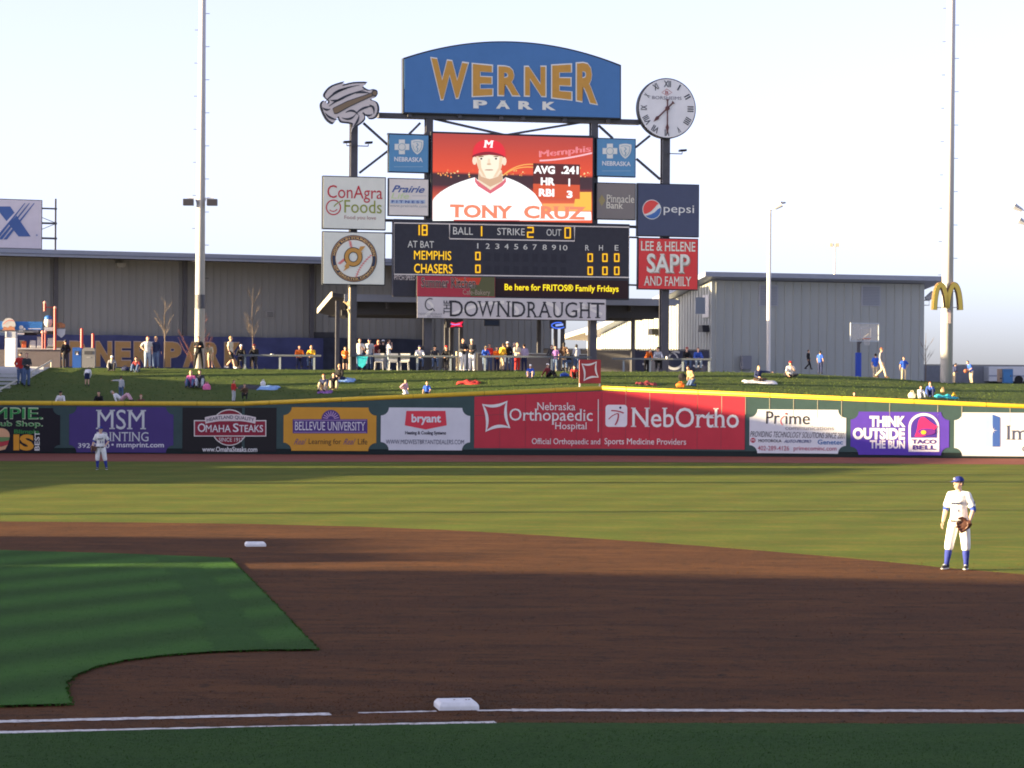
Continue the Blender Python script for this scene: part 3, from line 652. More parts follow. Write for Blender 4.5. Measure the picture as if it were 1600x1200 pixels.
# ------------------------------------------------------------------ scoreboard
DARK = mat('dark_steel', (.085, .085, .096), rough=.5, var=.12, scale=2)
FRAMEM = mat('sign_frame', (.030, .034, .042), rough=.5)
o_ = P(800, 577, 153); SB = Fr((o_.x, o_.y, crest(o_.x) - .03), rad(14))
sbt = thing('scoreboard_frame', 'tall dark steel scoreboard frame of four columns, beams and braces', 'scoreboard frame', SB)
def column(px, w, ytop, y0=.30, y1=.85, name='column'):
    x = SB.q(px, 400, .4).x; z = SB.q(px, ytop, .4).z; h = w / 2 / F * 153
    mb = MB(); mb.box(x - h, x + h, y0, y0 + .12, -.6, z); mb.box(x - h, x + h, y1 - .12, y1, -.6, z); mb.box(x - h * .62, x + h * .62, y0 + .12, y1 - .12, -.6, z)
    mb.build(name, DARK, sbt)
column(552, 11, 190); column(1039.5, 12, 205); column(669.5, 11, 176); column(927.5, 11, 183)
def beam(a, b, w, y=.45, name='beam', th=.3):
    p, q = SB.q(*a, y), SB.q(*b, y); mb = MB(); k = w / F * 153
    mb.stroke([(p.x, p.z), (q.x, q.z)], k, y, y + th); mb.build(name, DARK, sbt)
beam((592, 179.5), (1002, 190.5), 7.5, y=.26, th=.66)
beam((664, 209.5), (934, 215), 6, y=.24); beam((606, 209), (664, 211), 2.5, y=.5); beam((934, 216.5), (992, 218.5), 2.5, y=.5)
for a, b in (((676, 185), (790, 211)), ((790, 211), (915, 190)), ((568, 192), (606, 226)), ((606, 236), (562, 270)), ((657, 192), (640, 209)), ((936, 196), (958, 216)), ((1016, 212), (994, 230)), ((995, 248), (1032, 280)), ):
    beam(a, b, 3.4, y=.5, name='brace', th=.15)
for y in (207, 272, 345): pass
beam((600, 364), (616, 364.3), 2.5, y=.5, name='tie'); beam((600, 344), (618, 344.3), 4, y=.5, name='tie'); beam((983, 370.5), (998, 371), 2.5, y=.5, name='tie'); beam((982, 445), (998, 445.5), 2.5, y=.5, name='tie'); beam((984, 354), (996, 354.5), 4, y=.5, name='tie')
for x in (652, 948): pass
def sign(name, label, cat, x0, y0, x1, y1, h, y=0.0, th=.28, inset=1.6, group=None, m=None):
    fr = SB.sub((x0 + x1) / 2, y1, y); T = thing(name, label, cat, fr, group)
    X0, X1, Z0, Z1 = fr.box(x0, y0, x1, y1, 0); k = inset / F * 153
    mb = MB(); mb.box(X0, X1, .0, th, Z0, Z1)
    fb = mb.build('frame', FRAMEM, T, bevel=.015)
    mb = MB(); mb.box(X0 + k, X1 - k, -.02, -.004, Z0 + k, Z1 - k); PANEL[T.name] = mb.build('panel', m or flatmat(h), T)
    return T, fr
G1, G2, G3 = -.032, -.044, -.056
def t_(T, fr, s, bx, h, y=G1, **k): return text(T, fr, s, bx, flatmat(h), y=y, **k)
GRP = 'advertising panels on the scoreboard'
# --- arched park sign
fr = SB.sub(800, 180.5, 0); T = thing('park_sign', 'big blue arched sign with outlined golden lettering on top of the scoreboard', 'sign', fr)
def arch(k):
    b = pxs(fr, [(630 + k, 177.5 - k), (970.5 - k, 186.5 - k)], 0); t = bez((630 + k, 90.5 + k), (800, 63.6 - 16 + k), (970.5 - k, 101.5 + k), 1)
    pts = []
    for i in range(33):
        u = i / 32; x = 630 + k + (340.5 - 2 * k) * u; yy = 90.5 + 11 * u - 31.5 * (1 - (2 * u - 1) ** 2) + k; pts.append((x, yy))
    return pxs(fr, [(630 + k, 177.2 - k)] + pts + [(970.5 - k, 186.2 - k)], 0)
MB().prism(arch(0), 0, .5).build('frame', FRAMEM, T); MB().prism(arch(2), -.03, -.002).build('panel', mat('park_blue', '3e6fb0', var=.05, scale=.7), T)
pk = MB()
for x in (640, 718, 783, 817, 882, 950): q = fr.q(x, 182, .2); pk.box(q.x - .12, q.x + .12, .1, .4, -.25, .3)
pk.build('mounting_bracket', DARK, T)
ORG, LT = mat('sign_gold', (.62, .33, .075), var=.05, scale=2), flatmat('#c9d3de')
for ch, xl, xr, tl, tr, bl, br in (('W', 672, 733, 88.8, 97.5, 158.5, 153), ('E', 737, 771, 98, 101, 152, 150.5), ('R', 777, 813.5, 101.5, 103, 150.3, 151), ('N', 818.5, 854, 102.6, 102.4, 151, 152), ('E', 861, 894.5, 100.5, 98.8, 154, 157.5), ('R', 899.5, 934.5, 97.3, 95, 158.5, 164.5)):
    text(T, fr, ch, None, LT, y=-.045, bold=.055, quad=[(xl, tl), (xr, tr), (xr, br), (xl, bl)]); 
    d = 1.9
    text(T, fr, ch, None, ORG, y=-.06, bold=.038, quad=[(xl + d, tl + d), (xr - d, tr + d), (xr - d, br - d), (xl + d, bl - d)])
for ch, a, b, y0 in (('P', 739.5, 761.5, 156.5), ('A', 775, 797, 157), ('R', 810, 832.5, 158), ('K', 847.5, 868.5, 159)):
    t_(T, fr, ch, (a, y0, b, y0 + 13), '#c3ced9', y=-.045, bold=.055, serif=.09)
# --- clock
fr = SB.sub(1042, 217, -.1); T = thing('clock', 'big round white clock with roman numerals beside the park sign', 'clock', fr)
c = fr.q(1042.2, 169.3, 0); R_ = 48 / F * 153
MB().prism(circ(c.x, c.z, R_, 64), 0, .45).build('case', FRAMEM, T); MB().prism(circ(c.x, c.z, R_ * .965, 64), -.03, -.001).build('dial', flatmat('#cbd6e6'), T)
NUM = ['XII', 'I', 'II', 'III', 'IIII', 'V', 'VI', 'VII', 'VIII', 'IX', 'X', 'XI']
NAVY = flatmat('#2b3648')
for i, s in enumerate(NUM):
    a = rad(90 - 30 * i); w = {1: .10, 2: .20, 3: .30, 4: .36}.get(len(s), .3) * R_ * (.8 if 'V' in s or 'X' in s else .62) ; w = max(w, .09 * R_) if s != 'I' else .05 * R_
    def wp(u, v, a=a, w=w):
        rr = R_ * (.70 + .21 * v); tt = (u - .5) * w; return c.x + rr * math.cos(a) + tt * math.sin(a), c.z + rr * math.sin(a) - tt * math.cos(a)
    text(T, fr, s, None, NAVY, y=-.045, bold=.02, warp=wp, name='numeral')
t_(T, fr, 'BORSHEIMS', (1019, 150.5, 1065, 155.5), '#56607a', y=-.045, serif=.04)
pstroke(T, fr, [(1034, 144.5), (1042, 139), (1050, 144.5), (1042, 149)], .9, '#8a5560', y=-.045, closed=True); t_(T, fr, 'B', (1039.5, 142, 1044.5, 147), '#8a5560', y=-.045, bold=.02)
HAND = mat('clock_hand', (.13, .055, .055), rough=.5)
def hand(deg, L, tail, w, y, name):
    a = rad(90 - deg); d = Vector((math.cos(a), math.sin(a))); n_ = Vector((-d.y, d.x)); cc = Vector((c.x, c.z))
    pts = [cc - d * tail - n_ * w * 1.1, cc - d * tail * .8 - n_ * w * .4, cc + d * L * .6 - n_ * w * .38, cc + d * L * .72 - n_ * w, cc + d * L, cc + d * L * .72 + n_ * w, cc + d * L * .6 + n_ * w * .38, cc - d * tail * .8 + n_ * w * .4, cc - d * tail + n_ * w * 1.1]
    MB().prism([(p.x, p.y) for p in pts], y - .02, y).build(name, HAND, T)
hand(226, R_ * .66, R_ * .30, .11, -.06, 'hour_hand'); hand(180, R_ * .88, R_ * .30, .10, -.09, 'minute_hand'); MB().prism(circ(c.x, c.z, .13, 16), -.125, -.03).build('hub', HAND, T)
# --- grey emblem board (plain stand-in): a wind-swept cloud shape crossed by a bat
fr = SB.sub(547, 202, -.12); T = thing('emblem_board', 'grey cut-out swirl emblem crossed by a brown bat, left of the park sign', 'sign', fr)
outl = [(500, 168), (501, 160), (506, 157), (509, 163), (513, 158), (505, 150), (508, 142), (518, 133), (538, 127), (534, 132), (552, 128), (574, 128), (567, 134), (576, 140), (583, 139), (590, 142), (588, 151), (580, 155), (590, 160), (593, 172), (588, 184), (578, 186), (573, 180), (569, 176), (571, 186), (564, 194), (556, 199), (549, 206), (552, 196), (545, 193), (532, 191), (527, 183), (520, 194), (508, 186)]
def smooth_poly(p, k=3):
    p = [Vector(a) for a in p]; o = []
    for i in range(len(p)):
        p0, p1, p2, p3 = p[i - 1], p[i], p[(i + 1) % len(p)], p[(i + 2) % len(p)]
        for j in range(k):
            t = j / k; o.append(tuple(.5 * ((2 * p1) + (p2 - p0) * t + (2 * p0 - 5 * p1 + 4 * p2 - p3) * t * t + (3 * p1 - p0 - 3 * p2 + p3) * t ** 3)))
    return o
po = smooth_poly(outl); cx_, cy_ = 546, 162
MB().prism(pxs(fr, po, 0), 0, .18).build('backing', flatmat('#2d3848'), T)
shape(T, fr, [(cx_ + (a - cx_) * .93, cy_ + (b - cy_) * .92) for a, b in po], '#a9b6c6', 'cloud_shape', y=-.015)
for a, b, cc in (((508, 160), (524, 138), (562, 133)), ((514, 166), (534, 150), (570, 140)), ((520, 146), (530, 140), (546, 137)), ((556, 178), (566, 166), (584, 166)), ((508, 176), (514, 186), (528, 187)), ((552, 198), (560, 190), (561, 180)), ((534, 184), (548, 190), (556, 178)), ((566, 176), (574, 184), (582, 178)), ((540, 176), (552, 168), (560, 180)), ((516, 156), (524, 160), (540, 152)), ((556, 146), (566, 142), (578, 146)), ((504, 168), (510, 174), (516, 170)), ((577, 164), (586, 166), (584, 178))):
    pstroke(T, fr, bez(a, b, cc), [.8, 1.4, 2, 2.5, 2.9, 3.2, 3.3, 3.2, 2.8, 2.2, 1.7, 1.2, .6], '#2d3848', 'swirl_line', y=-.03)
pstroke(T, fr, [(521, 174), (524, 173), (545, 162), (570, 152), (585, 146)], [8.5, 11, 10, 7, 5.6], '#2d3848', 'bat_outline', y=-.04); pstroke(T, fr, [(521.5, 173.8), (524, 172.8), (545, 162), (570, 152), (584, 146.4)], [6, 8.5, 7.5, 4.6, 3.4], '#6a675c', 'bat', y=-.052)
shape(T, fr, ell_px(585.5, 145.5, 5, 5, n=16), '#2d3848', 'bat_outline', y=-.06); shape(T, fr, ell_px(585.5, 145.5, 3.4, 3.4, n=16), '#6a675c', 'bat_knob', y=-.07)
# --- blue shield boards
def cross_sign(label, x0, y0, x1, y1):
    T, fr = sign('advertising_sign', label, 'sign', x0, y0, x1, y1, '#4b86bd', group=GRP)
    ax = x0 + 21.5; ay = y0 + 20; s = 4.7; k = 11.5
    shape(T, fr, [(ax - s, ay - k), (ax + s, ay - k), (ax + s, ay - s), (ax + k, ay - s), (ax + k, ay + s), (ax + s, ay + s), (ax + s, ay + k), (ax - s, ay + k), (ax - s, ay + s), (ax - k, ay + s), (ax - k, ay - s), (ax - s, ay - s)], '#bfd3dc', 'cross', y=G1)
    pstroke(T, fr, ell_px(ax, ay, 5.4, 5.4, n=20), .9, '#6f9bbd', 'cross_ring', y=G2, closed=True)
    sx = x0 + 45.5
    def sh(k): return [(sx - 9.5 * k, ay - 10 * k)] + bez((sx - 9.5 * k, ay - 10 * k), (sx, ay - 13 * k), (sx + 9.5 * k, ay - 10 * k), 6) + bez((sx + 9.5 * k, ay - 10 * k), (sx + 11 * k, ay + 6 * k), (sx, ay + 12 * k), 6) + bez((sx, ay + 12 * k), (sx - 11 * k, ay + 6 * k), (sx - 9.5 * k, ay - 10 * k), 6)[:-1]
    shape(T, fr, sh(1), '#bfd3dc', 'shield', y=G1); pstroke(T, fr, sh(.72)[1:], .8, '#6f9bbd', 'shield_line', y=G2); pstroke(T, fr, [(sx - 1, ay - 6), (sx + 1.5, ay - 3), (sx - 1.5, ay), (sx + 1, ay + 3), (sx - .5, ay + 7)], 1.4, '#5f90b8', 'shield_snake', y=G2)
    t_(T, fr, 'NEBRASKA', (x0 + 9.5, y0 + 36, x0 + 54, y0 + 43.2), '#c3d9e6', bold=.025)
    pstroke(T, fr, [(x0 + 9, y0 + 51), (x0 + 54, y0 + 51)], .7, '#7fabd0', 'small_print', y=G1)
cross_sign('blue health panel with cross and shield, upper left of the video screen', 606.5, 209.5, 670.5, 270); cross_sign('blue health panel with cross and shield, upper right of the video screen', 931.5, 216, 993.5, 276.5)
T, fr = sign('advertising_sign', 'pale fitness club panel with small blue italic name under the left blue panel', 'sign', 606.5, 278.5, 670.5, 338, '#b9c7d2', group=GRP)
t_(T, fr, 'Prairie', (612, 290, 667, 301), '#3b5a9c', shear=.12, bold=.02); t_(T, fr, 'Life', (611, 301.5, 641, 310.5), '#a6c7a8', shear=.1, bold=.01)
pstroke(T, fr, [(644, 306), (666, 306)], 1.2, '#a3b4c2', 'small_print', y=G1); shape(T, fr, [(610, 312.5), (664, 312.5), (664, 318), (610, 318)], '#8fb0d6', 'name_band', y=G1); t_(T, fr, 'F I T N E S S', (612, 313.2, 662, 317.4), '#3a5aa0', y=G2, bold=.03)
t_(T, fr, 'www.prairielife.com', (609, 319.5, 667, 325), '#8296aa')
T, fr = sign('advertising_sign', 'dull grey bank panel with pale serif lettering under the right blue panel', 'sign', 931.5, 285.5, 993.5, 343.5, '#697079', group=GRP)
t_(T, fr, 'Pinnacle', (947.5, 304.5, 991, 316.5), '#c0c8cc', serif=.05); t_(T, fr, 'Bank', (947.5, 315.5, 974, 326), '#c0c8cc', serif=.05, bold=.01)
shape(T, fr, [(935, 313), (940.5, 304), (946, 313), (940.5, 322)], '#7d8063', 'diamond', y=G1)
T, fr = sign('advertising_sign', 'white food company panel with red and green lettering and a smile emblem', 'sign', 503.5, 275.5, 603, 359, '#c6d0d6', group=GRP)
t_(T, fr, 'ConAgra', (511.5, 290, 597.5, 316.5), '#9c2f3f', y=G1); t_(T, fr, 'Foods', (538, 313, 596.5, 333), '#748a3a', y=G1); t_(T, fr, 'Food you love', (538, 337, 587.5, 344.5), '#8a6a70')
pstroke(T, fr, ell_px(521, 324, 11, 11.3, 50, 395, 34), 1.8, '#9c2f3f', 'smile_ring', y=G1); pstroke(T, fr, bez((515, 328), (521, 333), (527, 327)), 1.4, '#9c2f3f', 'smile', y=G1); pstroke(T, fr, bez((522, 323), (524, 318), (536, 313)), 1.6, '#748a3a', 'leaf', y=G1)
T, fr = sign('advertising_sign', 'white charity panel with a round navy and gold baseball seal', 'sign', 503.5, 362, 602, 445.5, '#c6d0d6', group=GRP)
cc = fr.q(553, 404, G1); r_ = 36.3 / F * 153
for rr, h, y, nm in ((1, '#2c3a54', G1, 'seal_ring'), (.965, '#a98f5c', G1 - .01, 'seal_line'), (.94, '#2c3a54', G1 - .02, 'seal_ring'), (.80, '#a98f5c', G1 - .03, 'seal_line'), (.785, '#cbd2d8', G1 - .04, 'ball_face')): shape(T, fr, circ(cc.x, cc.z, r_ * rr, 48), h, nm, y=y, px=False)
def ringw(a0, a1, flip=False):
    def w(u, v):
        a = rad(a0 + (a1 - a0) * u); rr = r_ * ((.83 + .085 * v) if not flip else (.915 - .085 * v)); return cc.x + rr * math.cos(a), cc.z + rr * math.sin(a)
    return w
t_(T, fr, 'HOME RUN FOUNDATION', None, '#b3a274', y=G1 - .05, warp=ringw(172, 8), bold=.02); t_(T, fr, 'OF GREATER OMAHA', None, '#b3a274', y=G1 - .05, warp=ringw(200, 340, True), bold=.02)
for a, b, m_ in (((547, 377), (552, 394), (548, 385)), ((530, 412), (540, 404), (536, 407)), ((557, 432), (580, 399), (562, 414)),):
    pl = bez(a, m_, b, 10); pstroke(T, fr, pl, 1.0, '#b5626a', 'stitching', y=G1 - .05)
    for p in pl: pstroke(T, fr, [(p[0] - 2.3, p[1] - .8), (p[0] + 2.3, p[1] + .8)], .7, '#b5626a', 'stitch', y=G1 - .055)
pstroke(T, fr, ell_px(552, 401.5, 10.5, 11.2, n=28), 8.2, '#1f2a22', 'letter_outline', y=G1 - .06, closed=True); pstroke(T, fr, ell_px(552, 401.5, 10.5, 11.2, n=28), 5.8, '#a3874d', 'letter_o', y=G1 - .08, closed=True)
shape(T, fr, [(560, 391), (563, 385), (571, 384.5), (564, 393.5), (567, 395), (562, 397)], '#a3874d', 'bolt', y=G1 - .09); shape(T, fr, [(542, 410), (538, 417), (540, 418), (536, 424), (546, 418), (545, 415), (550, 413)], '#a3874d', 'bolt', y=G1 - .09)
T, fr = sign('advertising_sign', 'navy soft drink panel with a red, white and blue globe', 'sign', 995.5, 287, 1092.5, 370, '#3b4a6b', group=GRP)
gc = fr.q(1018.5, 327.3, G1); gr = 15.6 / F * 153
shape(T, fr, circ(gc.x, gc.z, gr, 40), '#ccd5dd', 'globe', y=G1, px=False)
def seg_poly(a0, a1, curve):
    return circ(gc.x, gc.z, gr * .93, 24, a0, a1) + [(gc.x + gr * a, gc.z + gr * b) for a, b in curve]
shape(T, fr, seg_poly(38, 212, [(-.5, -.42), (-.1, -.2), (.25, .15), (.55, .5)]), '#c64a4d', 'globe_top', y=G2, px=False)
shape(T, fr, seg_poly(222, 372, [(.62, .04), (.3, -.28), (-.1, -.5), (-.45, -.6)]), '#3a66ad', 'globe_bottom', y=G2, px=False)
t_(T, fr, 'pepsi', (1037, 320.5, 1084.5, 336.5), '#cfd7df', bold=.0)
T, fr = sign('advertising_sign', 'red family panel with three lines of ornate white lettering', 'sign', 996.5, 372, 1091, 453, '#b03c43', group=GRP)
t_(T, fr, 'LEE & HELENE', (1001, 377.5, 1086.5, 392.5), '#cdd2d4', serif=.05, bold=.012); t_(T, fr, 'SAPP', (1012, 398, 1079, 428), '#8d8584', y=G1, serif=.06, bold=.03); t_(T, fr, 'SAPP', (1010.5, 396.5, 1077.5, 426.5), '#d2d6d8', y=G2, serif=.06, bold=.02); t_(T, fr, 'AND FAMILY', (1006, 432, 1080, 446.5), '#cdd2d4', serif=.05, bold=.012)
# --- video screen
EM = 0.215
def em(name, h, k=1.0):
    return mat('led_' + name, lin(h), emit=EM * k, rough=.6)
fr = SB.sub(800, 346, -.05); T = thing('video_screen', 'lit orange video screen showing a ball player portrait with his figures', 'video screen', fr)
X0, X1, Z0, Z1 = fr.box(673, 209, 928.5, 348, 0); MB().box(X0, X1, 0, .4, Z0, Z1).build('housing', FRAMEM, T, bevel=.02)
X0, X1, Z0, Z1 = fr.box(676, 212, 925.5, 345.5, 0)
M = bpy.data.materials.new('led_sunset'); M.use_nodes = True; n_ = M.node_tree; b_ = n_.nodes['Principled BSDF']; b_.inputs['Base Color'].default_value = (.02, .02, .02, 1)
tc = n_.nodes.new('ShaderNodeTexCoord'); sx = n_.nodes.new('ShaderNodeSeparateXYZ'); mr = n_.nodes.new('ShaderNodeMapRange'); cr = n_.nodes.new('ShaderNodeValToRGB')
n_.links.new(tc.outputs['Object'], sx.inputs[0]); n_.links.new(sx.outputs[2], mr.inputs[0]); mr.inputs[1].default_value = Z0; mr.inputs[2].default_value = Z1; n_.links.new(mr.outputs[0], cr.inputs[0]); n_.links.new(cr.outputs[0], b_.inputs['Emission Color']); b_.inputs['Emission Strength'].default_value = EM
for p_, h in ((0.0, '#f0603a'), (.22, '#e8643c'), (.37, '#8a2f2e'), (.40, '#45262c'), (.53, '#3d2229'), (.56, '#e8502c'), (.75, '#d4492f'), (1.0, '#b24138')):
    e = cr.color_ramp.elements.new(p_) if p_ not in (0.0, 1.0) else cr.color_ramp.elements[0 if p_ == 0 else -1]; e.color = (*lin(h), 1)
MB().box(X0, X1, -.02, -.002, Z0, Z1).build('picture_background', M, T)
def led(pts, h, name, y, k=1.0, px=True): mb = MB(); mb.flat([pxs(fr, pts, y) if px else pts], y); return mb.build(name, em(h, h, k), T)
random.seed(3)
for i in range(70):
    x = random.choice([random.uniform(678, 742), random.uniform(785, 923)]); y = random.gauss(272, 3.4); r_ = random.uniform(.5, 1.5); led(ell_px(x, y, r_, r_, n=8), random.choice(['#ffb060', '#ff8a50', '#ffe0a0']), 'city_light', -.03)
for k in (0, 5): 
    pl = bez((786, 274), (815, 247 + k), (858, 262 + k), 16); mb = MB(); mb.stroke(pxs(fr, pl, -.03), .06, -.03); mb.build('bridge_arch', em('#ffb860', '#ffb860'), T)
led([(900, 300), (924, 300), (924, 328), (896, 328)], '#ffc450', 'reflection', -.03); led([(848, 318), (924, 318), (924, 330), (846, 330)], '#ffb066', 'reflection', -.028)
led([(833, 255), (906, 257), (906, 289), (833, 287)], '#5a2a2a', 'figure_box', -.035); led([(833, 287), (906, 289), (906, 311), (833, 309)], '#d95a36', 'figure_box', -.035)
led([(676, 345), (676, 314)] + bez((678, 310), (694, 290), (742, 277), 8) + [(766, 300)] + bez((790, 277), (818, 286), (836, 303), 8) + [(846, 318), (850, 330), (920, 331)] + bez((923, 331), (924, 333), (924, 344), 4) + [(676, 344)], '#ffffff', 'jersey', -.045, 1.25)
led([(742, 277), (746, 282), (764, 296), (766, 297), (786, 283), (790, 277), (791, 284), (785, 291), (766, 303), (747, 291), (742, 284)], '#e0707c', 'collar', -.055)
led([(748, 266), (784, 266), (786, 283), (766, 297), (747, 283)], '#f6e2c8', 'neck', -.05)
led(smooth_poly([(744, 243), (747, 262), (755, 275), (765, 279), (775, 276), (783, 263), (786, 244), (780, 236), (750, 236)]), '#fff4dc', 'face', -.06)
led([(752, 276), (765, 280), (778, 276), (784, 268), (785, 283), (766, 292), (748, 281), (748, 270)], '#d9b090', 'neck_shadow', -.054)
led([(744, 243), (747, 262), (755, 275), (760, 278), (752, 262), (750, 240)], '#efcfae', 'cheek_shade', -.064); led([(786, 244), (783, 263), (775, 276), (770, 278), (779, 262), (781, 240)], '#f2d4b4', 'cheek_shade', -.064); led([(746, 240), (784, 240), (783, 244.5), (765, 242), (747, 244.5)], '#c79a7c', 'brim_shadow', -.066); led([(762.5, 248), (765.5, 248), (766.5, 256), (761.5, 256)], '#f6dcc0', 'nose_bridge', -.066)
for a_, b_, c_ in (((700, 300), (712, 308), (716, 318)), ((826, 302), (818, 310), (816, 320)), ((744, 300), (750, 310), (760, 316))): pstroke(T, fr, bez(a_, b_, c_), 1.4, '#e6dcdc', 'jersey_fold', y=-.05, m=em('#eadede', '#e8dada', 1.1))
led(ell_px(741.5, 251, 3.4, 6.5, n=14), '#fbe4cc', 'ear', -.058); led(ell_px(788, 252, 3.4, 6.5, n=14), '#fbe4cc', 'ear', -.058)
for x in (752, 775): led(ell_px(x, 248, 4.2, 1.7, n=12), '#fff6ea', 'eye_white', -.068); led(ell_px(x, 248, 1.9, 1.5, n=12), '#4a3226', 'eye', -.072); led(ell_px(x, 244.6, 4.4, .8, n=12), '#7a5a44', 'eyebrow', -.07)
led(ell_px(764, 256.5, 3.6, 1.4, n=12), '#dcb898', 'nose', -.07); led(ell_px(764, 265.5, 7, .9, n=12), '#b8806c', 'mouth', -.07)
led([(738.5, 243)] + bez((738.5, 243), (738, 218), (764, 218), 8) + bez((764, 218), (791, 219), (790, 245), 8) + bez((790, 245), (764, 233), (739, 244), 8)[1:-1], '#e8303e', 'cap', -.075); led([(738, 245)] + bez((738, 243), (764, 230), (790, 245), 8) + bez((790, 246), (764, 238), (738, 246), 8), '#8f2230', 'cap_brim', -.08)
text(T, fr, 'M', (756, 219.5, 771, 230.5), em('#ffffff', '#ffffff', 1.2), y=-.09, bold=.06, serif=.06, shear=.1)
def memw(u, v): q = fr.q(843 + 80 * u, 249 - 9 * u - 13 * v, -.06); return q.x, q.z
text(T, fr, 'Memphis', None, em('#ffd0d8', '#ffc4cc'), y=-.05, bold=.03, warp=memw); text(T, fr, 'Memphis', None, em('#f07a80', '#f0757e'), y=-.06, bold=0, warp=memw)
pstroke(T, fr, bez((843, 251), (880, 250), (925, 239)), 2.4, '#ffc4cc', 'swash', y=-.05, m=em('#ffd0d8', '#ffc4cc'))
WH = em('#ffffff', '#ffffff', 1.25)
for s, b in (('AVG', (834, 259, 867, 271.5)), ('.241', (877, 259.5, 904, 272)), ('HR', (845, 277.5, 867, 289.5)), ('1', (886, 279, 893, 291)), ('RBI', (842, 295, 866, 307)), ('3', (885.5, 298, 894.5, 309.5))): text(T, fr, s, b, WH, y=-.06, bold=.04)
text(T, fr, 'TONY', (703, 320, 801, 341), em('#ff9468', '#f48e6c'), y=-.06, bold=.04, serif=.05); text(T, fr, 'CRUZ', (818.5, 322, 915, 342.5), em('#ff9468', '#f48e6c'), y=-.06, bold=.04, serif=.05)
led([(709, 343.2), (812, 344), (812, 345.6), (709, 345)], '#c83a34', 'lower_text_line', -.07)
# --- line score
BOARD = mat('score_board_black', (.042, .042, .055), rough=.6, var=.1)
fr = SB.sub(800, 466, 0); T = thing('line_score_board', 'black line score board with yellow digits below the video screen', 'scoreboard', fr)
X0, X1, Z0, Z1 = fr.box(614.5, 346, 983.5, 466, 0); MB().box(X0, X1, 0, .5, Z0, Z1).build('cabinet', BOARD, T, bevel=.02)
WL_ = flatmat('#bcc6d2')
def fx(x): return 346.3 + (x - 615) * .0186
for nm, pts, cl in (('border', [(616, 348.2), (983, 355), (983, 433.5), (616, 428.5)], True), ('count_border', [(702.5, 349.5), (702.5, 373), (897.8, 376.5), (897.8, 353)], False)):
    mb = MB(); mb.stroke(pxs(fr, pts, -.02), 1.7 / F * 153, -.02, -.004, closed=cl); mb.build(nm, WL_, T)
for s, b in (('BALL', (708, 355, 739, 366.5)), ('STRIKE', (777, 356.5, 820, 367.5)), ('OUT', (854, 358, 877, 368.5)), ('AT BAT', (637, 376.5, 678, 387))): t_(T, fr, s, b, '#c3ccd6', y=-.015)
for i, x in enumerate((746.5, 762, 777, 791.5, 806.5, 821, 835.5, 851, 865.5, 880.5)): t_(T, fr, str(i + 1), (x - (2.2 if i == 0 else 3.2 if i < 9 else 6), 380 + i * .32, x + (2.2 if i == 0 else 3.2 if i < 9 else 6), 388.3 + i * .32), '#c3ccd6', y=-.015)
for s, x in (('R', 917.5), ('H', 939), ('E', 963.5)): t_(T, fr, s, (x - 3, 383, x + 3, 391.5), '#c3ccd6', y=-.015)
t_(T, fr, 'PITCH SPEED', (616, 430.5, 649, 437.5), '#b4bcc8', y=-.015)
YL = em('#ffd22a', '#ffc81e', 1.1); YLB = em('#7a3a10', '#8a4a10', .8); CELL = mat('unlit_cell', (.034, .034, .046), rough=.6)
def digit(ch, x, y, w, h, t=2.0):
    S7 = {'0': 'abcdef', '1': 'bc', '2': 'abged', '8': 'abcdefg'}[ch]; mb = MB()
    P7 = {'a': ((x, y), (x + w, y)), 'b': ((x + w, y), (x + w, y + h / 2)), 'c': ((x + w, y + h / 2), (x + w, y + h)), 'd': ((x, y + h), (x + w, y + h)), 'e': ((x, y + h / 2), (x, y + h)), 'f': ((x, y), (x, y + h / 2)), 'g': ((x, y + h / 2), (x + w, y + h / 2))}
    for yy, tt, k in ((-.015, t * 1.7, 0), (-.03, t * .9, 1)):
        mb = MB()
        for s7 in S7:
            (a, b), (a2, b2) = P7[s7]; e = t * .3; dx, dy = (e, 0) if b == b2 else (0, e); mb.stroke(pxs(fr, [(a - dx, b - dy), (a2 + dx, b2 + dy)], yy), tt / F * 153, yy)
        mb.build('digit', YL if k else YLB, T)
digit('1', 651, 352, 4, 15); digit('8', 660, 352, 7, 15); digit('1', 748.5, 354, 4, 14.5); digit('2', 824.5, 355.5, 8.5, 15); digit('0', 883, 356, 8, 15.5)
for x, yy in ((743.5, 394.5), (743.5, 414.5)): digit('0', x, yy, 6.4, 11)
for x in (919, 942, 960.5):
    for yy in (397, 417.5): digit('0', x, yy, 6.4, 11.2)
for i in range(9):
    for yy in (395, 415): mb = MB(); X0, X1, Z0, Z1 = fr.box(757.5 + 14.8 * i, yy + .3 * i, 766 + 14.8 * i, yy + 13 + .3 * i); mb.box(X0, X1, -.012, -.003, Z0, Z1); mb.build('unlit_digit', CELL, T)
for s, b in (('MEMPHIS', (647, 392, 705, 406)), ('CHASERS', (647, 412.5, 707, 427))): text(T, fr, s, b, YLB, y=-.015, bold=.018); text(T, fr, s, b, YL, y=-.03, bold=.005)
X0, X1, Z0, Z1 = fr.box(774, 437, 981, 465, 0); MB().box(X0, X1, -.03, -.002, Z0, Z1).build('message_display', mat('led_black', (.035, .012, .014), rough=.5), T)
text(T, fr, 'Be here for FRITOS® Family Fridays', (788, 444, 967, 458), em('#c81808', '#a01c0c', .8), y=-.04, bold=.05); text(T, fr, 'Be here for FRITOS® Family Fridays', (788.5, 444.3, 966.5, 457.7), em('#fff000', '#fff01e', 1.15), y=-.055, bold=.012)
T, fr = sign('advertising_sign', 'dark red cafe panel with black condensed lettering beside the message display', 'sign', 651.5, 431.5, 774, 464.5, '#8f3348', y=-.34, th=.3, inset=.6, group=GRP)
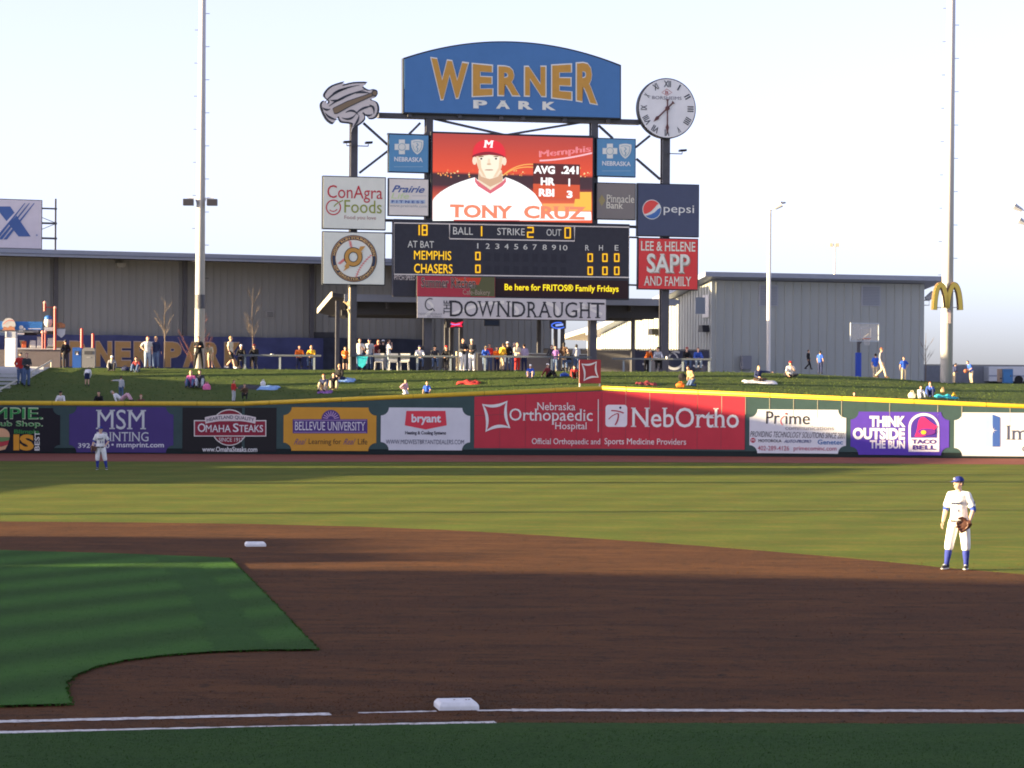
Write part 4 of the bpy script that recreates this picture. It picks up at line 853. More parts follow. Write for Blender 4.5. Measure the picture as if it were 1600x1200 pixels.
shape(T, fr, [(735, 432.5), (773, 433), (773, 463.5), (735, 463)], '#4c5640', 'picture', y=G1 + .004); shape(T, fr, [(708, 434), (752, 434), (748, 445), (712, 446)], '#a8402f', 'picture', y=G1 + .002)
t_(T, fr, 'Summer Kitchen', (658, 433.5, 744, 450), '#aeb4ba', y=G1 - .01, serif=.05, bold=.03); t_(T, fr, 'Summer Kitchen', (658.4, 434, 743.6, 449.6), '#1d1a20', y=G1 - .022, serif=.04); t_(T, fr, 'Cafe-Bakery', (723, 452.5, 766, 463), '#8a8a86', y=G1 - .01, serif=.03)
T, fr = sign('name_banner', 'long pale grey bar banner with dark serif capitals under the line score', 'banner', 651.5, 465.3, 947, 499, '#a5b2c4', y=-.36, th=.12, inset=.5)
for a, b, cc_, w in (((668, 471), (686, 480), (664, 493), 4), ((704, 493), (740, 474), (788, 472), 5), ((792, 473), (820, 486), (802, 494), 5), ((852, 473), (880, 480), (869, 494), 5), ((892, 493), (902, 482), (938, 475), 5), ((908, 474), (926, 486), (941, 491), 4)): pstroke(T, fr, bez(a, b, cc_), w, '#bcc7d4', 'swirl', y=G1 + .004)
t_(T, fr, 'THE', (693, 469.5, 703, 490.5), '#323a46', vert=True, bold=.01)
for s, b in (('D', (703, 469.5, 723.5, 494.5)), ('O', (725, 470, 747, 495)), ('W', (746, 470.5, 775, 495)), ('N', (775.5, 470.5, 797.5, 495)), ('D', (800, 471, 821, 495.5)), ('R', (823, 471.5, 841, 496)), ('A', (840, 471.5, 862, 496)), ('U', (863, 472, 881, 496.5)), ('G', (883, 472, 902, 496.5)), ('H', (905, 472.5, 923, 497)), ('T', (923.5, 473, 944.5, 497))): t_(T, fr, s, b, '#2a303b', serif=.06)
pstroke(T, fr, ell_px(672, 475.5, 7.5, 9, 60, 300, 20), 1.5, '#2a303b', 'letter_c', y=G1); pstroke(T, fr, [(670, 485), (676, 481.5), (679, 486)], 1.6, '#2a303b', 'letter_c', y=G1)
t_(T, fr, 'MIDWEST BEVERAGE', (654, 489, 691, 492.3), '#6c7888'); t_(T, fr, 'OF OMAHA', (668, 493.2, 690, 496.2), '#6c7888')
# --- small light fixtures on the outer columns
def fixture(label, px, py, arms):
    fr = SB.sub(px, py, .1); T = thing('floodlight_arm', label, 'light', fr, 'light arms on the scoreboard columns')
    xs_ = [fr.q(a, py, 0).x for a in arms]; MB().tube([(min(xs_ + [0]), -.1, 0), (max(xs_ + [0]), -.1, 0)], .03, 8).build('arm', DARK, T)
    for x in xs_: MB().tube([(x, -.1, 0), (x, -.1, .12)], .025, 6).build('stem', DARK, T); MB().prism([(x - .2, .12), (x + .2, .15), (x + .2, .27), (x - .2, .24)], -.4, .0).build('lamp', mat('black_metal', (.012, .012, .014), rough=.4), T)
fixture('pair of small dark floodlights on an arm across the left column', 552, 228, (541, 575)); fixture('small dark floodlight on a short arm off the right column', 1040, 240, (1065,))
# ------------------------------------------------------------------ left building with the deep eave
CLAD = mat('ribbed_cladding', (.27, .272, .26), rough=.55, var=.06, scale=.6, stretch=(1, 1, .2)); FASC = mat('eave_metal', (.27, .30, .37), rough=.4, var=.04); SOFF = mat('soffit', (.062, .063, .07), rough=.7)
o_ = P(250, 574, 167); BL = Fr((o_.x, o_.y, crest(o_.x) - .04), rad(22))
bl = thing('long_building', 'long grey ribbed building with a deep overhanging eave behind the left berm', 'building', BL)
xa, xb = BL.q(-260, 500, 0).x, BL.q(862, 500, 0).x; zt_ = BL.q(250, 412, 0).z; zf1 = BL.q(250, 394.5, -3.0).z; zf0 = BL.q(250, 405.5, -3.0).z
mb = MB(); mb.box(xa, xb, 0, 3.2, -.5, zf0 + .15)
x = xa + .3
while x < xb - .1: mb.box(x, x + .05, -.05, .0, -.4, zf0 + .1); x += .46
mb.build('wall', CLAD, bl)
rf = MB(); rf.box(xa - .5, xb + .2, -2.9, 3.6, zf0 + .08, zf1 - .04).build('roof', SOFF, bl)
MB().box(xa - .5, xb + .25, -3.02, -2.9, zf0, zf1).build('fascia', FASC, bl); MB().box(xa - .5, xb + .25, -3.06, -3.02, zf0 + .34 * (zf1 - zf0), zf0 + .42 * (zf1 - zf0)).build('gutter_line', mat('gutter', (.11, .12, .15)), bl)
for px in (-80, 87, 289, 487, 668): 
    x = BL.q(px, 480, -.35).x; MB().box(x - .13, x + .13, -.45, -.15, -.5, zf0 + .1).build('post', DARK, bl)
for px, a, b, c_, d in ((188, 411, 418, 7, 0), (422, 486, 496, 6, 1)):
    X0, X1, Z0, Z1 = BL.box(px - c_, a, px + c_, b, -.1); 
    if d: 
        MB().box(X0, X1, -.1, .0, Z0, Z1).build('vent_frame', mat('vent_metal', (.30, .30, .29)), bl)
        mb = MB(); k = (Z1 - Z0) / 5
        for i in range(4): mb.box(X0 + .06, X1 - .06, -.12, -.1, Z0 + k * (i + .6), Z0 + k * (i + 1.0))
        mb.build('vent_louver', SOFF, bl)
    else: MB().prism([(X0, Z0 + .1), (X0 + .12, Z0), (X1 - .12, Z0), (X1, Z0 + .1), (X1, Z1), (X0, Z1)], -.45, 0).build('wall_light', mat('lamp_grey', (.35, .35, .33)), bl)
X0, X1, Z0, Z1 = BL.box(487, 519, 522, 530, -.06); MB().box(X0, X1, -.08, 0, Z0, Z1).build('service_hatch', SOFF, bl)
# printed fabric along the base
T = thing('fabric_banner', 'long blue fabric banner with big tan letters along the building base', 'banner', Fr(BL.M @ Vector((0, -.5, 0)), BL.rot)); fr = FRAMES[T.name]
def cloth(x0, x1, z0, z1, name, M, amp=.05):
    n_ = int((x1 - x0) / .22); mb = MB(); V = []
    for i in range(n_ + 1):
        x = x0 + (x1 - x0) * i / n_; V += [(x, amp * math.sin(i * .9) + random.uniform(-.01, .01), z0), (x, amp * math.sin(i * .9 + .7), z1 + .02 * math.sin(i * .35))]
    mb.add(V, [(2 * i, 2 * i + 2, 2 * i + 3, 2 * i + 1) for i in range(n_)]); return mb.build(name, M, T, smooth=True)
zT = fr.q(300, 525.5, 0).z; xs0, xs1 = fr.q(-40, 550, 0).x, fr.q(505, 550, 0).x
cloth(xs0, xs1, .02, zT, 'cloth', mat('banner_blue', (.050, .060, .155), rough=.7, var=.35, scale=.5), amp=.012)
cloth(xs1, fr.q(665, 550, 0).x, .02, fr.q(580, 529, 0).z, 'cloth', mat('banner_navy', (.026, .032, .055), rough=.7, var=.3, scale=1.2), amp=.07)
for s, a, b in (('W', 30, 70), ('E', 76, 103), ('R', 108, 143), ('N', 149, 175.5), ('E', 179, 205), ('R', 208.5, 238), ('P', 255.5, 284), ('A', 285.5, 319), ('R', 320, 346), ('K', 350, 378)):
    sl = (a - 250) * .008
    text(T, fr, s, (a, 533.5 + sl, b, 574 + sl), flatmat('#8f9098'), y=-.05, bold=.07); text(T, fr, s, (a + 1, 534.6 + sl, b - 1, 573.5 + sl), mat('banner_gold', (.42, .25, .10), var=.1), y=-.065, bold=.05)
# roof sign
fr = Fr(BL.M @ Vector((BL.q(0, 388, .5).x, .5, zf1 - .05)), BL.rot); T = thing('roof_sign', 'pale billboard with a blue striped X on the building roof', 'sign', fr)
X0, X1, Z0, Z1 = fr.box(-120, 309.5, 66, 387.5, 0); MB().box(X0, X1, 0, .3, Z0, Z1).build('frame', FRAMEM, T); MB().box(X0 + .05, X1 - .05, -.02, -.002, Z0 + .05, Z1 - .05).build('panel', flatmat('#b4c2dc'), T)
XB = '#3f62a6'
shape(T, fr, [(-8, 322.5), (16, 322.5), (48, 369.5), (29, 369.5)], XB, 'letter_x', y=-.035)
shape(T, fr, [(37, 317), (43, 317), (-12, 392 - 12), (-22, 380)], '#b4c2dc', 'letter_gap', y=-.045)
for a in (38.5, 45.5, 53.0): shape(T, fr, [(a - .4, 317.5), (a + 1.2, 317.5), (a - 42, 374), (a - 47.5, 374)], XB, 'letter_stripe', y=-.055)
shape(T, fr, ell_px(57.5, 367.5, 1.6, 1.6, n=12), '#7f93c0', 'mark', y=-.04)
zr = fr.q(87, 387, .3).z
mb = MB(); x = fr.q(86.7, 350, .3).x; mb.box(x - .05, x + .05, .25, .35, -.1, fr.q(86.7, 310.5, .3).z); mb.build('stand_post', DARK, T)
for yy, h_ in ((326, .05), (349, .06), (372.5, .06)): q = fr.q(80, yy, .3); MB().box(X1, fr.q(89, yy, .3).x, .26, .34, q.z - h_, q.z + h_).build('stand_rail', DARK, T)
for a, b in (((66, 340), (86, 348)), ((66, 358), (86, 350))): mb = MB(); mb.stroke(pxs(fr, [a, b], .3), .04, .28, .32); mb.build('stand_brace', DARK, T)
# ------------------------------------------------------------------ right building
CLADR = mat('ribbed_cladding_pale', (.355, .375, .355), rough=.5, var=.05, scale=.6, stretch=(1, 1, .2))
o_ = P(1111, 585, 176); BR = Fr((o_.x, o_.y, crest(14) - .3), rad(16))
br = thing('right_building', 'tall blue grey ribbed building with a sloping roof on the right', 'building', BR)
W_ = BR.q(1444, 500, 0).x; zt_ = BR.q(1280, 441, 0).z; D_ = 24.0
back = Vector((0, D_)); zb = (BR.q(990, 520, 0).z) 
# height at the back corner, measured where the side wall meets the far end
db = BR.M @ Vector((0, D_, 0)); zb = P(992, 522, db.y).z - BR.loc.z
mb = MB(); mb.add([(0, 0, -.5), (W_, 0, -.5), (W_, D_, -.5), (0, D_, -.5), (0, 0, zt_), (W_, 0, zt_), (W_, D_, zb), (0, D_, zb)], [(0, 1, 5, 4), (1, 2, 6, 5), (2, 3, 7, 6), (3, 0, 4, 7), (4, 5, 6, 7), (3, 2, 1, 0)])
x = .3
while x < W_ - .1: mb.box(x, x + .06, -.06, .0, -.4, zt_ - .02); x += .62
y = .25
while y < D_ - .1: z = zt_ + (zb - zt_) * y / D_ - .04; mb.box(-.06, .0, y, y + .06, -.4, z); y += .55
mb.build('wall', CLADR, br)
zf = BR.q(1280, 428, -1.2).z; sl = (zb - zt_) / D_
mb = MB(); a0, a1 = -.9, W_ + 1.1; h0 = zt_ + .02; th = zf - zt_ + .05
mb.add([(a0, -1.2, h0 + .18), (a1, -1.2, h0 + .18), (a1, D_ + 1, h0 + sl * (D_ + 1)), (a0, D_ + 1, h0 + sl * (D_ + 1)), (a0, -1.2, zf), (a1, -1.2, zf), (a1, D_ + 1, h0 + th * .5 + sl * (D_ + 1)), (a0, D_ + 1, h0 + th * .5 + sl * (D_ + 1))], [(0, 1, 5, 4), (1, 2, 6, 5), (2, 3, 7, 6), (3, 0, 4, 7), (4, 5, 6, 7), (3, 2, 1, 0)])
mb.build('roof', FASC, br)
for (x0, y0, x1, y1) in ((1346, 446, 1376, 478), (1186, 445, 1216, 478)):
    X0, X1, Z0, Z1 = BR.box(x0, y0, x1, y1, -.08); f_ = MB().box(X0, X1, -.09, -.0, Z0, Z1).build('louver_frame', mat('louver_trim', (.34, .36, .40)), br)
    mb = MB(); k = (Z1 - Z0 - .16) / 12
    for i in range(12): mb.box(X0 + .1, X1 - .1, -.12, -.09, Z0 + .08 + i * k, Z0 + .08 + i * k + k * .6)
    mb.build('louver', mat('louver_blade', (.25, .27, .30)), f_)
sf = Fr(BR.M @ Vector((0, 0, 0)), BR.rot - math.pi / 2)      # the side wall: x runs toward the viewer
for (x0, y0, x1, y1) in ((1098, 461, 1107.5, 496),):
    X0, X1, Z0, Z1 = sf.box(x0, y0, x1, y1, -.1); X0, X1 = min(X0, X1), max(X0, X1)
    a = MB().box(X0, X1, -.12, -.02, Z0, Z1).build('window', mat('window_trim', (.55, .55, .53)), br, frame=sf); MB().box(X0 + .25, X1 - .25, -.15, -.12, Z0 + .2, Z1 - .2).build('window_pane', mat('dark_glass', (.14, .17, .22), rough=.15, spec=.6), a, frame=None).parent = br
for px, py in ((1104, 513), (1025, 518)):
    q = sf.q(px, py, -.1); MB().prism([(q.x - .5, q.z - .25), (q.x + .5, q.z - .25), (q.x + .35, q.z + .2), (q.x - .35, q.z + .2)], -.55, -.06).build('wall_pack_light', mat('black_metal', (.012, .012, .014)), br, frame=sf)
X0, X1, Z0, Z1 = BR.box(1157, 556, 1171, 577, -.1); MB().box(X0, X1, -.5, -.07, Z0, Z1).build('utility_box', mat('utility_grey', (.2, .21, .24)), br)
fr = Fr(BR.M @ Vector((W_, .3, BR.q(1452, 470, 0).z)), BR.rot); T = thing('wall_floodlight', 'grey floodlight bracketed to the right corner of the building', 'light', fr)
MB().tube([(0, 0, .05), (.55, 0, .05)], .04, 8).build('arm', DARK, T); MB().tube([(.1, 0, -.35), (.1, 0, .05), (.5, 0, .05), (.5, 0, -.3), (.1, 0, -.3)], .03, 6).build('bracket', mat('grey_metal', (.4, .41, .43), rough=.4), T)
MB().tube([(.2, -.1, .15), (.75, -.1, .42)], [.14, .30], 12).build('lamp_head', mat('grey_metal', (.4, .41, .43)), T, smooth=False); MB().ell((.9, -.1, .5), (.3, .2, .1)).build('visor', DARK, T)
# ------------------------------------------------------------------ far cream building beyond the bar
o_ = P(975, 560, 205); FB = Fr((o_.x - 4.5, o_.y + 3, crest(5) - .3), rad(-38)); fb = thing('cream_building', 'small sunlit cream building with a slanted dark eave far behind the bar', 'building', FB)
CRM = mat('cream_cladding', (.62, .58, .50), rough=.6, var=.04); za, zb_ = FB.q(930, 522, 0).z, FB.q(990, 498, 0).z
xl, xr = FB.q(917, 540, 0).x, FB.q(992, 540, 0).x
mb = MB(); mb.prism([(xl, -.5), (xr, -.5), (xr, zb_), (xl, za)], 0, 10).build('wall', CRM, fb)
mb = MB(); mb.prism([(xl - 1.5, za - .45), (xr + 2, zb_ + .4), (xr + 2, zb_ + .75), (xl - 1.5, za - .1)], -1.3, 11).build('roof', mat('cream_roof_edge', (.45, .42, .36)), fb)
q = FB.q(956, 521, 0); MB().box(q.x - .35, q.x + .35, -.5, -.02, q.z - .2, q.z + .2).build('wall_light', mat('bronze', (.08, .06, .04)), fb)
# ------------------------------------------------------------------ bar canopy
o_ = P(800, 577, 159); CP = Fr((o_.x, o_.y, crest(0) - .03), rad(13)); cp = thing('bar_canopy', 'low dark canopy roof with grey edge over the bar behind the scoreboard', 'canopy', CP)
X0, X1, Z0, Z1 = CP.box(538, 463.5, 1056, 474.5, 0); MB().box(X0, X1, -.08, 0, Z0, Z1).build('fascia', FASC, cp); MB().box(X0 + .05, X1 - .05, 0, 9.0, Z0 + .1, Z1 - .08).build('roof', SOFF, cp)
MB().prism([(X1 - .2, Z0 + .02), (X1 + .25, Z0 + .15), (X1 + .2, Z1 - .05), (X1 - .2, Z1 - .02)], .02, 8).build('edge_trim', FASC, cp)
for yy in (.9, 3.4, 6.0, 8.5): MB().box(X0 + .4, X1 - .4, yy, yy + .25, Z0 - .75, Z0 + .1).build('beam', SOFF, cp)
for i in range(11): x = X0 + .8 + (X1 - X0 - 1.6) * i / 10; MB().box(x - .08, x + .08, .3, 8.7, Z0 - .35, Z0 + .1).build('joist', SOFF, cp)
MB().box(CP.q(655, 500, .5).x, CP.q(950, 500, .5).x, .5, .6, CP.q(800, 497.5, .5).z, Z0).build('back_panel', SOFF, cp)
# tilted lit end of the roof
a, b, c_, d = CP.q(538, 465, -.05), CP.q(520, 460, .1), CP.q(498, 487.5, -2.6), CP.q(514, 491, -2.6)
def slab(pts, t):
    u = (pts[1] - pts[0]).cross(pts[3] - pts[0]).normalized() * t; return [p for p in pts] + [p + u for p in pts]
pts = [CP.q(540, 466, 0), CP.q(520.5, 463, 0), CP.q(498, 489, 6), CP.q(540, 499, 6)]
mb = MB(); V = [Vector(p) for p in pts] + [Vector(p) + Vector((0, 0, .22)) for p in pts]; mb.add(V, [(0, 1, 2, 3), (7, 6, 5, 4), (0, 4, 5, 1), (1, 5, 6, 2), (2, 6, 7, 3), (3, 7, 4, 0)]); mb.build('end_awning_soffit', SOFF, cp)
a_, b_ = pts[1] + Vector((-.04, 0, -.05)), pts[2] + Vector((-.04, 0, -.05)); mb = MB(); V = [a_, b_, b_ + Vector((0, 0, .34)), a_ + Vector((0, 0, .34))]; V += [v + Vector((-.06, .02, 0)) for v in V]; mb.add(V, [(0, 1, 2, 3), (7, 6, 5, 4), (0, 4, 5, 1), (1, 5, 6, 2), (2, 6, 7, 3), (3, 7, 4, 0)]); mb.build('end_awning_edge', mat('awning_metal', (.46, .43, .36), rough=.5), cp)
for px, yy in ((527, .6), (668, 5), (697, 3), (705, 3.3), (720, 2.6), (842, 4), (868, 1.2), (879, 1.2), (989, 2)):
    x = CP.q(px, 540, yy).x; MB().box(x - .11, x + .11, yy - .11, yy + .11, -.3, Z0 + .05).build('post', DARK, cp)
# bar counters
GRYP = mat('bar_panel', (.17, .15, .145), rough=.6, var=.08); TOPM = mat('counter_top', (.40, .42, .42), rough=.35)
def counter(label, px0, px1, Y, top_y, m, name='bar_counter', d=.7):
    pm = P((px0 + px1) / 2, top_y, Y); fr = Fr((pm.x, pm.y, ground_z(pm.x, Y)), rad(13)); T = thing(name, label, 'counter', fr)
    xa, xb = fr.q(px0, 560, 0).x, fr.q(px1, 560, 0).x; z = fr.q((px0 + px1) / 2, top_y, 0).z
    MB().box(xa, xb, 0, d, -.3, z - .06).build('front', m, T); MB().box(xa - .06, xb + .06, -.12, d + .08, z - .06, z).build('top', TOPM, T, bevel=.01); return T, fr
counter('grey brown bar counter with a pale top behind the centre spectators', 742, 862, 156.5, 551.5, GRYP)
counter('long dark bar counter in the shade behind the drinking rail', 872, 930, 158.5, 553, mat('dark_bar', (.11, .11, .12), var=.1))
# windscreen fences behind the bar
def screen_fence(label, px0, px1, Y, top, rot, m, step=2.4):
    pm = P((px0 + px1) / 2, top, Y); fr = Fr((pm.x, pm.y, ground_z(pm.x, Y)), rot); T = thing('screen_fence', label, 'fence', fr, 'fences behind the bar')
    xa, xb = fr.q(px0, 560, 0).x, fr.q(px1, 560, 0).x; z = fr.q((px0 + px1) / 2, top, 0).z
    MB().box(xa, xb, -.01, .01, .03, z - .04).build('screen', m, T); MB().tube([(xa, 0, z), (xb, 0, z)], .03, 8).build('top_rail', DARK, T)
    x = xa
    while x < xb + .1: MB().tube([(x, .05, -.3), (x, .05, z)], .035, 8).build('post', DARK, T); x += step
    return T, fr
screen_fence('grey screened fence between the bar and the far cream building', 850, 1000, 168, 545.5, 0, mat('grey_screen', (.155, .15, .15), var=.1))
T, fr = screen_fence('navy screened fence at the foot of the right building with pale curved lettering', 985, 1108, 165, 546.5, 0, mat('navy_screen', (.038, .045, .085), var=.15))
for a, b, c_, w in (((1045, 558), (1050, 546), (1062, 551), 3), ((1046, 553), (1056, 549), (1059, 560), 2.2), ((1042, 571), (1054, 582), (1066, 570), 4), ((1004, 569), (1012, 568), (1010, 577), 3), ((1083, 571), (1090, 574), (1098, 570), 3)): pstroke(T, fr, bez(a, b, c_), w, '#8fa3ba', 'screen_mark', y=-.03)
screen_fence('grey vertical slat fence along the far right side behind the ball court', 1440, 1640, 186, 570.5, 0, mat('slat_screen', (.24, .25, .28), var=.1), 3.0)
# drinking rails
def rail(label, px0, px1, Y, top, posts, group='drinking rails along the berm crest'):
    pm = P((px0 + px1) / 2, top, Y); fr = Fr((pm.x, pm.y, ground_z(pm.x, Y)), 0); T = thing('drink_rail', label, 'rail', fr, group)
    xa, xb = fr.q(px0, 560, 0).x, fr.q(px1, 560, 0).x; z0 = fr.q(px0, top, 0).z; z1 = fr.q(px1, top, 0).z; z = (z0 + z1) / 2 + 0
    MB().box(xa, xb, -.16, .16, z - .09, z + .02).build('top', mat('rail_top', (.10, .115, .13), rough=.45, var=.1), T, bevel=.01)
    for p in posts: x = fr.q(p, 560, 0).x; MB().box(x - .055, x + .055, -.05, .05, -.2, z - .09).build('post', mat('rail_post', (.22, .26, .28), rough=.5), T)
rail('grey drinking rail in front of the blue fabric banner', 372, 502, 150.9, 554.5, (383, 437.5, 491))
rail('grey drinking rail left of the bar below the scoreboard', 546, 715, 150.9, 555.5, (547, 652, 704)); rail('grey drinking rail at the centre behind the white capped children', 750, 925, 150.9, 556.5, (757.5, 862))
rail('grey drinking rail in front of the right building', 957, 1112, 151.2, 560, (974.5, 1016, 1067, 1108))
# yellow bollard posts and tan lamp post
def post(name, label, cat, px, y0, y1, Y, r, m, group=None):
    p = P(px, y1, Y); fr = Fr((p.x, p.y, ground_z(p.x, Y)), 0); T = thing(name, label, cat, fr, group); z = fr.q(px, y0, 0).z; MB().tube([(0, 0, -.2), (0, 0, z - .03), (0, 0, z)], [r, r, r * .6], 10).build('shaft', m, T); return T, fr, z
TAN = mat('tan_paint', (.62, .50, .30), rough=.45)
post('bollard', 'slim yellowish post beside the man in a dark jacket at the rail', 'post', 713.5, 549, 577, 151.6, .06, TAN); T, fr, z = post('bollard', 'pale post holding up a small table edge right of the white capped man', 'post', 745, 551, 577, 151.4, .06, TAN)
T, fr, z = post('lamp_post', 'slim tan lamp post in front of the left scoreboard column', 'lamp post', 546, 449, 575, 150.6, .055, TAN)
for zz, dx in ((fr.q(546, 478, 0).z, -.35), (fr.q(546, 490, 0).z, -.12)): MB().tube([(0, 0, zz), (dx, -.1, zz + .25)], .05, 8).build('bracket', TAN, T)
MB().box(-.16, .02, -.2, 0, fr.q(546, 478, 0).z, fr.q(546, 471, 0).z).build('junction_box', TAN, T)
# neon signs and a screen hanging under the canopy
fr = CP.sub(713, 515, .35); T = thing('neon_sign', 'red bow-tie shaped neon sign hanging under the canopy', 'neon sign', fr)
X0, X1, Z0, Z1 = fr.box(697, 499, 722, 512, 0); MB().box(X0, X1, 0, .15, Z0, Z1).build('case', SOFF, T)
shape(T, fr, [(704, 503), (712, 505), (724, 502), (721, 507.5), (723, 511), (713, 509.5), (703.5, 511.5), (706, 507)], '#d02848', 'bow_tie', y=-.02, m=em('#ff3050', '#ff2a50', 1.0)); pstroke(T, fr, [(704, 506), (711, 507.5), (719, 506)], 1.2, '#a0a8e0', 'tube_line', y=-.035, m=em('#a0b0ff', '#b0a0ff', 1.0))
MB().box(-.02, .02, .05, .1, Z1, Z1 + .6).build('hanger', DARK, T)
fr = CP.sub(872, 514, .35); T = thing('neon_sign', 'blue oval neon sign on a dark case hanging under the canopy', 'neon sign', fr)
X0, X1, Z0, Z1 = fr.box(859.5, 499.5, 884.5, 513.5, 0); MB().box(X0, X1, 0, .15, Z0, Z1).build('case', SOFF, T); pstroke(T, fr, ell_px(872.5, 508.5, 10.5, 4.6, 60, 330, 24), 1.6, '#5a80ff', 'oval_tube', y=-.02, m=em('#5078ff', '#4a78ff', 1.2)); pstroke(T, fr, [(868, 508.5), (880, 507)], 3, '#9fb8ff', 'script_tube', y=-.03, m=em('#9fb8ff', '#9fb8ff', 1.0))
MB().box(-.02, .02, .05, .1, Z1, Z1 + .6).build('hanger', DARK, T)
fr = CP.sub(768, 512, .35); T = thing('television', 'dark flat television hanging below the bar banner', 'television', fr); X0, X1, Z0, Z1 = fr.box(756.5, 499.5, 781, 509.5, 0); MB().box(X0, X1, 0, .12, Z0, Z1).build('case', SOFF, T, bevel=.02); MB().box(X0 + .06, X1 - .06, -.015, -.002, Z0 + .05, Z1 - .05).build('screen', em('#0c1420', '#141e30', .8), T); MB().box(-.04, .04, .04, .1, Z1, Z1 + .5).build('hanger', DARK, T)
# ------------------------------------------------------------------ light poles
POLE = mat('galvanised_pole', (.55, .54, .54), rough=.5, var=.05, scale=1.0, stretch=(1, 1, .1))
def lightpole(label, pxb, pyb, pxt, Y, r0, r1, name='light_pole'):
    b = P(pxb, pyb, Y); fr = Fr((b.x, b.y, ground_z(b.x, Y) - .3), 0); T = thing(name, label, 'light pole', fr, 'tall stadium light poles'); H_ = 32.0; top = P(pxt, 0, Y); k = (top.x - b.x) / (top.z - b.z)
    MB().tube([(0, 0, 0), (k * H_, 0, H_)], [r0, r1], 20).build('shaft', POLE, T, smooth=True)
    for i in range(26):
        z = 5.5 + i * .95
        if z > H_ - 1: break
        s_ = -1 if i % 2 else 1; r = r0 + (r1 - r0) * z / H_; MB().tube([(k * z + s_ * r, 0, z), (k * z + s_ * (r + .22), 0, z)], .018, 6).build('climbing_peg', DARK, T)
    return T, fr, k
T, fr, k = lightpole('tall white light pole on the left with a pair of dark box lamps', 311.5, 577, 316.5, 150.7, .30, .14)
for s_ in (-1, 1):
    z = fr.q(312, 313, 0).z; MB().tube([(k * z + s_ * .2, -.1, z - .2), (k * z + s_ * .3, -.1, z + .12), (k * z + s_ * .75, -.1, z + .14)], .035, 8).build('lamp_bracket', POLE, T); x = k * z + s_ * .68; MB().box(x - .3, x + .3, -.45, -.05, z - .32, z + .06).build('box_lamp', mat('lamp_black', (.03, .03, .04), rough=.35), T, bevel=.02)
z = fr.q(312, 470, 0).z; MB().tube([(k * z, 0, z - .45), (k * z, 0, z + .35)], [.30, .295], 20).build('band', DARK, T)
T, fr, k = lightpole('tall white light pole on the right carrying a yellow arched emblem', 1478.5, 599, 1486.5, 149.6, .36, .18)
z = fr.q(1480, 496, 0).z; MB().box(k * z - .06, k * z + .14, -.42, -.26, z - .35, z + .42).build('control_box', mat('pink_grey', (.36, .30, .30)), T)
fr2 = Fr(fr.M @ Vector((0, -.5, fr.q(1481, 485, -.5).z)), rad(15)); T = thing('arch_emblem', 'yellow double arch emblem fixed to the right light pole', 'sign', fr2)
def marc(w, y0, y1, M, name):
    c1 = bez((1460.5, 484), (1462, 447), (1470, 444.5), 10) + bez((1470, 444.5), (1478.5, 449), (1480.5, 481), 10)[1:]
    c2 = bez((1480.5, 481), (1483, 449), (1491.5, 444.5), 10) + bez((1491.5, 444.5), (1500, 447), (1501.2, 484.5), 10)[1:]
    mb = MB()
    for c_ in (c1, c2): mb.stroke(pxs(fr2, c_, 0), w, y0, y1)
    mb.build(name, M, T)
marc(.31, 0, .2, mat('arch_edge', (.16, .10, .05)), 'edge'); marc(.235, -.02, .0, mat('arch_yellow', (.80, .58, .11), rough=.4), 'face'); q0, q1 = fr2.q(1464, 480.5, .1), fr2.q(1499, 480.5, .1); MB().tube([(q0.x, .1, q0.z), (q1.x, .1, q1.z)], .025, 8).build('tie_bar', POLE, T)
# thinner lamp standards beyond
T, fr, z = post('lamp_standard', 'slim white lamp standard in front of the right building with a small head', 'lamp post', 1200.5, 327, 570, 168, .13, mat('white_pole', (.72, .70, .66), rough=.4), 'slim lamp standards')
MB().tube([(0, 0, z - .1), (.35, -.1, z + .1)], .05, 8).build('arm', POLE, T); MB().tube([(.3, -.1, z + .05), (.72, -.1, z + .35)], [.12, .24], 10).build('lamp_head', mat('lamp_white', (.7, .7, .68)), T); MB().ell((.8, -.1, .42 + z), (.26, .18, .07)).build('visor', mat('visor_grey', (.25, .27, .33)), T)
T, fr, z = post('lamp_standard', 'distant slim lamp standard rising behind the right building roof', 'lamp post', 1303, 380, 570, 260, .12, mat('white_pole', (.72, .70, .66)), 'slim lamp standards')
for x in (-.35, .28): MB().box(x - .16, x + .16, -.15, .15, z - .35, z).build('lamp', mat('lamp_tan', (.45, .38, .3)), T)
T, fr, z = post('lamp_standard', 'lamp standard at the right edge with angled floodlight heads', 'lamp post', 1612, 322, 580, 168, .14, mat('white_pole', (.72, .70, .66)), 'slim lamp standards')
for px, py in ((1591, 325), (1599, 347)): q = fr.q(px, py, -.1); MB().tube([(0, 0, q.z - .3), (q.x + .2, -.1, q.z - .1)], .04, 8).build('arm', POLE, T); MB().tube([(q.x - .28, -.1, q.z + .12), (q.x + .25, -.1, q.z - .15)], [.22, .12], 10).build('lamp_head', mat('grey_metal', (.4, .41, .43)), T)
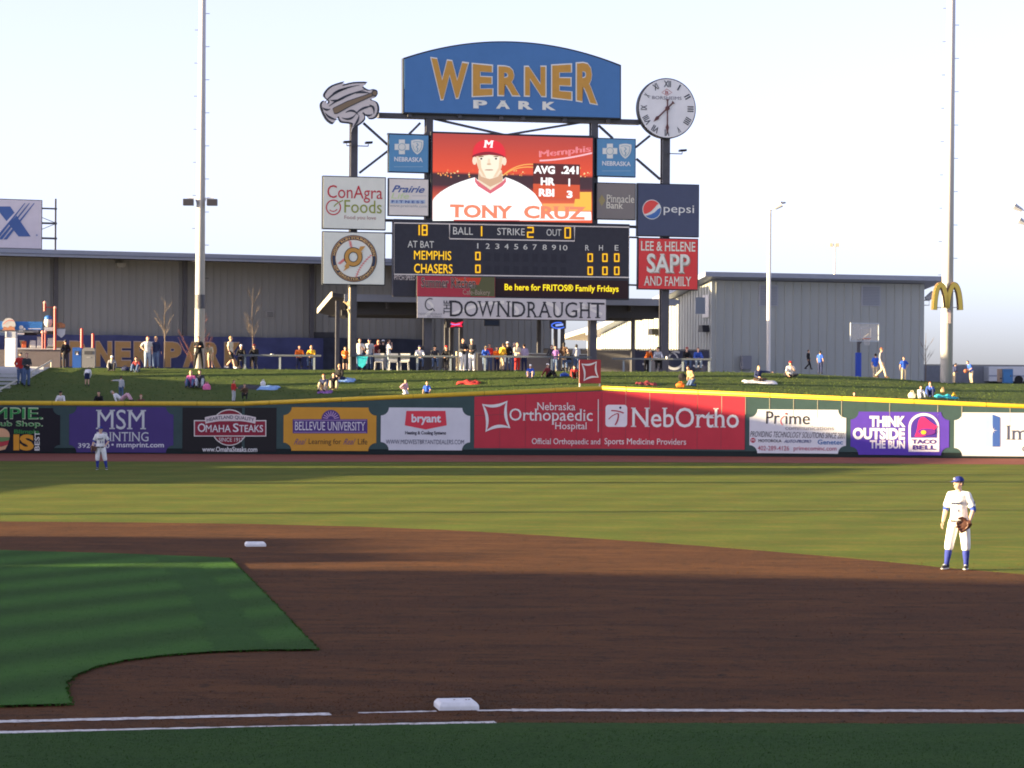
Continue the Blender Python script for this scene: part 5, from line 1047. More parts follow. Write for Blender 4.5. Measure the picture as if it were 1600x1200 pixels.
# ------------------------------------------------------------------ ball hoop
p = P(1341, 585, 172); fr = Fr((p.x, p.y, ground_z(p.x, 150.2) - .1), rad(16)); T = thing('basketball_hoop', 'basketball hoop with clear backboard and blue padded post', 'basketball hoop', fr)
zb_ = fr.q(1341, 505, 0).z; zp = fr.q(1341, 551, 0).z
MB().box(-.16, .16, -.16, .16, 0, zp).build('post_pad', mat('pad_blue', (.03, .075, .42), rough=.5), T, bevel=.03); MB().box(-.08, .08, -.08, .08, zp, fr.q(1341, 530, 0).z).build('post', DARK, T)
X0, X1, Z0, Z1 = fr.box(1329, 505, 1373, 533, -.9); MB().tube([(0, 0, zp + .5), (.25, -.5, Z0 + .3), (.4, -.85, Z0 + .5)], .06, 8).build('arm', DARK, T)
gm = bpy.data.materials.new('clear_board'); gm.use_nodes = True; b_ = gm.node_tree.nodes['Principled BSDF']; b_.inputs['Base Color'].default_value = (.75, .72, .65, 1); b_.inputs['Alpha'].default_value = .28; b_.inputs['Roughness'].default_value = .1
MB().box(X0 + .04, X1 - .04, -.91, -.89, Z0 + .04, Z1 - .04).build('backboard', gm, T)
mb = MB(); mb.stroke([(X0, Z0), (X1, Z0), (X1, Z1), (X0, Z1)], .07, -.94, -.86, closed=True); mb.build('backboard_frame', mat('board_rim', (.5, .55, .58)), T)
xm = fr.q(1352, 525, -.9).x; mb = MB(); mb.stroke([(xm - .38, Z0 + .25), (xm + .38, Z0 + .25), (xm + .38, Z0 + .85), (xm - .38, Z0 + .85)], .05, -.925, -.912, closed=True); mb.build('target_square', mat('board_mark', (.6, .6, .6)), T)
rg = [(xm + .23 * math.cos(a), -1.18 + .23 * math.sin(a), Z0 + .15) for a in [i * math.pi / 10 for i in range(21)]]; MB().tube(rg, .02, 6, caps=False).build('rim', mat('rim_orange', (.55, .10, .03)), T)
nb = MB()
for i in range(10):
    a = i * math.pi / 5; nb.tube([(xm + .23 * math.cos(a), -1.18 + .23 * math.sin(a), Z0 + .15), (xm + .13 * math.cos(a + .5), -1.18 + .13 * math.sin(a + .5), Z0 - .28)], .008, 4)
nb.build('net', mat('net_white', (.6, .6, .58)), T)
# ------------------------------------------------------------------ far right: trailers, portable toilet
def boxthing(name, label, cat, px0, py0, px1, py1, Y, d, m, group=None, detail=None):
    p = P((px0 + px1) / 2, py1, Y); fr = Fr((p.x, p.y, p.z), 0); T = thing(name, label, cat, fr, group); X0, X1, Z0, Z1 = fr.box(px0, py0, px1, py1, 0); MB().box(X0, X1, 0, d, 0, Z1).build('body', m, T, bevel=.03); return T, fr, X0, X1, Z1
T, fr, X0, X1, Z1 = boxthing('portable_toilet', 'blue portable toilet by the far right fence', 'portable toilet', 1567.5, 576.5, 1583, 599, 180, 1.1, mat('toilet_blue', (.05, .16, .34), rough=.45))
MB().box(X0 + .06, X1 - .06, -.03, -.0, .08, Z1 - .22).build('door', mat('toilet_door', (.06, .19, .40)), T); MB().prism([(X0 - .03, Z1), (X1 + .03, Z1), (X1 - .1, Z1 + .1), (X0 + .1, Z1 + .1)], -.03, 1.12).build('roof', mat('toilet_roof', (.5, .52, .55)), T); MB().box(X1 - .2, X1 - .14, -.07, -.03, Z1 * .45, Z1 * .58).build('handle', DARK, T)
T, fr, X0, X1, Z1 = boxthing('trailer', 'long white trailer parked behind the far right fence', 'trailer', 1545, 573, 1640, 596, 184, 2.4, mat('trailer_white', (.62, .63, .64), rough=.4)); MB().box(X0, X1, -.02, 0, Z1 * .32, Z1 * .42).build('stripe', mat('trailer_stripe', (.3, .33, .4)), T)
for x in (X0 + 1.2, X0 + 2.1): MB().tube([(x, -.05, .12), (x, .2, .12)], .3, 14).build('wheel', mat('tyre', (.02, .02, .02)), T)
T, fr, X0, X1, Z1 = boxthing('pallet_stack', 'tan crate beside the blue portable toilet', 'crate', 1561, 576.5, 1567, 597, 180.4, .8, mat('tan_crate', (.36, .27, .2), var=.2)); MB().box(X0 + .05, X1 - .05, -.02, 0, .2, .3).build('slat', DARK, T)
# ------------------------------------------------------------------ stairs, pillar, food stand, bins at the left
CONC = mat('pale_concrete', (.52, .52, .53), rough=.7, var=.06)
x1 = P(27.5, 600, 140).x; fr = Fr((x1, 131.2, 0), 0); T = thing('staircase', 'pale concrete staircase climbing the berm at the left edge', 'stairs', fr)
N_ = 9; zlo = zL + .0; zhi = crest(-29)
for i in range(N_):
    z0 = zlo - .3; zz = zlo + (zhi - zlo) * (i + 1) / N_; MB().box(-9, 0, i * 2.07, (i + 1) * 2.07, z0, zz).build('step', CONC, T, bevel=.01)
MB().tube([(.06, 0, zlo + .35), (.06, 18.6, zhi + .35)], .05, 8).build('handrail', mat('rail_pale', (.5, .48, .4)), T)
for i in (0, 3, 6, 9): MB().tube([(.06, i * 2.07, zlo - .2 + (zhi - zlo) * i / N_), (.06, i * 2.07, zlo + .36 + (zhi - zlo) * i / N_)], .04, 8).build('rail_post', mat('rail_pale', (.5, .48, .4)), T)
p = P(15.5, 572, 151); fr = Fr((p.x, p.y, crest(p.x) - .03), 0); T = thing('gate_pillar', 'white square pillar with a grey cap at the top of the stairs', 'pillar', fr); X0, X1, Z0, Z1 = fr.box(7.8, 528, 24, 572, 0)
MB().box(X0, X1, 0, .6, -.1, Z1).build('shaft', mat('white_panel', (.66, .66, .66), var=.03), T, bevel=.01); MB().box(X0 + .08, X1, .02, .58, Z1, fr.q(15, 518, 0).z).build('cap', mat('cap_grey', (.34, .36, .4)), T); MB().box(X0 + .01, X0 + .08, -.05, .0, fr.q(9, 527, 0).z, fr.q(9, 518, 0).z).build('lamp_box', mat('white_panel', (.66, .66, .66)), T)
p = P(60, 573, 156); FS = Fr((p.x, p.y, crest(p.x) - .03), rad(6)); T = thing('food_stand', 'small food stand with blue roof boards and red poles by the stairs', 'food stand', FS)
def fbx(x0, y0, x1, y1, y, d, name, m, **k): X0, X1, Z0, Z1 = FS.box(x0, y0, x1, y1, y); return MB().box(X0, X1, y, y + d, max(Z0, -.1) if y1 >= 570 else Z0, Z1).build(name, m, T, **k)
fbx(27, 546, 94, 575, 0, .9, 'counter_front', mat('stand_brown', (.15, .13, .13), var=.1)); fbx(25, 543.8, 95, 546, -.1, 1.1, 'counter_top', mat('stand_top', (.40, .40, .41)))
fbx(-60, 546, 12, 575, .3, .9, 'counter_front', mat('stand_brown', (.15, .13, .13))); BLU = mat('stand_blue', (.03, .13, .38), rough=.45, var=.06)
fbx(-60, 502, 66, 515, -.2, .12, 'roof_board', BLU); fbx(-60, 515, 60, 519, -.1, 3, 'roof', mat('stand_roof', (.2, .22, .25))); fbx(-60, 519, 36, 524, -.2, .1, 'lower_board', mat('stand_navy', (.05, .08, .16)))
fbx(56, 517, 100, 522, 0, 1.5, 'shelf', SOFF); fbx(38, 516, 58, 524, .2, .1, 'menu_board', mat('menu_black', (.02, .02, .03)))
q = FS.q(13.8, 508, -.25); r_ = .42
MB().prism([(q.x + a * r_ * .93, q.z + b * r_) for a, b in [(math.cos(rad(t)), math.sin(rad(t))) for t in range(-20, 201, 10)]], -.3, -.2).build('ball_board', mat('ball_white', (.5, .49, .46)), T); pstroke(T, FS, bez((5, 507), (13, 497), (22, 502)), .8, '#a04040', 'ball_stitch', y=-.32)
shape(T, FS, [(4, 516), (6, 510), (12, 512), (16, 509), (22, 511), (24, 516)], '#8a6a58', 'hot_dog_picture', y=-.33)
for x, y_, r in ((33, 511.5, .12), (38, 514.5, .07), (31, 516.5, .06), (34.5, 516.5, .06)): q = FS.q(x, y_, -.25); MB().prism(circ(q.x, q.z, r, 14), -.25, -.2).build('dot_ball', mat('ball_white', (.5, .49, .46)), T)
pstroke(T, FS, [(44, 513.6), (64, 513.6)], .8, '#a8b8d0', 'small_print', y=-.215); pstroke(T, FS, [(26, 521.5), (38, 521.5)], 2, '#8a96ac', 'small_print', y=-.215); 
q = FS.q(75.5, 503, -.3); MB().ell((q.x, -.3, q.z), (.25, .25, .33), 16, 10).build('ball_figure', mat('ball_white', (.5, .49, .46)), T, smooth=True); MB().ell((q.x, -.3, q.z + .22), (.24, .24, .17), 14, 8).build('blue_cap', BLU, T, smooth=True); fbx(69, 511, 83, 517, -.4, .2, 'figure_stand', mat('stand_grey', (.35, .37, .42)))
RP = mat('red_pole', (.42, .045, .035), rough=.4); RL = mat('red_pole_stripe', (.6, .3, .25))
for x, a, b in ((70, 473, 486), (86, 481, 546), (66.5, 519, 545), (70.5, 519, 545)): q0, q1 = FS.q(x, b, -.5), FS.q(x, a, -.5); MB().tube([(q0.x, -.5, q0.z), (q1.x, -.5, q1.z)], .085 if x > 68 and x != 70.5 else .05, 10).build('red_pole', RP, T); MB().ell((q1.x, -.5, q1.z), .1, 8, 6).build('pole_cap', RL, T)
q0, q1 = FS.q(70, 480, -.5), FS.q(86, 480.5, -.5); MB().tube([(q0.x, -.5, q0.z), (q1.x, -.5, q1.z)], .03, 6).build('cross_bar', RP, T)
pv = [(89, 514), (102, 514), (101.5, 523), (96, 528), (89, 523)]; mb = MB(); mb.prism(pxs(FS, pv, -.4), -.42, -.38); mb.build('bunting', mat('bunting_white', (.42, .45, .5)), T); mb = MB(); mb.prism(pxs(FS, [(88.5, 505), (95, 503.5), (102, 507), (101.5, 512), (90, 512.5)], -.4), -.42, -.38); mb.build('bunting_top', mat('bunting_red', (.35, .16, .08), var=.4, scale=9), T)
for x0, x1, a, b, h in ((34, 41, 533, 543.5, (.45, .10, .04)), (47, 56, 532, 543.5, (.45, .45, .46)), (58, 65, 526, 543.5, (.45, .45, .46)), (74.5, 85, 528, 545, (.48, .48, .47))): fbx(x0, a, x1, b, .3, .3, 'stock_item', mat('stock_%d' % x0, h), bevel=.02)
fbx(73, 541, 84, 546, -.05, .1, 'black_bag', SOFF, bevel=.03)
def bin_(label, px0, py0, px1, py1, Y, m, dome):
    p = P((px0 + px1) / 2, py1, Y); fr = Fr((p.x, p.y, ground_z(p.x, Y)), rad(4)); T = thing('litter_bin', label, 'bin', fr, 'bins beside the fabric banner'); X0, X1, Z0, Z1 = fr.box(px0, py0, px1, py1, 0)
    prof_ = rrect(X0, X1, -.05, Z1, .18 if dome else .04); MB().prism(prof_, 0, .6).build('body', m, T, bevel=.02); MB().box(X0 + .12, X1 - .12, -.02, .0, Z1 - .38, Z1 - .18).build('opening', SOFF, T)
    if not dome: shape(T, fr, [(px0 + 5, py0 + 11), (px0 + 7, py0 + 7), (px0 + 9, py0 + 11)], '#a8b8d0', 'recycling_mark', y=-.03)
    else: MB().box(-.12, .12, -.015, 0, Z1 * .5, Z1 * .56).build('plate', mat('plate', (.3, .3, .3)), T)
bin_('blue recycling bin in front of the fabric banner', 113.5, 543.5, 126.5, 573.5, 150.9, mat('bin_blue', (.03, .10, .34), rough=.4), False); bin_('grey round-topped litter bin right of the blue bin', 128.5, 543.5, 148, 574, 150.9, mat('bin_grey', (.20, .20, .20), rough=.5), True)
for x, a, b, lab in ((127.5, 513, 546, 'taller red pole standing behind the bins'), (145, 521, 546, 'shorter red pole standing behind the grey bin')):
    T, fr, z = post('red_pole', lab, 'pole', x, a, 573, 151.9, .085, RP, 'red poles behind the bins'); MB().tube([(0, 0, .9), (0, 0, 1.0)], .13, 10).build('collar', mat('collar_cream', (.6, .55, .42)), T)
# bare saplings
BARK = mat('twig', (.15, .115, .085), rough=.8); BARKR = mat('red_twig', (.14, .055, .045), rough=.8)
def sapling(label, px, y0, y1, Y, spread, m, n_=11, stem=True, seed=1):
    random.seed(seed); p = P(px, y1, Y); fr = Fr((p.x, p.y, ground_z(p.x, Y)), 0); T = thing('sapling', label, 'tree', fr, 'bare saplings in front of the building'); H_ = fr.q(px, y0, 0).z
    st_ = [(0, 0, -.1), (.03, 0, H_ * .35), (-.03, 0, H_ * .65), (.02, 0, H_)]
    if stem: MB().tube(st_, [.035, .028, .02, .008], 7).build('trunk', m, T)
    cr_ = MB()
    for i in range(n_):
        z = H_ * (random.uniform(.35, .85) if stem else random.uniform(0, .35)); a = random.uniform(0, 6.28); L = spread * random.uniform(.6, 1.2); up = L * random.uniform(1.1, 2.0)
        pts = [(0, 0, z), (L * .5 * math.cos(a), L * .5 * math.sin(a), z + up * .5), (L * math.cos(a), L * math.sin(a), min(z + up, H_ * 1.02))]; cr_.tube(pts, [.011, .008, .004], 5)
        for k in range(5):
            t = random.uniform(.25, 1); b_ = Vector(pts[0]).lerp(Vector(pts[2]), t); d = Vector((math.cos(a + random.uniform(-1, 1)) * .3, math.sin(a + random.uniform(-1, 1)) * .3, .45)) * random.uniform(.5, 1.1); cr_.tube([b_, b_ + d], [.006, .003], 4)
    cr_.build('twigs', m, T)
sapling('bare pale sapling in front of the building, left of the tall light pole', 257, 470, 574, 152.3, .45, BARK, seed=2); sapling('bare pale sapling right of the tall light pole', 394, 449, 575, 152.3, .40, BARK, seed=4)
sapling('reddish bare shrub half hidden by the tall light pole', 304, 492, 575, 152.6, .9, BARKR, 22, False, seed=6)
sapling('thin bare sapling far right beside the building corner', 1446, 520, 592, 178, .35, BARK, 8, seed=8)
# ------------------------------------------------------------------ people
def remesh(ob, vox, sm=2):
    r = ob.modifiers.new('skin_over', 'REMESH'); r.mode = 'VOXEL'; r.voxel_size = vox; r.use_smooth_shade = True
    if sm: k = ob.modifiers.new('soften', 'SMOOTH'); k.iterations = sm; k.factor = .5
SKIN = [mat('skin_%d' % i, c, rough=.55) for i, c in enumerate([(.60, .36, .25), (.52, .29, .19), (.64, .41, .30), (.40, .21, .13)])]
CLOTH = {}
PAL = dict(black=(.012, .012, .014), charcoal=(.045, .045, .05), navy=(.022, .03, .085), blue=(.035, .085, .36), royal=(.03, .10, .50), sky=(.22, .38, .65), denim=(.085, .13, .24), paledenim=(.26, .33, .42), white=(.74, .73, .71), cream=(.66, .58, .42), grey=(.28, .28, .29), palegrey=(.46, .47, .49), red=(.50, .035, .03), darkred=(.20, .03, .035), orange=(.75, .16, .02), yellow=(.70, .40, .03), pink=(.72, .17, .36), palepink=(.68, .40, .47), purple=(.24, .11, .32), brown=(.11, .065, .04), tan=(.42, .28, .15), khaki=(.50, .41, .27), turquoise=(.03, .42, .48), green=(.05, .12, .04), lilac=(.42, .34, .46))
HAIRC = dict(dark=(.018, .013, .010), brown=(.07, .04, .022), red=(.26, .085, .03), blond=(.42, .29, .13), grey=(.35, .34, .33))
def cloth_m(c):
    return mat('cloth_' + c, PAL[c], rough=.85, var=.14, scale=7, bump=.5)
def hair_m(c): return mat('hair_' + c, HAIRC[c], rough=.6)
SIDES = ((-1, 'r'), (1, 'l'))
def joints(legs='stand', arms=('down', 'down'), lean=0.0, side=0.0):
    J = {}
    pel = Vector((0, 0, .93)); up = dict(sp=(0, .012, 1.14), ch=(0, 0, 1.31), nk=(0, .012, 1.46), hd=(0, -.018, 1.62))
    for s, n in SIDES:
        up['sh' + n] = (s * .168, .012, 1.395); a = arms[0 if s < 0 else 1]
        E = dict(down=((.225, .03, 1.14), (.235, -.05, .90)), hang=((.25, .02, 1.14), (.30, -.04, .90)), cross=((.25, -.04, 1.15), (-.04, -.21, 1.20)), hip=((.37, .08, 1.18), (.19, -.04, .99)), front=((.22, -.02, 1.14), (.10, -.27, 1.10)), pocket=((.28, .06, 1.14), (.20, -.06, .93)), point=((.44, -.02, 1.40), (.70, -.08, 1.38)), face=((.26, -.12, 1.20), (.08, -.17, 1.46)), rail=((.25, -.26, 1.16), (.10, -.44, 1.14)), knees=((.24, -.22, 1.14), (.14, -.44, 1.02)), back=((.25, .16, 1.18), (.26, .30, .96)), drink=((.24, -.06, 1.13), (.12, -.26, 1.26)), glove=((.27, .02, 1.15), (.20, -.20, .98)))[a]
        up['el' + n] = (s * E[0][0], E[0][1], E[0][2]); up['wr' + n] = (s * E[1][0], E[1][1], E[1][2])
    L = {}
    if legs == 'stand': 
        for s, n in SIDES: L['hip' + n] = (s * .09, 0, .91); L['kn' + n] = (s * .105, -.03, .50); L['an' + n] = (s * .115, .02, .085)
    elif legs == 'wide':
        for s, n in SIDES: L['hip' + n] = (s * .095, 0, .90); L['kn' + n] = (s * .17, -.03, .49); L['an' + n] = (s * .215, .02, .085)
    elif legs == 'walk':
        for s, n in SIDES: L['hip' + n] = (s * .09, 0, .91); L['kn' + n] = (s * .10, -.20 if s < 0 else -.02, .50 if s < 0 else .49); L['an' + n] = (s * .10, -.30 if s < 0 else .34, .10 if s < 0 else .13)
    elif legs == 'chair':
        pel = Vector((0, 0, .52))
        for s, n in SIDES: L['hip' + n] = (s * .09, -.02, .50); L['kn' + n] = (s * .13, -.42, .52); L['an' + n] = (s * .14, -.38, .085)
    elif legs == 'ground':
        pel = Vector((0, 0, .13))
        for s, n in SIDES: L['hip' + n] = (s * .09, -.02, .13); L['kn' + n] = (s * .17, -.36, .44); L['an' + n] = (s * .15, -.58, .085)
    elif legs == 'crossed':
        pel = Vector((0, 0, .13))
        for s, n in SIDES: L['hip' + n] = (s * .10, -.02, .13); L['kn' + n] = (s * .36, -.28, .17); L['an' + n] = (-s * .10, -.38, .09)
    elif legs == 'stretched':
        pel = Vector((0, 0, .13))
        for s, n in SIDES: L['hip' + n] = (s * .09, -.02, .13); L['kn' + n] = (s * .13, -.42, .18); L['an' + n] = (s * .16, -.82, .10)
    elif legs == 'crouch':
        pel = Vector((0, .12, .36))
        for s, n in SIDES: L['hip' + n] = (s * .09, .10, .35); L['kn' + n] = (s * .17, -.24, .46); L['an' + n] = (s * .13, .04, .085)
    elif legs == 'kneel':
        pel = Vector((0, .05, .40))
        for s, n in SIDES: L['hip' + n] = (s * .09, .04, .38); L['kn' + n] = (s * .11, -.22, .08); L['an' + n] = (s * .11, .18, .08)
    R = Matrix.Rotation(lean, 3, 'X') @ Matrix.Rotation(side, 3, 'Y')
    for k, v in up.items(): J[k] = R @ (Vector(v) - Vector((0, 0, .93))) + pel
    J['pel'] = pel; J['R'] = R
    for k, v in L.items(): J[k] = Vector(v)
    return J
def add_hand(mb, wr, d, palm_n, s, curl=.35, detail=False):
    """palm, four unequal bent fingers and a thumb leaving the side of the palm"""
    d = d.normalized(); n = (palm_n - d * palm_n.dot(d)).normalized(); a = d.cross(n)
    c = wr + d * .05; R = Matrix((a, n, d)).transposed()
    mb.ell(c, (.038, .018, .052), 8, 6, R)
    for k, (o, L) in enumerate(((-.027, .068), (-.009, .078), (.010, .073), (.027, .058))):
        b = c + a * o + d * .035; m1 = b + d * L * .5 + n * L * curl * .3; e = m1 + d * L * .35 + n * L * curl * .8
        mb.tube([b, m1, e], [.0095, .0088, .007], 6)
    t0 = c - a * s * .030 - d * .012; t1 = t0 - a * s * .028 + d * .026 + n * .012; t2 = t1 + d * .03 + n * .012; mb.tube([t0, t1, t2], [.012, .010, .008], 6)
def build_person(T, J, s=1.0, shirt='grey', pants='denim', hair='dark', cap=None, sleeves='long', shorts=False, skin=0, longhair=False, shoes='charcoal', vox=.02, yaw=0.0, pants_len='full', hands=True, capback=False, capm=None, hood=False):
    R = J['R']; X = R @ Vector((1, 0, 0)); up = R @ Vector((0, 0, 1)); fw = R @ Vector((0, -1, 0))
    def tub(mb, pts, r, ry=None, n=12): mb.tube(pts, r, n, side=tuple(X), ry=ry)
    hd, nk, ch, sp, pel = (J[k] for k in ('hd', 'nk', 'ch', 'sp', 'pel'))
    HR = Matrix.Rotation(yaw, 3, 'Z') @ Matrix.Rotation(R.to_euler().x * .45, 3, 'X')
    def H(v): return hd + HR @ Vector(v)
    # one continuous body
    mb = MB()
    tub(mb, [pel - up * .06, pel + up * .04, sp, ch, ch + up * .085, nk - up * .015, nk + up * .02], [.13, .155, .138, .165, .155, .085, .058], [.10, .11, .098, .115, .10, .075, .06])
    tub(mb, [nk - up * .03, hd - up * .05], [.058, .054], n=10)
    mb.ell(H((0, .006, .012)), (.077, .094, .108), 14, 10, HR); mb.ell(H((0, -.028, -.055)), (.056, .058, .062), 12, 8, HR)
    mb.ell(H((0, -.098, -.012)), (.013, .020, .024), 8, 6, HR); mb.ell(H((0, -.092, -.062)), (.026, .012, .010), 8, 6, HR); mb.ell(H((0, -.082, .03)), (.05, .016, .012), 8, 6, HR)
    for k in (-1, 1): mb.ell(H((k * .08, .012, -.005)), (.013, .024, .034), 8, 6, HR)
    for q, n in SIDES:
        sh, el, wr = J['sh' + n], J['el' + n], J['wr' + n]
        mb.tube([sh, sh.lerp(el, .45), el, el.lerp(wr, .3), wr], [.060, .052, .042, .043, .029], 10); mb.ell(sh, .064, 10, 7)
        mb.tube([sh, nk - up * .035], [.058, .052], 10)
        hp, kn, an = J['hip' + n], J['kn' + n], J['an' + n]
        mb.tube([hp, hp.lerp(kn, .4), kn, kn.lerp(an, .3), an], [.088, .080, .056, .056, .036], 10); mb.ell(hp, .09, 10, 7)
    for v in (): pass
    mb.xf(Matrix.Scale(s, 4)); body = mb.build('body', SKIN[skin], T); remesh(body, vox * s)
    if hands:
        mb = MB()
        for q, n in SIDES:
            wr, el = J['wr' + n], J['el' + n]; inward = Vector((-q, 0, 0)) + fw * .4; add_hand(mb, wr, wr - el, inward, q if n == 'l' else q)
        o0 = 0; mb.xf(Matrix.Scale(s, 4))
        # the hands join the body mesh itself
        me = body.data; b2 = bmesh.new(); b2.from_mesh(me); off = len(b2.verts)
        vs_ = [b2.verts.new(v) for v in mb.v]
        for f in mb.f:
            try: b2.faces.new([vs_[i] for i in f])
            except ValueError: pass
        b2.to_mesh(me); b2.free()
        if vox > .012: body.modifiers['skin_over'].voxel_size = .0125 * s
    # shirt
    mb = MB(); g = .016
    tub(mb, [pel - up * .07, pel + up * .03, sp, ch, ch + up * .088, nk - up * .028, nk - up * .005], [.165, .176, .160, .185, .175, .100, .068], [.125, .128, .118, .135, .118, .088, .070])
    for q, n in SIDES:
        sh, el, wr = J['sh' + n], J['el' + n], J['wr' + n]; mb.ell(sh, .072, 10, 7)
        if sleeves == 'long': mb.tube([sh, sh.lerp(el, .5), el, el.lerp(wr, .35), wr.lerp(el, .04)], [.070, .068, .062, .058, .045], 10)
        elif sleeves == 'short': mb.tube([sh, sh.lerp(el, .5), sh.lerp(el, .82)], [.070, .073, .074], 10)
    for q, n in SIDES: mb.tube([J['sh' + n], nk - up * .035], [.072, .066], 10)
    if hood: mb.ell(nk + fw * -.05 + up * .01, (.11, .09, .07), 10, 7, R)
    mb.xf(Matrix.Scale(s, 4)); o = mb.build('shirt', cloth_m(shirt), T); remesh(o, vox * s * 1.05)
    # trousers or shorts
    mb = MB(); tub(mb, [pel - up * .10, pel - up * .02, pel + up * .06], [.150, .166, .158], [.118, .122, .112])
    for q, n in SIDES:
        hp, kn, an = J['hip' + n], J['kn' + n], J['an' + n]; mb.ell(hp, .105, 10, 7)
        if shorts: mb.tube([hp, hp.lerp(kn, .5), hp.lerp(kn, .95)], [.105, .102, .098], 10)
        elif pants_len == 'knee': mb.tube([hp, hp.lerp(kn, .45), kn, kn.lerp(an, .22), kn.lerp(an, .30)], [.108, .103, .090, .084, .066], 12)
        else: mb.tube([hp, hp.lerp(kn, .45), kn, kn.lerp(an, .4), an + Vector((0, 0, .01))], [.105, .098, .076, .072, .060], 10)
    mb.xf(Matrix.Scale(s, 4)); o = mb.build('shorts' if shorts else 'trousers', cloth_m(pants), T); remesh(o, vox * s * 1.05)
    # shoes
    for q, n in SIDES:
        kn, an = J['kn' + n], J['an' + n]; t = (an - kn).normalized(); f = Vector((q * .18, -1, 0)) if abs(t.z) > .45 else Vector((q * .15, -.55, .8)); f.normalize(); dn = Vector((0, 0, -1)) if abs(t.z) > .45 else t
        mb = MB(); x_ = f.cross(-dn).normalized(); RR = Matrix((x_, f, x_.cross(f))).transposed(); mb.ell(an + f * .06 + dn * .035, (.046, .135, .045), 10, 7, RR); mb.ell(an + dn * .01 - f * .02, (.045, .06, .06), 10, 7, RR)
        mb.xf(Matrix.Scale(s, 4)); o = mb.build('shoe', cloth_m(shoes), T, smooth=True)
    # hair
    mb = MB(); mb.ell((0, .014, .026), (.086, .098, .106), 16, 12)
    keep = [i for i, v in enumerate(mb.v) if not (v[1] < -.045 and v[2] < .055) and v[2] > -.055]; idx = {i: k for k, i in enumerate(keep)}
    mb.f = [tuple(idx[i] for i in f) for f in mb.f if all(i in idx for i in f)]; mb.v = [mb.v[i] for i in keep]
    if longhair: mb.ell((0, .055, -.07), (.085, .055, .13), 12, 8)
    mb.v = [tuple(H(v)) for v in mb.v]; mb.xf(Matrix.Scale(s, 4)); mb.build('hair', hair_m(hair), T, smooth=True)
    if cap:
        mb = MB(); mb.ell((0, .010, .045), (.093, .108, .088), 16, 12); k_ = [i for i, v in enumerate(mb.v) if v[2] > .035]; idx = {i: k for k, i in enumerate(k_)}
        mb.f = [tuple(idx[i] for i in f) for f in mb.f if all(i in idx for i in f)]; mb.v = [mb.v[i] for i in k_]
        o_ = len(mb.v); sg = 1 if capback else -1
        for i in range(13):
            a = math.pi * i / 12; x = .078 * math.cos(a); mb.v += [(x, .010 + sg * (.06 + .035 * math.sin(a)), .048), (x * 1.02, .010 + sg * (.07 + .115 * math.sin(a)), .030), (x, .010 + sg * (.06 + .035 * math.sin(a)), .040)]
        for i in range(12): a = o_ + 3 * i; mb.f += [(a, a + 1, a + 4, a + 3), (a + 2, a + 5, a + 4, a + 1)]
        mb.v = [tuple(H(v)) for v in mb.v]; mb.xf(Matrix.Scale(s, 4)); mb.build('cap', capm or cloth_m(cap), T, smooth=True)
    mb = MB()
    for k in (-1, 1):
        mb = MB(); mb.ell(H((k * .030, -.083, .012)), (.013, .008, .006), 8, 5, HR); mb.xf(Matrix.Scale(s, 4)); mb.build('eye', mat('eye_dark', (.02, .015, .012), rough=.3), T)
    return T
def person(label, loc, rot, s=1.0, legs='stand', arms=('down', 'down'), lean=0.0, side=0.0, group=None, drop=0.0, **k):
    fr = Fr((loc[0], loc[1], loc[2] - drop), rad(rot)); T = thing('person', label, 'person', fr, group); J = joints(legs, arms, rad(lean), rad(side)); build_person(T, J, s, **k); return T, fr, J
GB, GR, GF = 'spectators on the grass berm', 'spectators along the berm crest', 'people around the ball court'
def crest_p(px, Y): p = P(px, 575, Y); return (p.x, Y, ground_z(p.x, Y))
def stand(label, px, h_px, Y=151.8, rot=0, **k):
    k.setdefault('group', GR); p = crest_p(px, Y); s = h_px / F * Y / 1.74; return person(label, p, rot, s, **k)
def sit_rail(label, px, Y=151.9, rot=0, s=1.0, top=None, **k):
    k.setdefault('legs', 'chair'); k.setdefault('arms', ('rail', 'rail')); k.setdefault('lean', 10); k.setdefault('group', GR); p = crest_p(px, Y); p = (p[0], p[1], p[2] + .14)
    T, fr, J = person(label, p, rot, s, **k)
    st_ = thing('stool', 'dark stool under the ' + label.split(' at ')[0].split(' by ')[0], 'stool', Fr((p[0], p[1], p[2] - .14), rad(rot)), 'stools along the drinking rails'); zs = .14 + .40 * s
    MB().tube([(0, 0, zs - .04), (0, 0, zs)], .17, 14).build('seat', SOFF, st_)
    for a in range(4): x, y = .14 * math.cos(a * 1.571 + .78), .14 * math.sin(a * 1.571 + .78); MB().tube([(x * 1.4, y * 1.4, 0), (x, y, zs - .04)], .016, 6).build('leg', DARK, st_)
    return T, fr, J
def berm(label, px, py, rot=0, s=1.0, legs='ground', arms=('knees', 'knees'), lean=12, back=0.0, **k):
    k.setdefault('group', GB); p = on_berm(px, py); p.y += back; return person(label, p, rot, s, legs, arms, lean, **k)

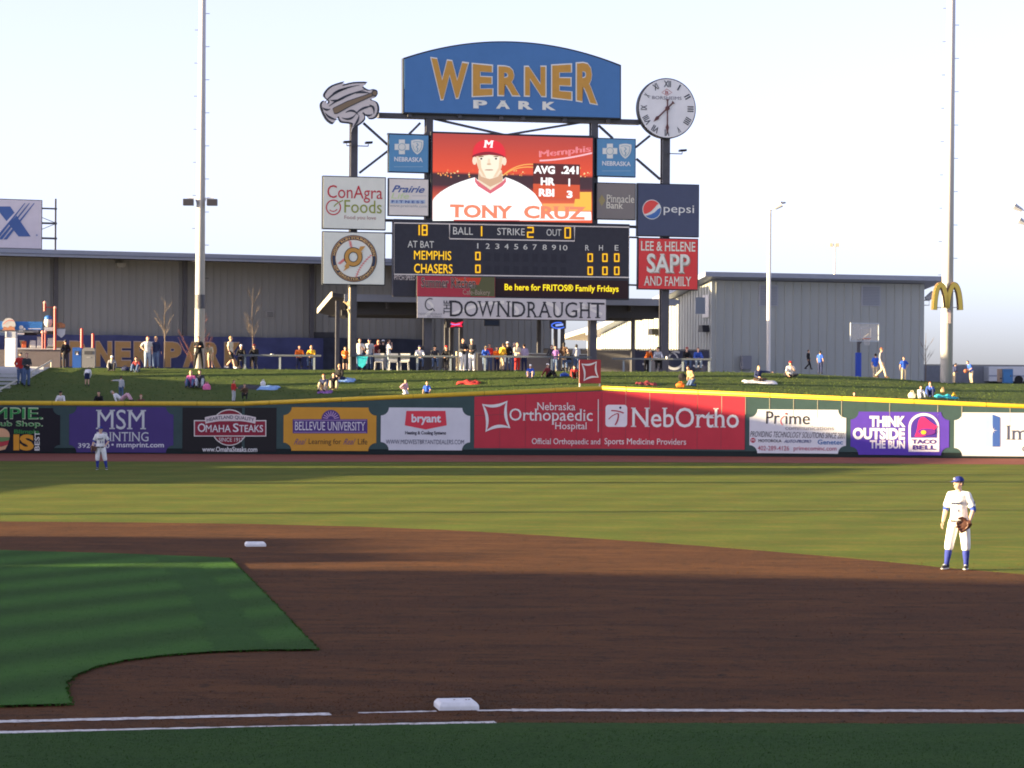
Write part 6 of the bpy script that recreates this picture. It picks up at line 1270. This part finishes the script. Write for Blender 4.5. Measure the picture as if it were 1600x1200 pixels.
# berm, left part
p = Vector((P(31, 600, 147).x, 145.0, 0)); p.z = berm_z(p.x, p.y)
berm('person in a red jacket and jeans standing at the head of the stairs', 31.5, 601, 25, .98, 'stand', ('pocket', 'front'), 0, shirt='red', pants='denim', hair='dark', cap='charcoal', drop=.0)
berm('person in a dark jacket standing right of the red jacketed one by the stairs', 41.5, 604, 30, 1.02, 'stand', ('front', 'front'), 0, shirt='charcoal', pants='denim', hair='brown', yaw=-.3)
stand('man in a long black coat standing in front of the food stand', 102, 44, 152.6, 200, arms=('pocket', 'pocket'), shirt='black', pants='charcoal', hair='dark', cap='charcoal')
berm('child in a white top bending over on the left grass', 136, 603, 180, .70, 'stand', ('knees', 'knees'), 58, shirt='white', pants='navy', shorts=True, hair='dark', sleeves='long')
berm('person in a white cap and grey hoodie sitting at the top of the left grass', 175, 580, 5, .95, shirt='grey', pants='charcoal', cap='white', hood=True)
berm('person in a dark red shirt sitting on the upper left grass', 214, 582, -10, .95, shirt='darkred', pants='denim', hair='dark', sleeves='short')
stand('woman with red hair in a pale top with a hand on her hip', 230.5, 50, 151.2, 15, arms=('hip', 'down'), shirt='palegrey', pants='paledenim', hair='red', longhair=True, sleeves='short')
stand('man in a navy jacket and jeans beside the red haired woman', 243.5, 50, 151.4, -5, arms=('pocket', 'hang'), shirt='navy', pants='denim', hair='blond')
berm('child in a pale grey jacket pointing to the left on the lower grass', 189, 623, 170, .66, 'stand', ('down', 'point'), 0, shirt='palegrey', pants='denim', hair='brown')
T, fr, J = berm('person in pink trousers lying on the grass just behind the wall', 190, 627, 80, .85, 'ground', ('back', 'back'), -58, shirt='white', pants='palepink', hair='grey')
berm('fair person peeping over the yellow rail beside the lying one', 218, 636, -10, .8, drop=.22, back=.6, legs='ground', arms=('knees', 'knees'), lean=5, shirt='brown', pants='denim', hair='red', skin=2)
berm('man in a white shirt and dark cap leaning on the yellow rail at the left', 91, 650, 0, .86, drop=.30, back=.65, legs='crouch', arms=('rail', 'rail'), lean=14, shirt='white', pants='navy', cap='black')
berm('person in a black hood leaning on the yellow rail above the purple board', 151, 650, 0, .85, drop=.30, back=.65, legs='crouch', arms=('rail', 'rail'), lean=14, shirt='black', pants='black', hair='dark', longhair=True)
berm('woman in a pink sweater sitting on the grass under the tall light pole', 299, 606, -5, 1.0, shirt='pink', pants='denim', hair='blond', longhair=True)
berm('man in a dark sweater sitting beside the woman in pink', 312, 606, 5, 1.03, shirt='charcoal', pants='palegrey', hair='dark', shoes='black')
stand('man all in black with folded arms in front of the tall light pole', 310, 50, 150.15, 0, arms=('cross', 'cross'), shirt='black', pants='black', hair='brown', legs='wide', shoes='black')
stand('man in a pale shirt stooping, hands on knees, right of the light pole', 329, 44, 151.2, -10, lean=42, arms=('knees', 'knees'), shirt='cream', pants='khaki', hair='brown', sleeves='short', shorts=True, yaw=0)
stand('man in a cream shirt and dark shorts walking along the crest', 360, 51, 150.6, 70, legs='walk', arms=('down', 'hang'), shirt='cream', pants='black', shorts=True, hair='blond', sleeves='short', shoes='white')
sit_rail('man in a white cap and black jacket at the first rail', 377, s=.98, shirt='black', pants='charcoal', cap='white')
sit_rail('man in a red cap and black jacket at the first rail', 398, s=1.0, shirt='black', pants='charcoal', cap='darkred', rot=-8)
berm('little child in a red top standing near the wall', 365, 628, 60, .63, 'stand', ('down', 'front'), 0, shirt='red', pants='palegrey', hair='brown')
berm('dark haired child crouching near the wall holding white things', 382, 624, 10, .70, 'crouch', ('face', 'front'), 18, shirt='brown', pants='charcoal', hair='dark')
sit_rail('person in an orange and black jacket at the first rail', 467, s=.97, shirt='orange', pants='navy', hair='brown', rot=12)
sit_rail('fair person in a yellow jacket at the right end of the first rail', 487, s=.97, shirt='yellow', pants='denim', hair='blond', rot=-8)
stand('boy in a loose orange shirt and black shorts at the rail end', 539, 36, 150.6, 10, arms=('front', 'down'), shirt='orange', pants='black', shorts=True, hair='blond', sleeves='short')
berm('woman with long red hair in a dark top sitting low on the grass', 507, 612, -12, 1.0, shirt='navy', pants='khaki', hair='red', longhair=True, sleeves='short')
berm('dark haired woman sitting right of the red haired one', 521, 609, 5, .98, shirt='black', pants='khaki', hair='dark', longhair=True, sleeves='short')
berm('man in a black top sitting on a blanket behind the two women', 531, 595, -15, .98, 'crossed', ('front', 'knees'), 8, shirt='black', pants='navy', hair='blond')
stand('person in a white and blue jersey drinking behind the turquoise towel', 562, 50, 151.9, 5, arms=('down', 'drink'), shirt='white', pants='denim', hair='brown', sleeves='short')
stand('man in a grey shirt and dark cap behind the rail', 577, 50, 151.9, 0, arms=('hip', 'down'), shirt='palegrey', pants='denim', cap='navy', sleeves='short')
stand('woman with red hair in a dark wine top behind the folding chairs', 591, 48, 152.3, 20, arms=('front', 'face'), shirt='darkred', pants='charcoal', hair='red', longhair=True)
stand('man in a white cap and black shirt seen from behind', 598.5, 48, 151.9, 190, arms=('front', 'down'), shirt='black', pants='palegrey', cap='white', sleeves='short')
stand('man in a pale shirt and jeans turning his face from the camera', 606.5, 49, 151.6, 110, arms=('face', 'down'), shirt='palegrey', pants='paledenim', hair='brown', sleeves='short', shoes='white')
sit_rail('man in a white hoodie and dark cap at the second rail', 655, shirt='white', pants='denim', cap='navy', rot=12, hood=True)
sit_rail('man in a dark jacket and black cap at the second rail', 679, shirt='charcoal', pants='denim', cap='black', rot=8)
sit_rail('man in a bright red cap at the second rail', 698, shirt='black', pants='charcoal', cap='red', rot=-10)
stand('dark haired man in a charcoal jacket and white trousers', 723, 51, 151.2, 35, arms=('front', 'front'), shirt='charcoal', pants='white', hair='dark', skin=1, shoes='white')
stand('man in a cream cap, dark jacket and white trousers', 737, 49.5, 151.2, -5, arms=('front', 'front'), shirt='charcoal', pants='white', cap='cream', shoes='white')
stand('person in a bright blue top leaning on the rail at the centre', 758, 40, 151.9, 10, arms=('rail', 'rail'), lean=22, shirt='royal', pants='denim', hair='blond')
stand('person in a red and pink top behind the one in bright blue', 764.5, 43, 153, -10, arms=('front', 'front'), shirt='red', pants='denim', hair='dark', skin=1)
stand('person in a yellow jacket turned away at the centre', 784, 44, 152, 140, lean=12, arms=('front', 'front'), shirt='yellow', pants='khaki', hair='brown')
stand('person in a white cap and black sweater turned away', 793, 46, 152.4, 185, arms=('pocket', 'pocket'), shirt='black', pants='denim', cap='white')
stand('woman in a cream top and red trousers', 808, 44.5, 151.6, 30, arms=('front', 'down'), shirt='cream', pants='red', hair='blond', sleeves='short')
stand('person in a lilac top with a dark strap seen from behind', 819, 42.5, 151.8, 190, arms=('down', 'down'), shirt='lilac', pants='navy', hair='brown')
stand('tall grey haired man behind the woman in red trousers', 803.5, 45, 153.4, 20, shirt='grey', pants='denim', hair='grey')
stand('child in a purple top beside the long haired woman', 868, 40, 152, -20, arms=('down', 'down'), shirt='purple', pants='denim', hair='brown', sleeves='short')
stand('woman with long dark hair in a brown jacket', 881, 46, 152.1, 160, arms=('front', 'front'), shirt='brown', pants='khaki', hair='dark', longhair=True)
sit_rail('person in a black top and jeans at the third rail', 889, 151.6, -40, .9, shirt='black', pants='denim', hair='brown', skin=2)
stand('person with long dark hair in a grey hoodie turned away', 900.5, 43, 152.2, 180, arms=('front', 'front'), shirt='palegrey', pants='denim', hair='dark', longhair=True, hood=True)
stand('boy in a dark blue top just behind the orange shirted boy', 549.5, 36, 152.2, -10, arms=('front', 'down'), shirt='navy', pants='denim', hair='red')
stand('child in a red and orange top left of the yellow jacket', 776, 38, 152.6, 20, arms=('front', 'front'), shirt='orange', pants='navy', hair='brown')
stand('person in a dark sweater in the shade under the blue oval neon sign', 862, 42, 154, 10, arms=('pocket', 'pocket'), shirt='charcoal', pants='charcoal', hair='dark')
# berm, middle
berm('small fair child in a pale pink outfit tumbling near the yellow rail', 633, 617, 40, .66, 'kneel', ('hip', 'front'), 20, shirt='palepink', pants='white', hair='blond', side=-10)
berm('fair child in a blue shirt sitting near the yellow rail', 667, 617, 5, .72, 'stretched', ('hang', 'knees'), 2, shirt='royal', pants='navy', hair='blond', sleeves='short')
berm('boy in a blue top and white cap sitting on the upper grass', 829, 591, -5, .82, shirt='royal', pants='palegrey', cap='white', shorts=True)
berm('child in a red sleeved black top and white cap sitting sideways', 856, 590, 60, .82, 'ground', ('back', 'knees'), -2, shirt='darkred', pants='black', cap='white')
berm('child in a bright red jacket sitting left of the red star sign', 897, 592, 5, .80, shirt='red', pants='black', hair='dark', cap='charcoal')
# right part
stand('man in an orange and red jacket bending over the right rail', 1010, 40, 152.2, 35, lean=36, arms=('rail', 'rail'), shirt='orange', pants='black', hair='dark')
sit_rail('man in a pale grey shirt and black cap at the right rail', 1027, 152.2, 10, 1.0, shirt='palegrey', pants='black', cap='black')
sit_rail('man in a black jacket with a red edged cap at the right rail', 1072, 152.2, 14, 1.0, shirt='black', pants='denim', cap='darkred')
sit_rail('man in a blue jacket at the far end of the right rail', 1090, 152.2, 6, .98, shirt='blue', pants='paledenim', hair='dark')
berm('man in a tan shirt kneeling on the right grass over his bags', 1081, 604, -50, .95, 'kneel', ('front', 'front'), 28, shirt='tan', pants='denim', hair='brown')
berm('woman in a navy top sitting on the pale blanket with an arm held out', 1185, 597, 15, .95, 'crossed', ('front', 'point'), 4, shirt='navy', pants='brown', hair='blond', longhair=True)
berm('man in a white shirt and red cap sitting cross-legged', 1234.5, 590, 0, 1.0, 'crossed', ('knees', 'face'), 12, shirt='white', pants='charcoal', cap='red', sleeves='short')
stand('person in black walking in front of the right building', 1263, 31, 165, 60, group=GF, legs='walk', shirt='black', pants='black', hair='dark', drop=-.45)
stand('boy in a plain blue shirt seen from behind walking near the hoop', 1281.5, 36, 163, 150, group=GF, shirt='royal', pants='navy', hair='dark', sleeves='short', drop=-.2)
stand('boy in a blue shirt behind the walking woman', 1368, 41, 160, 170, group=GF, shirt='royal', pants='khaki', hair='dark', sleeves='short')
stand('fair woman in a grey top and khaki trousers striding along the crest', 1377, 48, 151.2, 70, group=GF, legs='walk', arms=('down', 'hang'), shirt='grey', pants='khaki', hair='red', shoes='brown')
stand('boy in a blue shirt facing the field right of the striding woman', 1412, 38, 156, 10, group=GF, arms=('hang', 'hip'), shirt='royal', pants='khaki', hair='brown', sleeves='short')
stand('boy in navy half hidden by the right light pole', 1490, 33, 165, 120, group=GF, lean=18, arms=('front', 'front'), shirt='navy', pants='khaki', hair='dark')
_T, _fr, _J = stand('boy in a blue shirt stooping with a ball in his hands', 1518, 38, 165, -70, group=GF, lean=26, arms=('front', 'front'), shirt='royal', pants='khaki', hair='dark', sleeves='short')
_s = 38 / F * 165 / 1.74; bp_ = (_J['wrl'] + _J['wrr']) / 2 * _s; w_ = _fr.M @ (bp_ + Vector((0, -.14, -.03)))
T = thing('basketball', 'orange brown basketball in the hands of the stooping boy', 'ball', Fr(w_)); MB().ell((0, 0, 0), .125, 16, 12).build('ball_skin', mat('ball_orange', (.32, .10, .05), rough=.6, var=.2, scale=30), T, smooth=True); MB().tube([(.127 * math.cos(a), 0, .127 * math.sin(a)) for a in [i * math.pi / 12 for i in range(25)]], .003, 4, caps=False).build('ball_seam', SOFF, T)
berm('small child in a white top sitting by the right light pole', 1438, 623, 10, .72, 'ground', ('knees', 'knees'), 10, shirt='white', pants='palegrey', hair='brown')
berm('person in a blue hoodie sitting, hand to face, by the right light pole', 1453, 621, -5, .88, 'ground', ('knees', 'face'), 10, shirt='blue', pants='navy', hair='red', hood=True)
berm('dark haired head looking over the rail left of the purple board', 1337, 634, 0, .7, drop=.22, back=.6, legs='ground', arms=('knees', 'knees'), lean=8, shirt='black', pants='black', hair='brown')

# ------------------------------------------------------------------ the two fielders
def player(label, loc, rot, s, J, yaw, glove_side, vox, number, cap_c='royalcap', sun=True):
    fr = Fr(loc, rad(rot)); T = thing('person', label, 'person', fr, 'fielders in white uniforms')
    PAL['uniform'] = (.80, .79, .77); PAL['capblue'] = (.022, .035, .20); PAL['sock'] = (.03, .045, .26)
    build_person(T, J, s, shirt='uniform', pants='uniform', hair='brown', cap='capblue', sleeves='short', pants_len='knee', vox=vox, yaw=yaw, shoes='charcoal', skin=2)
    for q, n in SIDES:
        kn, an, sh, el, wr = (J[k + n] for k in ('kn', 'an', 'sh', 'el', 'wr'))
        mb = MB(); mb.tube([kn.lerp(an, .2), kn.lerp(an, .45), kn.lerp(an, .8), an], [.060, .066, .048, .045], 14); mb.xf(Matrix.Scale(s, 4)); mb.build('sock', cloth_m('sock'), T, smooth=True)
        mb = MB(); mb.tube([sh.lerp(el, .72), el, el.lerp(wr, .12)], [.060, .053, .052], 14); mb.xf(Matrix.Scale(s, 4)); mb.build('undershirt_sleeve', mat('sleeve_blue', (.03, .07, .33), rough=.8), T, smooth=True)
        f = Vector((q * .18, -1, 0)).normalized(); mb = MB(); x_ = f.cross(Vector((0, 0, 1))).normalized(); RR = Matrix((x_, f, x_.cross(f))).transposed(); mb.ell(an + f * .06 + Vector((0, 0, -.062)), (.050, .142, .018), 12, 6, RR); mb.xf(Matrix.Scale(s, 4)); mb.build('shoe_sole', cloth_m('white'), T, smooth=True)
        mb = MB(); mb.ell(an + f * .07 + Vector((0, 0, .0)), (.03, .05, .022), 10, 6, RR); mb.xf(Matrix.Scale(s, 4)); mb.build('shoe_tongue', cloth_m('palegrey'), T, smooth=True)
    pel, ch, R = J['pel'], J['ch'], J['R']; X, up = R @ Vector((1, 0, 0)), R @ Vector((0, 0, 1))
    mb = MB(); mb.tube([pel - up * .035, pel + up * .01], [.188, .188], 24, side=tuple(X), ry=[.146, .146], caps=False); mb.xf(Matrix.Scale(s, 4)); mb.build('belt', mat('belt_dark', (.025, .025, .035), rough=.4), T, smooth=True)
    mb = MB(); a = pel - up * .012 + R @ Vector((0, -.150, 0)); mb.box(a.x - .022, a.x + .022, a.y - .006, a.y + .004, a.z - .018, a.z + .018); mb.xf(Matrix.Scale(s, 4)); mb.build('buckle', mat('buckle', (.4, .4, .42), rough=.3, metal=1), T)
    def chest(u, w, z): return Vector((u, -.128 * math.sqrt(max(.05, 1 - (u / .19) ** 2)) - .028, z))
    # script across the chest, number, collar, sleeve patch
    pts = [(-.105, 1.235), (-.09, 1.275), (-.08, 1.235), (-.065, 1.265), (-.05, 1.24), (-.03, 1.27), (-.02, 1.243), (0, 1.268), (.012, 1.245), (.03, 1.272), (.045, 1.248), (.06, 1.276), (.075, 1.255), (.09, 1.30), (.10, 1.262)]
    mb = MB(); mb.tube([R @ (chest(u, 0, z - .0) - Vector((0, 0, .93))) + pel for u, z in pts], .012, 6, caps=True); mb.xf(Matrix.Scale(s, 4)); mb.build('chest_script', mat('script_navy', (.04, .05, .12)), T)
    v, f_ = glyphs(number, .04); x0 = min(a_[0] for a_ in v); x1 = max(a_[0] for a_ in v); y0 = min(a_[1] for a_ in v); y1 = max(a_[1] for a_ in v)
    W_n = .06 * len(number); mb = MB(); mb.add([R @ (chest(.055 + (a_ - x0) / (x1 - x0) * W_n - W_n / 2, 0, 1.08 + (b - y0) / (y1 - y0) * .085) + Vector((0, -.016, 0)) - Vector((0, 0, .93))) + pel for a_, b in v], f_); mb.xf(Matrix.Scale(s, 4)); mb.build('chest_number', mat('script_navy', (.04, .05, .12)), T)
    nk = J['nk']; mb = MB(); mb.tube([nk + R @ Vector((-.062, -.01, .005)), nk + R @ Vector((-.035, -.066, -.03)), nk + R @ Vector((0, -.092, -.075)), nk + R @ Vector((.035, -.066, -.03)), nk + R @ Vector((.062, -.01, .005))], .008, 6); mb.xf(Matrix.Scale(s, 4)); mb.build('collar', mat('script_navy', (.04, .05, .12)), T)
    mb = MB(); c = J['shl'].lerp(J['ell'], .52) + Vector((.074, -.025, .0)); mb.box(c.x - .006, c.x + .008, c.y - .025, c.y + .025, c.z - .03, c.z + .03); mb.xf(Matrix.Scale(s, 4)); mb.build('sleeve_patch', mat('script_navy', (.04, .05, .12)), T, bevel=.003)
    # cap badge
    hd = J['hd']; HR = Matrix.Rotation(yaw, 3, 'Z') @ Matrix.Rotation(R.to_euler().x * .45, 3, 'X'); mb = MB(); mb.ell(hd + HR @ Vector((0, -.094, .085)), (.024, .010, .017), 10, 6, HR); mb.xf(Matrix.Scale(s, 4)); mb.build('cap_badge', cloth_m('white'), T, smooth=True)
    # fielding glove held in the hand: a thing of its own
    n = glove_side; wr, el = J['wr' + n], J['el' + n]; d = (wr - el).normalized()
    base = (wr + d * .03) * s; gfr = Fr(fr.M @ base, fr.rot); g = thing('fielding_glove', 'dark brown leather fielding glove on the hand of the ' + ('near first baseman' if number == '6' else 'far left fielder'), 'glove', gfr, 'fielding gloves')
    q = 1 if n == 'l' else -1; inw = Vector((-q, -.25, -.1)).normalized(); LEA = mat('glove_leather', (.085, .035, .022), rough=.5, var=.3, scale=20)
    dn = (d * .35 + inw * .8).normalized(); a_ = dn.cross(Vector((0, -1, 0))).normalized(); nn = a_.cross(dn)
    Rg = Matrix((a_, nn, dn)).transposed(); mb = MB(); mb.ell(dn * .06, (.095, .045, .11), 14, 10, Rg)
    for k, o in enumerate((-.075, -.03, .018, .062)):
        b = dn * .09 + a_ * o; mb.tube([b, b + dn * .09 + nn * .01 + a_ * o * .25, b + dn * (.155 - abs(o) * .4) + nn * .045 + a_ * o * .2], [.034, .030, .020], 10)
    t0 = dn * .02 + a_ * .08; mb.tube([t0, t0 + a_ * .06 + dn * .06 + nn * .02, t0 + a_ * .075 + dn * .13 + nn * .05], [.036, .034, .022], 10)
    mb.tube([dn * -.05, dn * .02], [.055, .06], 12)
    mb.xf(Matrix.Scale(s, 4)); o = mb.build('glove_shell', LEA, g); remesh(o, .009)
    mb = MB(); mb.tube([dn * .15 + a_ * .06 + nn * .03, dn * .16 + a_ * .10 + nn * .05], .012, 6)
    for k in range(4): mb.tube([dn * (.10 + .03 * k) + a_ * .07 + nn * .03, dn * (.10 + .03 * k) + a_ * .115 + nn * .04], .006, 5)
    mb.xf(Matrix.Scale(s, 4)); mb.build('webbing', mat('glove_dark', (.05, .022, .015), rough=.5), g)
    return T
p = G(1498, 890.5); J = joints('wide', ('hang', 'glove'), rad(3))
J['kn' + 'r'] = Vector((-.16, -.07, .49)); J['anr'] = Vector((-.21, -.09, .085)); J['knl'] = Vector((.15, -.05, .49)); J['anl'] = Vector((.145, -.01, .085)); J['wrl'] = Vector((.235, -.13, .90)); J['ell'] = Vector((.275, .0, 1.13)); J['elr'] = Vector((-.27, .04, 1.13)); J['wrr'] = Vector((-.295, -.05, .89))
player('near fielder in white uniform and blue cap at the right edge of the dirt', (p.x, p.y, .006), -27, 1.02, J, rad(-34), 'l', .011, '6')
p = G(157, 734); J = joints('wide', ('hang', 'hip'), rad(2)); J['anl'] = Vector((.24, .0, .085)); J['knl'] = Vector((.17, -.04, .49)); J['anr'] = Vector((-.12, 0, .085)); J['knr'] = Vector((-.12, -.02, .49)); J['elr'] = Vector((-.27, .03, 1.14)); J['wrr'] = Vector((-.33, -.05, .93)); J['ell'] = Vector((.33, .05, 1.17)); J['wrl'] = Vector((.22, -.14, 1.0))
player('far fielder in white uniform on the outfield grass at the left', (p.x, p.y, .0), 4, .99, J, rad(-25), 'r', .013, '11')

# ------------------------------------------------------------------ blankets, bags, towels, chairs
def blanket(label, name, px, py, w, d, h, m, rot=0, bumpy=.05, cat='blanket'):
    p = on_berm(px, py); fr = Fr((p.x, p.y, p.z + .02), rad(rot)); T = thing(name, label, cat, fr); nx_, ny_ = 18, 10; V = []
    for j in range(ny_ + 1):
        for i in range(nx_ + 1):
            u, v = i / nx_ - .5, j / ny_ - .5; wx, wy = u * w * (1 + .1 * math.sin(9 * v)), v * d * (1 + .15 * math.sin(7 * u)); W2 = fr.M @ Vector((wx, wy, 0)); z = berm_z(W2.x, W2.y) - fr.loc.z + .07 + h * math.exp(-18 * (u * u + v * v)) + bumpy * _nz.noise(Vector((u * 5 + px, v * 5, 1))); edge_ = max(abs(u), abs(v)) > .49; V.append((wx, wy, z - (.08 if edge_ else 0)))
    mb = MB(); mb.add(V, [(j * (nx_ + 1) + i, j * (nx_ + 1) + i + 1, (j + 1) * (nx_ + 1) + i + 1, (j + 1) * (nx_ + 1) + i) for j in range(ny_) for i in range(nx_)]); mb.build('cloth', m, T, smooth=True); return T, fr
blanket('rumpled dark blanket on the grass left of the blue one', 'blanket', 390, 606, 1.15, 1.6, .12, cloth_m('charcoal')); blanket('pale blue blanket spread on the left grass', 'blanket', 420, 607, 1.1, 1.7, .10, cloth_m('sky'))
blanket('bright red blanket lying on the centre grass', 'blanket', 732, 599, 1.25, 1.8, .12, cloth_m('red'), bumpy=.12); blanket('dull red blanket crumpled on the grass right of the star sign', 'blanket', 1010, 601, 1.1, 1.6, .06, cloth_m('darkred'), bumpy=.14)
blanket('long white blanket under the woman in navy', 'blanket', 1187, 597.5, 1.8, 1.8, .02, cloth_m('white')); blanket('pale blue blanket behind the two seated women', 'blanket', 541, 595, .95, 1.6, .1, cloth_m('sky')); blanket('turquoise towel stretched beside the person in a blue hoodie', 'towel', 1478, 621, 1.2, 1.4, .08, cloth_m('turquoise'), bumpy=.1, cat='towel')
blanket('purple blanket under the red haired woman', 'blanket', 508, 613, .75, 1.2, .02, cloth_m('purple'))
def bag(label, px, py, w, h, m, ground=True):
    p = on_berm(px, py) if ground else Vector(crest_p(px, 151)); fr = Fr((p.x, p.y, p.z), rad(random.uniform(-20, 20))); T = thing('bag', label, 'bag', fr, 'bags on the grass'); mb = MB(); mb.ell((0, 0, h * .42), (w / 2, w * .35, h * .5), 12, 8); mb.box(-w * .42, w * .42, -w * .28, w * .28, 0, h * .5); o = mb.build('sack', m, T, smooth=True); remesh(o, .025)
    MB().tube([(-w * .2, 0, h * .85), (-w * .12, 0, h * 1.12), (w * .12, 0, h * 1.12), (w * .2, 0, h * .85)], .015, 6).build('handle', m, T)
bag('pink bag on the grass beside the man in a dark sweater', 323, 609, .45, .36, cloth_m('pink')); bag('white bag lying on the blue blanket at the left', 411, 603, .3, .3, cloth_m('white')); bag('black bag with a white patch in front of the kneeling man', 1066, 594, .45, .42, cloth_m('black')); bag('orange bag on the grass under the kneeling man', 1063, 605, .5, .26, cloth_m('orange'))
bag('white bag beside the small child near the right light pole', 1425, 622, .42, .34, cloth_m('cream')); bag('tan bag at the end of the turquoise towel', 1491, 622, .28, .26, cloth_m('yellow')); bag('fair straw hat bag on the turquoise towel', 1473, 613, .26, .24, cloth_m('tan')); bag('small dark bag on the upper left grass', 196, 579, .5, .25, cloth_m('navy')); bag('blue bag on the grass left of the red jacketed child', 882, 588, .55, .2, cloth_m('blue'))
# turquoise towel hung over the rail
p = crest_p(565, 150.68); fr = Fr((p[0], 150.68, p[2]), 0); T = thing('hung_towel', 'turquoise towel hanging from the rail under the white and blue jersey', 'towel', fr); mb = MB(); mb.prism(pxs(fr, [(557, 557), (575, 557), (571, 570), (566, 575), (559, 571)], 0), -.02, .02); mb.build('cloth', cloth_m('turquoise'), T)
def chair(label, px, Y, rot):
    p = crest_p(px, Y); fr = Fr(p, rad(rot)); T = thing('folding_chair', label, 'chair', fr, 'white folding chairs behind the rail'); WHP = mat('white_plastic', (.50, .50, .48), rough=.5)
    MB().prism([(-.24, .52), (.24, .52), (.30, .98), (-.30, .98)], .20, .23).build('backrest', WHP, T); MB().box(-.24, .24, -.22, .2, .46, .50).build('seat', WHP, T, bevel=.01)
    for x in (-.22, .22):
        for y in (-.2, .2): MB().tube([(x * 1.1, y * 1.1, 0), (x, y, .47)], .018, 6).build('leg', WHP, T)
chair('white folding chair left, under the woman in a wine top', 592, 150.75, 0); chair('white folding chair right of the man in a pale shirt', 614.5, 150.75, 8); chair('white folding chair with a paper on it, nearest the man in a white hoodie', 632, 150.8, -6)
def cup(label, px, Y, z_off, m, r=.05, h=.14):
    p = crest_p(px, Y); T = thing('paper_cup', label, 'cup', Fr((p[0], p[1], p[2] + z_off)), 'paper cups and trays on the rails'); MB().tube([(0, 0, 0), (0, 0, h)], [r * .75, r], 12).build('cup_wall', m, T); MB().tube([(0, 0, h), (0, 0, h + .012)], [r * 1.08, r * 1.05], 12).build('lid', cloth_m('white'), T)
RZ = .75
for lab, px, k in (('white tray of food on the first rail', 425, 1.6), ('white cup on the second rail beside the red capped man', 707, 1), ('white cup on the rail by the kerb table', 1042, 1)): cup(lab, px, 150.9, .745, cloth_m('white'), .05 * k * 1.3, .14)
